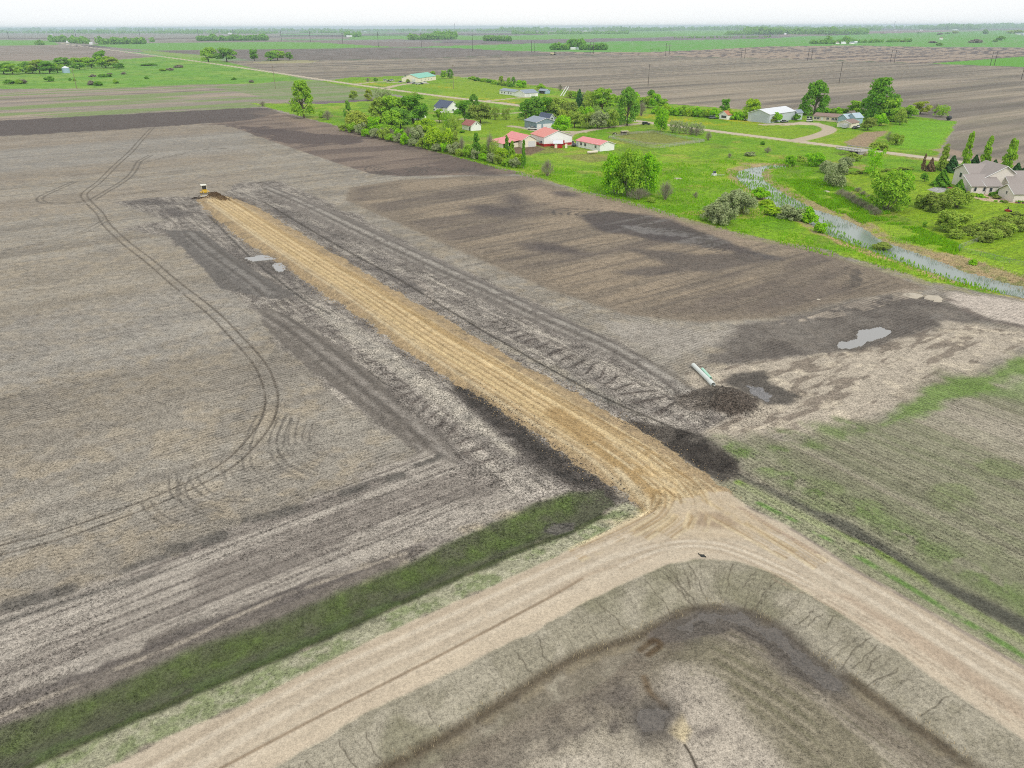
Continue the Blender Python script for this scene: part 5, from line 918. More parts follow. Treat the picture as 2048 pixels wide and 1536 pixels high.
CT = mat('tan_clay', A(186, 162, 124), .95, .1, var=.2, scale=2); CD = mat('dark_clod', A(104, 97, 90), .95, .1, var=.3, scale=2); CS = mat('grey_clod', A(134, 126, 118), .95, .1, var=.3, scale=2)
clods('tan_clods', 'clay clods along the left edge of the tan dirt road', TL, 3600, .7, .075, CT); clods('tan_clods', 'clay clods along the right edge of the tan dirt road', TRR[::-1], 3000, 1.0, .07, CT)
clods('soil_clods', 'dark clods in the wet soil left of the dirt road', [(932, 785), (1030, 850), (1128, 925), (1225, 992)], 2600, 1.5, .075, CD); clods('soil_clods', 'dark clods in the wet soil right of the dirt road', [(1250, 840), (1340, 876), (1450, 938)], 1500, 1.1, .07, CD)
clods('soil_clods', 'clods on the left topsoil berm', [(545, 628), (600, 668), (680, 732), (760, 795), (830, 850), (905, 920)], 2600, 2.2, .07, CS); clods('soil_clods', 'clods on the long right topsoil berm', [(530, 374), (620, 415), (720, 463), (892, 543), (998, 592), (1098, 639), (1223, 693), (1372, 782)], 3000, 2.2, .075, CS)
clods('soil_clods', 'clods round the soil heap by the pipes', [(1380, 790), (1430, 805), (1480, 820), (1500, 830)], 1800, 1.8, .08, CD)
clods('soil_clods', 'fresh clods at the bulldozer heap', [(400, 394), (430, 397), (455, 404)], 400, 1.2, .16, mat('brown_clod', A(100, 78, 56), .95, .1, var=.3, scale=2))

# ------------------------------------------------------------ building materials
def siding(name, c, sc=3.0, var=.05, horiz=False): return mat(name, np.minimum(np.array(c)*1.3, .84), .6, .3, var=var, scale=.6)
WHT = siding('white_siding', A(238, 238, 236)); CRM = siding('cream_siding', A(236, 228, 206)); GRY = siding('blue_grey_siding', A(128, 148, 156)); LGR = siding('light_grey_metal', A(190, 198, 202)); BEI = siding('beige_siding', A(220, 212, 204)); TAN_ = siding('tan_siding', A(222, 206, 184)); RED = siding('red_boards', A(168, 44, 44)); SKY = siding('pale_blue_siding', A(158, 184, 200))
R_GRN = mat('green_metal_roof', A(136, 208, 184), .5, .3, var=.05, scale=.5); R_RED = mat('red_metal_roof', A(232, 148, 134), .5, .3, var=.08, scale=.4); R_PNK = mat('faded_red_metal_roof', A(238, 152, 150), .5, .3, var=.08, scale=.4); R_WHT = mat('white_metal_roof', A(232, 236, 240), .45, .4, var=.03, scale=.4); R_BLU = mat('slate_blue_roof', A(96, 106, 128), .8, .2, var=.12, scale=1.5); R_GRY = mat('grey_metal_roof', A(150, 162, 176), .5, .3, var=.06, scale=.5); R_BRN = mat('brown_shingle_roof', A(160, 138, 128), .9, .1, var=.14, scale=2); R_SHG = mat('grey_brown_shingles', A(172, 163, 158), .95, .1, var=.14, scale=2.2); R_ORG = mat('orange_brown_roof', A(200, 128, 96), .8, .2, var=.1, scale=1); R_MAR = mat('weathered_red_roof', A(176, 118, 112), .9, .1, var=.15, scale=1.2); R_LBL = mat('pale_blue_roof', A(190, 210, 222), .5, .3, var=.05, scale=1)
GLS = mat('window_glass', A(60, 68, 76), .15, .8); TRM = mat('white_trim', A(240, 240, 238), .6, .3); DARK = mat('opening_shade', A(34, 34, 40), .9, .1); DWH = mat('white_door', A(244, 244, 240), .5, .3, var=.03, scale=1); CONC = mat('concrete', A(190, 186, 178), .9, .2, var=.1, scale=1)  # DARK: near-black for flat panels that paint the shade inside openings
# gable building: B = corner nearest the camera, C = far end of the long wall (px); W width away from the long wall, on the given side
def frame(B, C, W):
    b = P(*B); c = P(*C); L = np.linalg.norm(c-b); u = (c-b)/L; n = np.array([-u[1], u[0]])
    if n@b < 0: n = -n                       # width goes away from the camera
    rz = math.atan2(u[1], u[0]); left = (u[0]*n[1]-u[1]*n[0]) > 0
    return b, L, rz, (1 if left else -1)
def gable(name, label, cat, B, C, W, hw, rise, wall, roof, openings=(), over=.4, ridge='long', group=None, base=None, L=None):
    b, L0, rz, sg = frame(B, C, W); L = L or L0; o = thing(name, label, cat, (b[0], b[1], gz(*b)-.05), rz, group)
    def pt(x, y, z): return (x, y*sg, z)
    m = MB(); z0 = 0
    if ridge == 'long':
        v = [pt(0, 0, z0), pt(L, 0, z0), pt(L, W, z0), pt(0, W, z0), pt(0, 0, hw), pt(L, 0, hw), pt(L, W, hw), pt(0, W, hw), pt(0, W/2, hw+rise), pt(L, W/2, hw+rise)]
        m.add(v, [(0, 1, 5, 4), (2, 3, 7, 6), (0, 4, 8, 7, 3), (1, 2, 6, 9, 5)])
    else:
        v = [pt(0, 0, z0), pt(L, 0, z0), pt(L, W, z0), pt(0, W, z0), pt(0, 0, hw), pt(L, 0, hw), pt(L, W, hw), pt(0, W, hw), pt(L/2, 0, hw+rise), pt(L/2, W, hw+rise)]
        m.add(v, [(0, 1, 5, 8, 4), (2, 3, 7, 9, 6), (0, 4, 7, 3), (1, 2, 6, 5)])
    m.build('wall', wall, o)
    r = MB(); t = .18
    def slab(p, q, s_, e):                   # p,q eave ends, s_,e ridge ends
        P4 = [np.array(k, float) for k in (p, q, e, s_)]; r.add([tuple(k) for k in P4]+[tuple(k+[0, 0, t]) for k in P4], [(0, 1, 2, 3), (4, 5, 6, 7), (0, 1, 5, 4), (1, 2, 6, 5), (2, 3, 7, 6), (3, 0, 4, 7)])
    sl_ = rise/((W if ridge == 'long' else L)/2); dz = over*sl_; g = .02
    if ridge == 'long':
        slab(pt(-over, -over, hw-dz+g), pt(L+over, -over, hw-dz+g), pt(-over, W/2, hw+rise+g), pt(L+over, W/2, hw+rise+g)); slab(pt(-over, W+over, hw-dz+g), pt(L+over, W+over, hw-dz+g), pt(-over, W/2, hw+rise+g), pt(L+over, W/2, hw+rise+g))
    else:
        slab(pt(-over, -over, hw-dz+g), pt(-over, W+over, hw-dz+g), pt(L/2, -over, hw+rise+g), pt(L/2, W+over, hw+rise+g)); slab(pt(L+over, -over, hw-dz+g), pt(L+over, W+over, hw-dz+g), pt(L/2, -over, hw+rise+g), pt(L/2, W+over, hw+rise+g))
    r.build('roof', roof, o)
    tw = .11                                 # barge boards
    ends = [(-over-.03, 0), (L+over+.03, 0)] if ridge == 'long' else [(0, -over-.03), (0, W+over+.03)]
    for ex, ey in ends:
        tr = MB()
        if ridge == 'long':
            for (ya, yb) in ((-over, W/2), (W+over, W/2)): tr.tube(pt(ex, ya, hw-dz+.05), pt(ex, yb, hw+rise+.05), tw, tw, 4)
        else:
            for (xa, xb) in ((-over, L/2), (L+over, L/2)): tr.tube(pt(xa, ey, hw-dz+.05), pt(xb, ey, hw+rise+.05), tw, tw, 4)
        tr.build('fascia', TRM, o)
    for op in openings:                      # (part, face, pos, width, z0, z1, material)
        part, face, a, w_, za, zb, mt_ = op; e = .06
        q = MB()
        def bx(x0, x1, y0, y1, z0_, z1_, mm=q):
            ya, yb = sorted((y0*sg, y1*sg)); mm.box(x0, ya, z0_, x1, yb, z1_)
        if face == 'near': bx(a, a+w_, -e, .03, za, zb)
        elif face == 'left': bx(-e, .03, a, a+w_, za, zb)
        elif face == 'right': bx(L-.03, L+e, a, a+w_, za, zb)
        else: bx(a, a+w_, W-.03, W+e, za, zb)
        ob = q.build(part, mt_, o)
        if part == 'window':
            fr_ = MB(); k = .09
            if face == 'near':
                for (x0, x1, z0_, z1_) in ((a-k, a+w_+k, za-k, za), (a-k, a+w_+k, zb, zb+k), (a-k, a, za, zb), (a+w_, a+w_+k, za, zb), (a+w_/2-.03, a+w_/2+.03, za, zb)): bx(x0, x1, -e-.04, -.01, z0_, z1_, fr_)
            elif face in ('left', 'right'):
                xa, xb = (-e-.04, -.01) if face == 'left' else (L+.01, L+e+.04)
                for (y0, y1, z0_, z1_) in ((a-k, a+w_+k, za-k, za), (a-k, a+w_+k, zb, zb+k), (a-k, a, za, zb), (a+w_, a+w_+k, za, zb)): bx(xa, xb, y0, y1, z0_, z1_, fr_)
            if fr_.v: fr_.build('frame', TRM, ob)
        elif part == 'door' and w_ > 2:
            ln = MB()
            for j in range(1, 4):
                zz = za+(zb-za)*j/4
                if face == 'near': bx(a+.05, a+w_-.05, -e-.015, -e+.005, zz, zz+.04, ln)
                elif face == 'left': bx(-e-.015, -e+.005, a+.05, a+w_-.05, zz, zz+.04, ln)
                elif face == 'right': bx(L+e-.005, L+e+.015, a+.05, a+w_-.05, zz, zz+.04, ln)
            if ln.v: ln.build('panel_groove', LGR, ob)
    return o, L, sg
def wins(face, xs, w_=1.0, z0=1.2, z1=2.3): return [('window', face, x, w_, z0, z1, GLS) for x in xs]
gable('long_barn', 'long cream barn with pale green roof at the far roadside yard', 'barn', (838, 165), (872, 160), 20, 4.2, 3.4, CRM, R_GRN, wins('near', [6, 14, 22, 30], 1.2, 1.4, 2.4)+[('door', 'left', 4, 4, 0, 3.4, DWH)])
gable('mobile_home', 'long white mobile home with pale roof, farthest of the three', 'house', (1047, 194), (999, 188), 9, 3.0, 1.3, WHT, R_GRY, wins('near', [3, 8, 11, 18, 22, 28, 32], 1.4, 1.0, 2.2))
gable('garage', 'white hip-looking garage joined to the far mobile home yard', 'garage', (1076, 193), (1050, 195), 13, 3.0, 2.2, WHT, R_GRY, [('door', 'near', 3, 4.5, 0, 2.5, DWH), ('door', 'near', 9, 4.5, 0, 2.5, DWH)])
gable('shed', 'small dark-fronted shed right of the far white garage', 'shed', (1091, 188), (1077, 187), 6, 2.4, 1.2, SKY, R_GRY, [('door', 'near', 1, 6, 0, 2.0, DARK)])
gable('house', 'white house with steep gable and dark blue roof behind trees', 'house', (895, 227), (919, 225), 16, 3.6, 3.6, WHT, R_BLU, wins('near', [4, 9], 1.2, 1.2, 2.4), ridge='cross')
gable('house_wing', 'low white wing with dark blue roof left of the steep gable', 'house', (893, 226), (873, 225), 9, 3.0, 2.0, WHT, R_BLU, wins('near', [3, 9], 1.2, 1.2, 2.2))
gable('shed', 'white shed hidden under the broad dark grove tree', 'shed', (832, 240), (815, 236), 7, 3.0, 2, WHT, R_WHT)
gable('cottage', 'small white cottage with weathered red roof on the lawn', 'shed', (942.5, 262.5), (924.5, 259), 6.5, 2.8, 2.2, WHT, R_MAR, [('window', 'left', 3, .7, 3.2, 3.9, GLS), ('door', 'near', 1.0, .9, 0, 2, GLS)])
gable('workshop', 'blue-grey metal workshop with two white doors', 'workshop', (1072.5, 261), (1049, 255.5), 12.5, 3.9, 2.0, GRY, R_GRY, [('door', 'left', .5, 2.7, 0, 3.0, DWH), ('door', 'left', 4.2, 6.0, 0, 3.0, DWH), ('window', 'near', 7.5, 1.0, 1.3, 2.3, GLS)])
gable('house', 'house with dark roof and white-trimmed gable behind the workshop', 'house', (1098, 252), (1110, 251), 11, 3.8, 2.6, LGR, R_BLU, wins('near', [1.5, 3.8], 1.1, 3.4, 4.4)+wins('near', [1.5, 4], 1.1, 1.1, 2.2), ridge='cross')
gable('barn', 'cream barn with faded red roof and sliding door beside the dirt yard', 'barn', (1044, 296), (1072.4, 293.5), 17, 3.4, 2.0, CRM, R_PNK, [('door', 'near', 3.4, 4.0, .1, 2.8, DWH), ('window', 'near', 9.6, 1.5, 1.5, 2.4, GLS), ], ridge='cross')
# lean-to of that barn, a roof on posts with a dark bay
b_, L_, rz_, sg_ = frame((1044, 296), (1072.4, 293.5), 17)
lt = thing('lean_to', 'low red-roofed lean-to with a dark open bay left of the cream barn', 'shed', (b_[0], b_[1], 0), rz_)
m = MB()
for (x0, y0, x1, y1) in [(-9, 3, -8.8, 17), (-9, 16.8, -.1, 17), (-3, 3, -.1, 3.2)]: m.box(x0, min(y0*sg_, y1*sg_), 0, x1, max(y0*sg_, y1*sg_), 2.2)
m.build('wall', CRM, lt); MB().add([(-9.3, 2.2*sg_, 2.1), (-.05, 2.2*sg_, 3.25), (-.05, 17.2*sg_, 3.25), (-9.3, 17.2*sg_, 2.1), (-9.3, 2.2*sg_, 2.25), (-.05, 2.2*sg_, 3.4), (-.05, 17.2*sg_, 3.4), (-9.3, 17.2*sg_, 2.25)], [(0, 1, 2, 3), (4, 5, 6, 7), (0, 1, 5, 4), (1, 2, 6, 5), (2, 3, 7, 6), (3, 0, 4, 7)]).build('roof', R_PNK, lt)
for xx in (-8.9, -5.9): MB().tube((xx, 2.6*sg_, 0), (xx, 2.6*sg_, 2.3), .12, .12, 6).build('post', CRM, lt)
gable('barn', 'white barn with red roof and red wainscot, right of the cream barn', 'barn', (1088, 294), (1062, 286), 15, 4.4, 2.6, WHT, R_RED, [('wainscot', 'near', .0, 26, 0, 1.3, RED), ('wainscot', 'left', 0.0, 15, 0, 1.3, RED), ('door', 'left', 9, 2, 0, 2.4, RED)])
gable('shed', 'small red shed with white roof beside the white barn', 'shed', (1108, 297), (1124, 297), 5, 2.2, .9, RED, R_WHT, [('corner_trim', 'near', .3, 1.2, 0, 2.1, CRM), ('corner_trim', 'near', 5.2, 1.1, 0, 2.1, CRM), ('door', 'near', 2.4, 1.6, 0, 2, mat('bright_red_door', A(196, 44, 32), .5))])
gable('mobile_home', 'white mobile home with pink-red roof beside the gravel drive', 'house', (1199.5, 303.5), (1152, 293.5), 8.5, 2.9, 1.4, WHT, R_PNK, wins('near', [2.6, 10.6, 13.8, 20.4], 1.3, 1.2, 2.4)+[('door', 'near', 16.8, 1.0, .3, 2.3, LGR)])
gable('shed', 'white addition at the right end of the pink-roofed mobile home', 'shed', (1206, 302.5), (1217, 299.5), 5.5, 2.7, .5, WHT, R_WHT)
gable('shed', 'small white shed with orange roof in front of the hedge', 'shed', (1454, 240), (1463.5, 239), 6.5, 2.8, 2, WHT, R_ORG, [('door', 'left', 1, 3.6, .9, 2.2, DARK)])
gable('metal_barn', 'big grey metal barn with white roof beside the circular drive', 'barn', (1537.6, 247), (1588, 239.5), 14.5, 5.0, 2.3, LGR, R_WHT, [('door', 'near', 13, 1.1, 0, 2.3, DWH), ('door', 'left', 1.6, 10.5, 0, 4.2, siding('barn_door', A(180, 188, 194)))])
gable('shed', 'small grey shed behind the right end of the metal barn', 'shed', (1593, 240), (1603.5, 239.5), 5, 4.2, 1.4, LGR, R_GRY)
gable('mobile_home', 'tan mobile home with brown roof and a row of windows', 'house', (1680.5, 245), (1625.5, 241), 9, 2.8, 1.3, TAN_, R_BRN, wins('near', [2.2, 4.0, 7.0, 12.6, 14.4, 17.0, 18.8], 1.4, 1.0, 2.2)+[('door', 'near', 10.6, 1.1, .4, 2.3, DWH)])
gable('garage', 'white garage with brown roof next to the parked trailer', 'garage', (1700.6, 256.5), (1717, 253.5), 8, 2.5, 1.4, CRM, R_BRN, [('door', 'left', 1.0, 2.6, 0, 2.1, DWH), ('door', 'left', 4.6, 2.4, 0, 2.1, DWH)])
gable('shed', 'left of the two pale blue-roofed sheds behind the white garage', 'shed', (1693, 248), (1707, 247), 7, 3.0, 2.0, SKY, R_LBL)
gable('shed', 'right of the two pale blue-roofed sheds behind the white garage', 'shed', (1710, 249), (1724, 248), 7, 3.6, 2.2, SKY, R_LBL, [('door', 'near', 1, 1.8, 0, 2, DWH)])
# big beige house: joined volumes, axes along the picture's width and depth
hp = P(1940, 389); bh = thing('beige_house', 'large beige two-storey house with shingle roofs beside the lawn', 'house', (hp[0], hp[1], 0))
def hpx(x, y): q_ = P(x, y)-hp; return float(q_[0]), float(q_[1])
def vol(x0, y0, L, W, prof, axis='y', wins_=(), ov=.45):
    # prof: outline of the roof line above the floor, as (distance, height) across the volume; the last ones close on the ground
    def T(a, b, z): return (x0+a, y0+b, z) if axis == 'y' else (x0+b, y0+a, z)     # a across, b along the ridge
    ln = W if axis == 'y' else L; out = [(0, 0)]+list(prof)+[(prof[-1][0], 0)]; n = len(out); m = MB()
    m.add([T(a, 0, z) for a, z in out]+[T(a, ln, z) for a, z in out], [tuple(range(n)), tuple(range(n, 2*n))[::-1]]+[(k, n+k, n+(k+1) % n, (k+1) % n) for k in range(n)]); m.build('wall', BEI, bh)
    r = MB(); fa = MB()
    for k in range(len(prof)-1):
        (a0, z0), (a1, z1) = prof[k], prof[k+1]; d = math.hypot(a1-a0, z1-z0); ux, uz = (a1-a0)/d, (z1-z0)/d
        if k == 0: a0 -= ux*ov; z0 -= uz*ov
        if k == len(prof)-2: a1 += ux*ov; z1 += uz*ov
        q_ = [T(a0, -ov, z0+.03), T(a1, -ov, z1+.03), T(a1, ln+ov, z1+.03), T(a0, ln+ov, z0+.03)]; r.add(q_+[(x_, y_, z_+.2) for x_, y_, z_ in q_], [(0, 1, 2, 3), (4, 5, 6, 7), (0, 1, 5, 4), (1, 2, 6, 5), (2, 3, 7, 6), (3, 0, 4, 7)])
        fa.tube(T(a0, -ov-.03, z0+.08), T(a1, -ov-.03, z1+.08), .13, .13, 4)
    r.build('roof', R_SHG, bh); fa.build('fascia', TRM, bh)
    for (x_, y_, z_, w_, h_, fc_) in wins_:
        g_ = MB(); t_ = MB(); k = .1
        if fc_ == 'front': g_.box(x_, y_-.06, z_, x_+w_, y_+.02, z_+h_); t_.box(x_-k, y_-.1, z_-k, x_+w_+k, y_-.05, z_); t_.box(x_-k, y_-.1, z_+h_, x_+w_+k, y_-.05, z_+h_+k); t_.box(x_-k, y_-.1, z_, x_, y_-.05, z_+h_); t_.box(x_+w_, y_-.1, z_, x_+w_+k, y_-.05, z_+h_)
        else: g_.box(x_-.06, y_, z_, x_+.02, y_+w_, z_+h_); t_.box(x_-.1, y_-k, z_-k, x_-.05, y_+w_+k, z_); t_.box(x_-.1, y_-k, z_+h_, x_-.05, y_+w_+k, z_+h_+k)
        wo = g_.build('window', GLS, bh); t_.build('frame', TRM, wo)
ax_, ay_ = hpx(1932, 378); vol(ax_, ay_, 11, 9.5, [(0, 5.3), (4.75, 7.7), (9.5, 5.3)], 'x', [(ax_, ay_+1.4, 3.2, 1.2, 1.5, 'left'), (ax_, ay_+4.6, 3.2, 1.2, 1.5, 'left')])
ax_, ay_ = hpx(1955, 383.5); vol(ax_, ay_, 11.2, 12, [(0, 4.2), (7.8, 8.5), (11.2, 6.2)], 'y', [(ax_+9.0, ay_, 3.4, 1.2, 1.3, 'front')])
vol(0, 0, 4.9, 5.5, [(0, 2.8), (5.5, 5.3)], 'x', [(.9, 0, 1.1, .8, 1.3, 'front'), (4.0, 0, 1.1, .7, 1.3, 'front')]); vol(4.9, -.35, 4.9, 6, [(0, 2.8), (6, 5.3)], 'x', [(6.0, -.35, 1.0, .9, 1.3, 'front')])
ax_, ay_ = hpx(2016, 387); vol(ax_, ay_, 16, 11, [(0, 3.1), (5.5, 6.5), (11, 3.1)], 'x'); ax_, ay_ = hpx(2025, 405); vol(ax_, ay_, 14, 8.5, [(0, 2.7), (4.25, 5.0), (8.5, 2.7)], 'x', [(ax_, ay_+3.9, 2.0, .6, .8, 'left')])
DECK = mat('red_brown_deck', A(160, 96, 76), .8, .2, var=.15, scale=3)
p0 = P(1908, 382); dk = MB(); dk.box(-2.6, -2, .6, 2.6, 2, .8)
for a_ in range(7): dk.tube((-2.6+a_*.86, -2, 0), (-2.6+a_*.86, -2, 1.6), .07, .07, 4)
dk.tube((-2.6, -2, 1.6), (2.6, -2, 1.6), .07, .07, 4); dko = dk.build('deck', DECK); tag(dko, 'red-brown wooden deck at the left corner of the beige house', 'deck'); dko.location = (p0[0]+1.5, p0[1]+1, 0)
# stones and pots
for k, (x, y, s_) in enumerate([(1950, 390, 1.4), (1961, 393, 1.8), (1984, 391, 2.0), (1992, 396, 1.9), (1955, 399, .7), (1991, 402, .9), (2003, 402, .9), (2009, 404, 1.3), (1974, 395, .7)]):
    tree(x, y+2, 9*s_*.55, 9*s_*.75, 'bush', ['olive', 'bright', 'dark', 'brown'][k % 4], ORD[k]+' small clipped shrub in the pinkish gravel bed', 'shrubs in the gravel bed of the beige house')
POT = [mat('pot_'+n_, A(*c_), .7) for n_, c_ in (('rust', (176, 110, 80)), ('blue', (90, 100, 140)), ('straw', (200, 180, 90)), ('plum', (120, 70, 90)))]
for k in range(5):
    q = P(2030+k*4.4, 406+.2*k); m = MB(); m.tube((0, 0, 0), (0, 0, .5), .26, .36, 10); o_ = m.build('flower_pot', POT[k % 4]); o_.location = (q[0], q[1]-.6, 0); tag(o_, ORD[k]+' flower pot from the left along the garage wall', 'flower pot', 'flower pots at the garage')
    tf = MB(); rs_ = random.Random(k)
    for j in range(14): a_ = rs_.uniform(0, 6.28); tf.tube((0, 0, .45), (math.cos(a_)*.35, math.sin(a_)*.35, .45+rs_.uniform(.2, .6)), .04, .09, 4)
    tf.build('plant', LM['bright'], o_)
# far farm buildings: small but each a building
FB = [((140, 86), 9, 'WHT'), ((152, 85), 14, 'LGR'), ((219, 87), 9, 'WHT'), ((226, 85), 7, 'WHT'), ((239, 88), 10, 'WHT'), ((257, 88), 8, 'WHT'), ((183, 89), 5, 'WHT'), ((838, 79), 6, 'WHT'), ((862, 79), 10, 'WHT'), ((870, 79), 6, 'WHT'), ((699, 74), 10, 'WHT'), ((1135, 99), 6, 'WHT'), ((1146, 99), 9, 'WHT'), ((1156, 99), 6, 'LGR'), ((1162, 99), 5, 'WHT'), ((1675, 88), 7, 'WHT'), ((1686, 88), 9, 'WHT'), ((1703, 88), 8, 'WHT'), ((1711, 87), 5, 'LGR'), ((1880, 58), 8, 'WHT'), ((1909, 60), 9, 'WHT'), ((2040, 69), 12, 'WHT'), ((2050, 71), 10, 'LGR'), ((1790, 61), 4, 'WHT'), ((1842, 61), 4, 'WHT'), ((1552, 67), 5, 'WHT'), ((1570, 69), 4, 'WHT'), ((645, 64), 5, 'WHT'), ((657, 65), 4, 'WHT'), ((730, 64), 4, 'WHT'), ((1170, 63), 6, 'WHT'), ((1882, 79), 5, 'WHT'), ((460, 68), 6, 'WHT'), ((103, 69), 5, 'WHT')]
FL = ['beside the far left road', 'with long grey roof by the far road', 'left in the roadside farm', 'second in the roadside farm', 'third in the roadside farm', 'fourth in the roadside farm', 'tiny between road and roadside farm', 'left in the middle shelterbelt', 'widest in the middle shelterbelt', 'right in the middle shelterbelt', 'alone on the far plain', 'left in the green strip grove', 'widest in the green strip grove', 'grey in the green strip grove', 'right in the green strip grove', 'left in the far right hedge', 'widest in the far right hedge', 'third in the far right hedge', 'grey last in the far right hedge', 'left in the horizon wood at right', 'right in the horizon wood at right', 'at the right picture edge', 'grey at the right picture edge', 'alone before the right horizon', 'second alone before the right horizon', 'left before the thick wood', 'right before the thick wood', 'left speck on the horizon', 'right speck on the horizon', 'lone speck right of them', 'speck above the green strip', 'on the far right grassland', 'beside the small far wood', 'in the far left haze']
for k, ((x, y), w_, mm) in enumerate(FB):
    q = P(x, y); Rr = np.linalg.norm(q); L_ = w_*Rr/F; o_ = thing('farm_building', 'small far-off pale farm building '+FL[k], 'building', (q[0], q[1], 0), math.radians(10*(k % 3)), 'far-off farm buildings'); hh = min(3.2*Rr/F if Rr > 3000 else 3.5*Rr/F, 9)
    W_ = L_*.5; MB().prism([(-W_/2, 0), (W_/2, 0), (W_/2, hh*.6), (0, hh), (-W_/2, hh*.6)], -L_/2, L_/2).build('wall', {'WHT': WHT, 'LGR': LGR}[mm], o_).rotation_euler = (0, 0, math.pi/2)
    rf = MB().add([(-W_*.55, -L_*.52, hh*.58), (0, -L_*.52, hh*1.03), (W_*.55, -L_*.52, hh*.58), (-W_*.55, L_*.52, hh*.58), (0, L_*.52, hh*1.03), (W_*.55, L_*.52, hh*.58)], [(0, 1, 4, 3), (1, 2, 5, 4)]).build('roof', [R_WHT, R_GRY, R_WHT, R_BRN][k % 4], o_); rf.rotation_euler = (0, 0, math.pi/2)
# silver grain bin in the left grove
q = P(133, 146); o_ = thing('grain_bin', 'silver round grain bin at the right end of the left grove', 'grain bin', (q[0], q[1], 0)); MB().tube((0, 0, 0), (0, 0, 6), 4.5, 4.5, 24).build('wall', SKY, o_); MB().tube((0, 0, 6), (0, 0, 8.4), 4.7, .5, 24).build('roof', R_WHT, o_)
q = P(56, 134); o_ = gable('barn', 'white barn roof showing between the left grove trees', 'barn', (70, 140), (50, 140), 10, 4, 3, WHT, R_WHT)

# ------------------------------------------------------------ bridge
bb = P(1684, 297); be = P(1733, 303.5); L_ = np.linalg.norm(be-bb); rz_ = math.atan2(*(be-bb)[::-1]); br = thing('bridge', 'small road bridge with rails over the dark creek channel', 'bridge', (bb[0], bb[1], 0), rz_)
MB().box(0, -5, .12, L_, 4.4, .46).build('deck', CONC, br); MB().box(.2, -4.95, -1.6, 1.2, 4.2, .12).build('abutment', CONC, br); MB().box(L_-1.2, -4.95, -1.6, L_-.2, 4.2, .12).build('abutment', CONC, br)
STL = mat('galvanised_steel', A(176, 176, 172), .5, .5)
for sy in (-4.9, 4.3):
    r_ = MB(); r_.box(0, sy-.05, 1.05, L_, sy+.05, 1.3)
    for k in range(9): r_.box(k*L_/8-.07, sy-.07, .46, k*L_/8+.07, sy+.07, 1.15)
    r_.build('railing', STL, br)
MB().box(1.3, -4.9, -1.6, L_-1.3, -4.8, .12).build('shade_panel', DARK, br)  # flat dark panel standing in for the shade under the deck

# ------------------------------------------------------------ poles
WOOD = mat('dark_pole_wood', A(84, 74, 68), .9, .1); WOODL = mat('pale_pole_wood', A(150, 134, 118), .9, .1)
def pole(x, y, yt, label, pale_wood=False, group='power poles along the country road'):  # flag gives a pole the paler of the two wood colours
    q = P(x, y); h = hgt(x, y, y-yt); o = thing('utility_pole', label, 'power pole', (q[0], q[1], 0), AZ, group); mt_ = WOODL if pale_wood else WOOD; rr0 = max(.16, np.linalg.norm(q)*.00028)
    MB().tube((0, 0, 0), (0, 0, h), rr0, rr0*.75, 8).build('pole', mt_, o); MB().box(-1.3, -.08, h-.9, 1.3, .08, h-.7).build('crossarm', mt_, o)
    for k in (-1.15, 0, 1.15): MB().tube((k, 0, h-.7), (k, 0, h-.4), .07, .05, 6).build('insulator', STL, o)
for k, (x, y, yt, s_) in enumerate([(154, 178, 136, 'pale pole standing in the left pasture edge'), (551, 177, 131, 'pale pole at the greenish field left of the road'), (907, 178, 129, 'pole on the yellow-flowered lawn'), (1296, 173, 128, 'pole in the middle of the brown field'), (1678, 166, 123, 'dark pole on the right brown field'), (2042, 160, 135, 'pole at the right picture edge'), (1050, 245, 218, 'thin pole left of the grey workshop')]): pole(x, y, yt, s_, k in (0, 1, 2))
def hpole(x, y, yt, dx, label, group):
    q = P(x, y); q2 = P(x+dx, y); h = hgt(x, y, y-yt); o = thing('power_pylon', label, 'power pylon', (q[0], q[1], 0), 0, group); Rr = np.linalg.norm(q); r_ = max(.22, Rr*.00026); d = (q2-q)
    for e in ((0, 0), (d[0], d[1])) if dx else ((0, 0),): MB().tube((e[0], e[1], 0), (e[0], e[1], h), r_, r_*.8, 8).build('pole', WOOD, o)
    if dx: MB().tube((-d[0]*.6, -d[1]*.6, h*.8), (d[0]*1.6, d[1]*1.6, h*.8), r_*.6, r_*.6, 6).build('crossarm', STL, o)
    else: MB().tube((-2.5, -2, h*.85), (2.5, 2, h*.85), r_*.7, r_*.7, 6).build('crossarm', WOOD, o)
for k, (x, y, yt) in enumerate([(18, 78, 63), (152, 74, 60), (280, 73, 59), (397, 72, 58), (427, 68, 57), (466, 69, 57), (563, 81, 61), (621, 84, 62), (686, 88, 63), (757, 94, 64), (843, 95, 65), (945, 102, 66)]): hpole(x, y, yt, 0, ORD[k]+' single-looking pylon from the left of the far line', 'far line of power pylons')
for k, (x, y, yt, dx) in enumerate([(1063, 104, 81, 6.5), (1180, 108, 84, 6.5), (1331, 112, 86, 7), (1482, 117, 96, 7), (1615, 121, 97, 7), (1780, 126, 100, 8), (1980, 132, 103, 8)]): hpole(x, y, yt, dx, ORD[k]+' twin-pole pylon from the left across the brown fields', 'twin-pole pylons across the brown fields')
q = P(945, 70); hpole(909, 60, 47, 0, 'thin tower on the horizon above the green-roofed barn', None); hpole(1788, 55, 42, 0, 'thin tower on the right horizon', None)

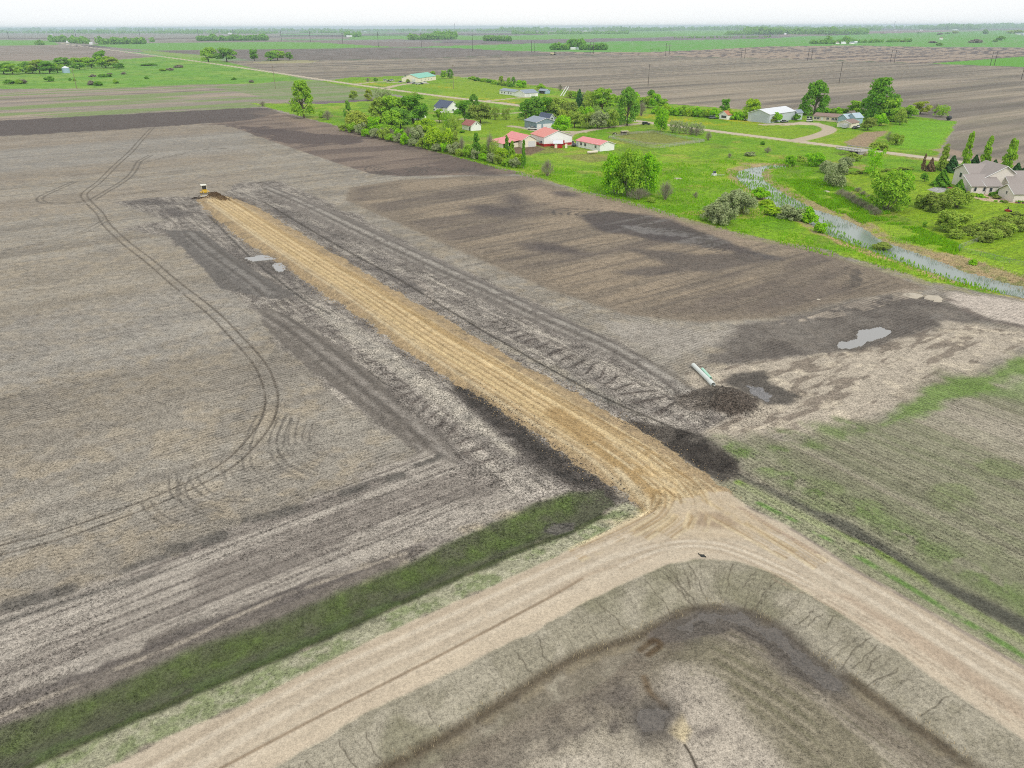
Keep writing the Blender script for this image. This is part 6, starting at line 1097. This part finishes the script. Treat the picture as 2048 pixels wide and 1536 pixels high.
# ------------------------------------------------------------ vehicles
TYR = mat('tyre_rubber', A(40, 40, 42), .9); CG = mat('car_glass', A(44, 50, 58), .1, .8)
PAINT = {n_: mat('paint_'+n_, A(*c_), .25, .6) for n_, c_ in dict(white=(240, 240, 240), black=(44, 46, 52), grey=(120, 126, 132), silver=(200, 202, 206), navy=(50, 60, 90), red=(170, 50, 44)).items()}
def car(x, y, az, kind, paint, label, group='vehicles parked in the farmyards'):
    q = P(x, y); o = thing('parked_car' if kind != 'pickup' else 'pickup_truck', label, 'car' if kind != 'pickup' else 'pickup', (q[0], q[1], max(gz(*q), 0)), math.radians(az), group); L_ = {'pickup': 5.6}.get(kind, 4.7); pm = PAINT[paint]
    prof = {'car': [(-2.35, .35), (2.35, .35), (2.4, .75), (1.2, .95), (-1.6, .98), (-2.35, .85)], 'suv': [(-2.4, .4), (2.35, .4), (2.4, .95), (1.2, 1.1), (-2.35, 1.12)], 'pickup': [(-2.8, .45), (2.75, .45), (2.8, 1.0), (1.4, 1.15), (-2.8, 1.15)]}[kind]
    MB().prism(prof, -.92, .92).build('body', pm, o, .06)
    cab = {'car': [(-1.5, .97), (1.15, .94), (.4, 1.42), (-.9, 1.44)], 'suv': [(-2.3, 1.1), (1.15, 1.1), (.5, 1.75), (-2.1, 1.78)], 'pickup': [(-.9, 1.14), (1.35, 1.14), (.7, 1.8), (-.75, 1.82)]}[kind]
    MB().prism(cab, -.8, .8).build('window', CG, o, .04); xs = [p_[0] for p_ in cab]; zt = max(p_[1] for p_ in cab)
    MB().box(cab[3][0]+.05, -.76, zt-.03, cab[2][0]-.02, .76, zt+.05).build('roof', pm, o, .02)
    if kind == 'pickup': MB().box(-2.7, -.72, 1.151, -.98, .72, 1.16).build('bed', DARK, o)
    for wx in (-L_*.32, L_*.32):
        for wy in (-.9, .9): MB().tube((wx, wy-.11, .36), (wx, wy+.11, .36), .36, .36, 14).build('wheel', TYR, o)
    for wy in (-.62, .62): MB().box(prof[2][0]-.04, wy-.16, .66, prof[2][0]+.02, wy+.16, .82).build('headlight', STL, o)
for c_ in [(1065, 260.5, 160, 'pickup', 'white', 'white pickup parked beside the long wall of the workshop'), (1090, 261.5, 165, 'pickup', 'white', 'white pickup with dark stripe parked before the workshop doors'), (1619, 244, 40, 'suv', 'white', 'white car parked left of the tan mobile home'), (1568, 245.5, 20, 'car', 'grey', 'dark grey car parked before the metal barn'), (1710, 258, 40, 'car', 'black', 'black car parked right of the brown-roofed garage'), (1716, 255.5, 60, 'car', 'white', 'white car behind the black one at the garage'), (1494, 241, 10, 'car', 'white', 'white car left of the metal barn'), (1500, 242, 30, 'car', 'silver', 'silver car close to the metal barn gable'), (1488, 240, -20, 'car', 'grey', 'grey car farthest left of the metal barn'), (1425, 238, 10, 'suv', 'grey', 'grey vehicle left of the orange-roofed shed'), (1434, 237.5, 0, 'suv', 'silver', 'silver vehicle beside the orange-roofed shed'),
           (771, 162, 20, 'suv', 'white', 'leftmost white vehicle in the far barn yard'), (778, 163.5, 0, 'car', 'black', 'black car left in the far barn yard'), (785, 162, 40, 'suv', 'white', 'white van-like car right of the black one in the far yard'), (801, 165, 10, 'car', 'navy', 'navy car in the middle of the far barn yard'), (818, 167, 10, 'car', 'black', 'black car before the gable of the long barn'), (824, 167, 20, 'car', 'silver', 'silver car before the gable of the long barn'), (829, 168, 0, 'car', 'grey', 'grey car before the corner of the long barn'), (836, 169.5, 20, 'suv', 'white', 'large white car before the long barn'), (842, 169, 20, 'suv', 'navy', 'navy car before the long barn'), (849, 167, 10, 'pickup', 'white', 'white pickup at the long side of the long barn'), (1148, 293, 80, 'car', 'black', 'black car at the left end of the pink-roofed mobile home'), (1292, 250.5, 0, 'suv', 'black', 'black machine beside the country road junction')]: car(*c_)
# trailer
q = P(1689, 257); o_ = thing('trailer', 'silver box trailer before the brown-roofed garage', 'trailer', (q[0], q[1], 0), math.radians(60)); MB().box(-2.4, -1.1, .5, 2.4, 1.1, 2.5).build('body', PAINT['silver'], o_, .15)
for sx in (-.5, .5):
    for sy in (-1.12, 1.12): MB().tube((sx, sy-.1, .36), (sx, sy+.1, .36), .36, .36, 12).build('wheel', TYR, o_)
MB().tube((2.4, 0, .5), (3.5, 0, .5), .06, .06, 6).build('drawbar', STL, o_)
# combine-like machine on the far field
q = P(1106, 110); o_ = thing('field_machine', 'pale yellow farm machine on the far brown field', 'farm machine', (q[0], q[1], 0), .4); MB().box(-6, -2, 1, 4, 2, 4.2).build('body', mat('cream_paint', A(226, 214, 170), .5), o_, .4); MB().box(2.5, -1.6, 4.2, 5, 1.6, 6.0).build('cab', CG, o_, .2); MB().box(5.5, -6, .5, 7.5, 6, 1.6).build('header', STL, o_)
for sy in (-2.4, 2.4): MB().tube((2.5, sy-.4, 1.6), (2.5, sy+.4, 1.6), 1.6, 1.6, 16).build('wheel', TYR, o_); MB().tube((-4, sy-.3, 1.), (-4, sy+.3, 1.), 1., 1., 14).build('wheel', TYR, o_)
# bulldozer
YEL = mat('machine_yellow', A(222, 180, 48), .45, .4, var=.15, scale=1.5); WHP = mat('cab_roof_white', A(246, 244, 226), .4); q = P(411, 391.5); bd = thing('bulldozer', 'yellow bulldozer with white cab roof behind the fresh soil heap', 'bulldozer', (q[0], q[1], .3), math.radians(-62))
for sy in (-1.15, 1.15):
    pts = [(1.7, .05), (2.15, .45), (1.9, .95), (-1.9, 1.0), (-2.2, .5), (-1.8, .05)]; MB().prism(pts, sy-.28, sy+.28).build('track', TYR, bd, .08); MB().prism([(1.2, .8), (1.3, 1.12), (-1.5, 1.15), (-1.5, .8)], sy-.3, sy+.3).build('fender', YEL, bd)
MB().prism([(2.0, .6), (2.05, 1.55), (.2, 1.9), (-1.9, 1.9), (-2.0, .6)], -.8, .8).build('engine_hood', YEL, bd, .12)
cb_ = MB()
for sx in (-1.5, .3):
    for sy in (-.75, .75): cb_.tube((sx, sy, 1.85), (sx, sy, 3.2), .07, .07, 6)
cb_.build('cab_post', WHP, bd); MB().box(-1.7, -.95, 3.2, .55, .95, 3.36).build('cab_roof', WHP, bd, .05); MB().box(-1.42, -.68, 1.85, .22, .68, 3.15).build('cab_glass', CG, bd); MB().tube((1.3, .4, 1.7), (1.3, .4, 2.6), .06, .06, 8).build('exhaust', TYR, bd)
bl_ = MB(); 
for k in range(7):
    z0_, z1_ = k*.17+.02, (k+1)*.17+.02; x0_ = 2.95-.28*math.sin(k/7*3.14); x1_ = 2.95-.28*math.sin((k+1)/7*3.14); bl_.add([(x0_, -1.9, z0_), (x0_, 1.9, z0_), (x1_, 1.9, z1_), (x1_, -1.9, z1_), (x0_-.1, -1.9, z0_), (x0_-.1, 1.9, z0_), (x1_-.1, 1.9, z1_), (x1_-.1, -1.9, z1_)], [(0, 1, 2, 3), (4, 5, 6, 7), (0, 3, 7, 4), (1, 2, 6, 5), (3, 2, 6, 7)])
bl_.build('blade', mat('worn_blade_steel', A(176, 168, 150), .4, .5), bd)
for sy in (-1.5, 1.5): MB().tube((-.3, sy, .5), (2.75, sy, .4), .14, .14, 8).build('push_arm', YEL, bd)
for sy in (-.6, .6): MB().tube((1.9, sy, 1.5), (2.8, sy, .8), .08, .06, 8).build('lift_cylinder', STL, bd)
# culvert pipes: hollow, with a bell end
def pipe(a, b, r_, name, label, mt_, bell=True):
    pa_, pb_ = P(*a), P(*b); L_ = np.linalg.norm(pb_-pa_); o = thing(name, label, 'pipe', (pa_[0], pa_[1], gz(*((pa_+pb_)/2))+.02), math.atan2(*(pb_-pa_)[::-1])); n = 28
    secs = [(0, r_), (L_*.8, r_), (L_*.84, r_*1.13), (L_, r_*1.13), (L_, r_*1.0), (L_*.84, r_*.97), (L_*.8, r_*.9), (0, r_*.9), (0, r_)] if bell else [(0, r_), (L_, r_), (L_, r_*.9), (0, r_*.9), (0, r_)]
    v = []; f = []
    for k, (x_, rr_) in enumerate(secs):
        for j in range(n): a_ = 6.2832*j/n; v.append((x_, rr_*math.cos(a_), r_*1.05+rr_*math.sin(a_)))
    for k in range(len(secs)-1):
        for j in range(n): f.append((k*n+j, k*n+(j+1) % n, (k+1)*n+(j+1) % n, (k+1)*n+j))
    MB().add(v, f).build('pipe_wall', mt_, o, sm=True); return o
PG = mat('pale_plastic', A(228, 234, 228), .45, .4, var=.08, scale=1.2); PG2 = mat('mint_plastic', A(184, 230, 208), .4, .4, var=.05, scale=1)
pipe((1386, 734), (1426, 774), .36, 'drain_pipe', 'long pale grey-green drain pipe with belled end lying on the soil', PG); pipe((1404, 741), (1421, 760), .26, 'drain_pipe', 'short mint green pipe lying against the long pipe', PG2, False)
# dark rag on the gravel road
q = P(1404, 1112); v = []; rs_ = np.random.RandomState(2)
gx, gy = np.meshgrid(np.linspace(-.42, .42, 15), np.linspace(-.13, .13, 7), indexing='ij'); gy2 = gy*(1+.9*np.sin(gx*9+1)); zc = .05+.07*vnoise(gx*9+3, gy*18, 5)+.04*np.cos(gy*20)
me = mesh_np('debris', np.stack([(gx-gy*.6).ravel(), gy2.ravel()+.12*np.sin(gx.ravel()*6), zc.ravel()], 1), np.stack([np.arange(105).reshape(15, 7)[:-1, :-1], np.arange(105).reshape(15, 7)[1:, :-1], np.arange(105).reshape(15, 7)[1:, 1:], np.arange(105).reshape(15, 7)[:-1, 1:]], -1).reshape(-1, 4), mat('dark_rag', A(62, 64, 62), .9, var=.3, scale=9))
o_ = tag(link(bpy.data.objects.new('debris', me)), 'crumpled dark grey rag lying on the gravel road bend', 'debris'); sf = o_.modifiers.new('thickness', 'SOLIDIFY'); sf.thickness = .04; o_.location = (q[0], q[1], gz(*q)+.02); o_.rotation_euler = (0, 0, -.9)
# tank, boat, bale, small things
def horiz_tank(x, y, L_, r_, az, mt_, name, label, cat):
    q = P(x, y); o = thing(name, label, cat, (q[0], q[1], 0), math.radians(az)); m = MB(); m.tube((-L_/2, 0, r_+.3), (L_/2, 0, r_+.3), r_, r_, 16)
    m.tube((L_/2, 0, r_+.3), (L_/2+r_*.5, 0, r_+.3), r_, r_*.4, 16); m.tube((-L_/2-r_*.5, 0, r_+.3), (-L_/2, 0, r_+.3), r_*.4, r_, 16); m.build('tank', mt_, o)
    for sx in (-L_*.3, L_*.3): MB().box(sx-.12, -r_*.6, 0, sx+.12, r_*.6, .4).build('leg', STL, o)
horiz_tank(1185, 308, 5.0, .6, 25, mat('cream_tank', A(240, 228, 210), .4), 'gas_tank', 'cream propane tank on the grass before the pink-roofed home', 'gas tank')
horiz_tank(1897, 241, 2.2, 1.2, 40, mat('black_plastic', A(46, 50, 56), .5), 'water_tank', 'dark tank at the corner of the brown field', 'tank')
q = P(1428, 352); o_ = thing('pump', 'grey and white pump box on bare soil in the meadow', 'pump', (q[0], q[1], 0), .5); MB().box(-.8, -.6, 0, .8, .6, 1.0).build('housing', PAINT['white'], o_, .08); MB().tube((-.4, 0, 1), (-.4, 0, 1.9), .3, .3, 12).build('cylinder', PAINT['grey'], o_); MB().tube((.4, 0, 1), (.4, 0, 1.8), .3, .3, 12).build('cylinder', PAINT['navy'], o_); MB().tube((.6, 0, .3), (4.2, -1.2, .2), .12, .12, 8).build('hose', PAINT['silver'], o_)
# black and white pony by the corral
HO = mat('black_white_hide', A(52, 50, 50), .8); HW = mat('white_hide', A(226, 222, 214), .8)
q = P(1230, 271); ho = thing('horse', 'black and white horse grazing beside the corral rails', 'horse', (q[0], q[1], 0), math.radians(200))
mh = bpy.data.meshes.new('horse'); J = [(0, 0, 1.2), (.5, 0, 1.28), (.85, 0, 1.25), (1.2, 0, .95), (1.45, 0, .55), (1.62, 0, .25), (-.5, 0, 1.3), (-.72, 0, 1.15), (-.85, 0, .7), (.6, .2, .95), (.62, .22, .5), (.6, .22, .03), (.6, -.2, .95), (.68, -.22, .5), (.62, -.22, .03), (-.55, .22, .95), (-.68, .24, .52), (-.58, .24, .03), (-.55, -.22, .95), (-.66, -.24, .52), (-.52, -.24, .03)]
Ed = [(0, 1), (1, 2), (2, 3), (3, 4), (4, 5), (0, 6), (6, 7), (7, 8), (1, 9), (9, 10), (10, 11), (1, 12), (12, 13), (13, 14), (6, 15), (15, 16), (16, 17), (6, 18), (18, 19), (19, 20)]
Rd = [.34, .33, .26, .17, .14, .08, .33, .16, .05, .14, .08, .06, .14, .08, .06, .17, .09, .06, .17, .09, .06]
mh.from_pydata(J, Ed, []); hb = link(bpy.data.objects.new('body', mh)); hb.parent = ho; sk = hb.modifiers.new('skin', 'SKIN'); mh.materials.append(HO); mh.skin_vertices[0].data[0].use_root = True
for k, r_ in enumerate(Rd): mh.skin_vertices[0].data[k].radius = (r_, r_)
hb.modifiers.new('sub', 'SUBSURF').levels = 1; hb.modifiers['sub'].render_levels = 1
MB().add([(-.2, .345, 1.0), (.4, .345, .98), (.45, .34, 1.4), (-.1, .34, 1.42), (-.2, .365, 1.0), (.4, .365, .98), (.45, .35, 1.4), (-.1, .35, 1.42)], [(0, 1, 2, 3), (4, 5, 6, 7), (0, 1, 5, 4), (2, 3, 7, 6)]).build('white_patch', HW, ho)
# small open shelter
q = P(1249, 270); o_ = thing('shelter', 'small open shelter with tan roof next to the horse', 'shelter', (q[0], q[1], 0), math.radians(10)); MB().box(-2, -1.5, 1.9, 2, 1.5, 2.05).build('roof', mat('tan_sheet', A(214, 204, 176), .7), o_)
for sx in (-1.8, 1.8):
    for sy in (-1.3, 1.3): MB().box(sx-.08, sy-.08, 0, sx+.08, sy+.08, 1.9).build('post', WOODL, o_)
MB().box(-1.8, 1.3, .3, 1.8, 1.4, 1.9).build('back_panel', mat('brown_board', A(140, 122, 110), .9), o_)
# person on a red ride-on mower
q = P(2016, 424); mw = thing('riding_mower', 'red ride-on mower on the lawn before the beige house', 'mower', (q[0], q[1], 0), math.radians(150)); MB().prism([(-.9, .3), (1.0, .3), (1.05, .75), (.2, .85), (-.9, .6)], -.45, .45).build('body', PAINT['red'], mw, .06); MB().box(-.5, -.6, .12, .6, .6, .3).build('cutting_deck', PAINT['red'], mw)
for wx, rr_2 in ((-.7, .32), (.8, .22)):
    for wy in (-.5, .5): MB().tube((wx, wy-.1, rr_2), (wx, wy+.1, rr_2), rr_2, rr_2, 12).build('wheel', TYR, mw)
MB().tube((.25, 0, .8), (.05, 0, 1.05), .03, .03, 6).build('steering_column', TYR, mw)
pm_ = bpy.data.meshes.new('person'); J = [(0, 0, .85), (0, 0, 1.1), (0, 0, 1.32), (.02, 0, 1.44), (.04, 0, 1.55), (.05, 0, 1.66), (0, .2, 1.34), (.12, .24, 1.12), (.34, .14, 1.08), (0, -.2, 1.34), (.12, -.24, 1.12), (.34, -.14, 1.08), (.02, .12, .82), (.42, .16, .84), (.46, .16, .45), (.58, .16, .4), (.02, -.12, .82), (.42, -.16, .84), (.46, -.16, .45), (.58, -.16, .4)]
Ed = [(0, 1), (1, 2), (2, 3), (3, 4), (4, 5), (2, 6), (6, 7), (7, 8), (2, 9), (9, 10), (10, 11), (0, 12), (12, 13), (13, 14), (14, 15), (0, 16), (16, 17), (17, 18), (18, 19)]; Rd = [.15, .15, .15, .06, .1, .08, .08, .055, .04, .08, .055, .04, .1, .08, .055, .05, .1, .08, .055, .05]
pm_.from_pydata(J, Ed, []); po = link(bpy.data.objects.new('person', pm_)); pm_.materials.append(mat('dark_clothes', A(46, 46, 54), .9)); sk = po.modifiers.new('skin', 'SKIN'); pm_.skin_vertices[0].data[0].use_root = True
for k, r_ in enumerate(Rd): pm_.skin_vertices[0].data[k].radius = (r_, r_)
sb_ = po.modifiers.new('sub', 'SUBSURF'); sb_.levels = sb_.render_levels = 1; tag(po, 'person in dark clothes seated on the red ride-on mower', 'person'); po.location = (q[0]-.15, q[1]+.1, -.02); po.rotation_euler = (0, 0, math.radians(150))

# ------------------------------------------------------------ fences
def rail_fence(pts, name, label, mt_, h=1.3, gap=3.0, rails=(.5, .9, 1.25), th=.06, mesh_=None):
    q = PP(pts); o = thing(name, label, 'fence', (q[0][0], q[0][1], 0)); rl = MB(); org = q[0]
    for a, b in zip(q[:-1], q[1:]):
        L_ = np.linalg.norm(b-a); n = max(1, int(L_/gap))
        for k in range(n+1):
            p_ = a+(b-a)*k/n-org; MB().tube((p_[0], p_[1], -.2), (p_[0], p_[1], h), .09 if th > .03 else .04, None, 6).build('post', mt_, o)
        for z_ in rails: rl.tube((*(a-org), z_), (*(b-org), z_), th, th, 4)
    rl.build('rail', mt_, o)
    if mesh_:
        ml = MB()
        for a, b in zip(q[:-1], q[1:]):
            L_ = np.linalg.norm(b-a); n = int(L_/.5)
            for k in range(n):
                p_ = a+(b-a)*k/n-org; p2 = a+(b-a)*(k+1)/n-org; ml.tube((*p_, .05), (*p2, h-.05), .014, .014, 3, False); ml.tube((*p_, h-.05), (*p2, .05), .014, .014, 3, False)
        ml.build('wire_mesh', mesh_, o)
FW = mat('weathered_rail', A(190, 190, 176), .9)
rail_fence([(1217, 277), (1262, 269), (1306, 266), (1350, 275), (1408, 284), (1330, 293), (1290, 290), (1217, 277)], 'corral_fence', 'pale weathered rail corral beside the pink-roofed home', FW, 1.4, 3.5)
rail_fence([(1218, 277), (1250, 286), (1292, 296), (1318, 298), (1408, 285)], 'corral_fence', 'outer rail fence along the near side of the corral', FW, 1.4, 3.5)
rail_fence([(1976, 478), (1945, 488), (1916, 499), (1918, 504), (1960, 513), (2048, 535), (2120, 555)], 'chain_link_fence', 'thin chain-link fence round the lower right lawn', STL, 1.3, 3.0, (1.28, .05), .025, STL)
rail_fence([(1745, 292), (1800, 300), (1830, 305)], 'wire_fence', 'short wire fence beside the bridge road', WOODL, 1.1, 5, (.5, 1.0), .02)
rail_fence([(922, 157), (946, 158), (950, 162)], 'rail_fence', 'white paddock rails right of the green-roofed barn', TRM, 1.5, 4, (.8, 1.4), .08)
# leaning pale poles
for k, (x, y) in enumerate([(1121, 192), (1126, 192)]):
    q = P(x, y); o_ = MB().tube((0, 0, 0), (5, 4, 7), .4, .3, 8).build('leaning_pole', TRM); o_.location = (q[0], q[1], 0); tag(o_, ['left', 'right'][k]+' of the two leaning pale poles behind the homestead wood', 'pole', 'leaning pale poles')
# stones and straw lumps on the field
STO = mat('pale_stone', A(196, 186, 168), .9, var=.2, scale=3)
for k, (x, y, s_) in enumerate([(1866, 596, 1.5), (1826, 592, 1.6), (1875, 602, .7), (1637, 599, .35), (1652, 384, .9), (1356, 358, 1.2)]):
    q = P(x, y); V, Q = cards(np.zeros((1, 3)), np.ones((1, 3)), 1, rs); bm_ = MB(); n = 12
    me = bpy.data.meshes.new('stone'); import bmesh; bm = bmesh.new(); bmesh.ops.create_icosphere(bm, subdivisions=2, radius=s_)
    for v_ in bm.verts: f_ = .75+.5*random.random(); v_.co = Vector((v_.co.x*f_*1.3, v_.co.y*f_, v_.co.z*.32*f_))
    bm.to_mesh(me); bm.free(); me.materials.append(STO); o_ = link(bpy.data.objects.new('clod_heap', me)); o_.location = (q[0], q[1], gz(*q)); tag(o_, ['pale straw heap, right one at the field corner', 'pale straw heap, left one at the field corner', 'small pale lump beside the field corner heaps', 'tiny white stone on the dark brown soil', 'pale flat stone on the far creek meadow', 'pale rubbish heap on the meadow'][k], 'heap')

# ------------------------------------------------------------ haze
HZ = bpy.data.materials.new('haze'); HZ.use_nodes = True; t = HZ.node_tree; t.nodes.remove(t.nodes['Principled BSDF']); v = t.nodes.new('ShaderNodeVolumePrincipled')
v.inputs['Color'].default_value = (.74, .92, 1.0, 1); v.inputs['Density'].default_value = 7.5e-5; v.inputs['Anisotropy'].default_value = .0
t.links.new(v.outputs[0], t.nodes['Material Output'].inputs['Volume'])
try: HZ.volume_intersection_method = 'FAST'
except Exception: pass
o = MB().box(-34000, -3000, -8, 34000, 34000, 75).build('haze', HZ); o['kind'] = 'stuff'; o['label'] = 'pale blue haze over the whole plain'; o['category'] = 'haze'
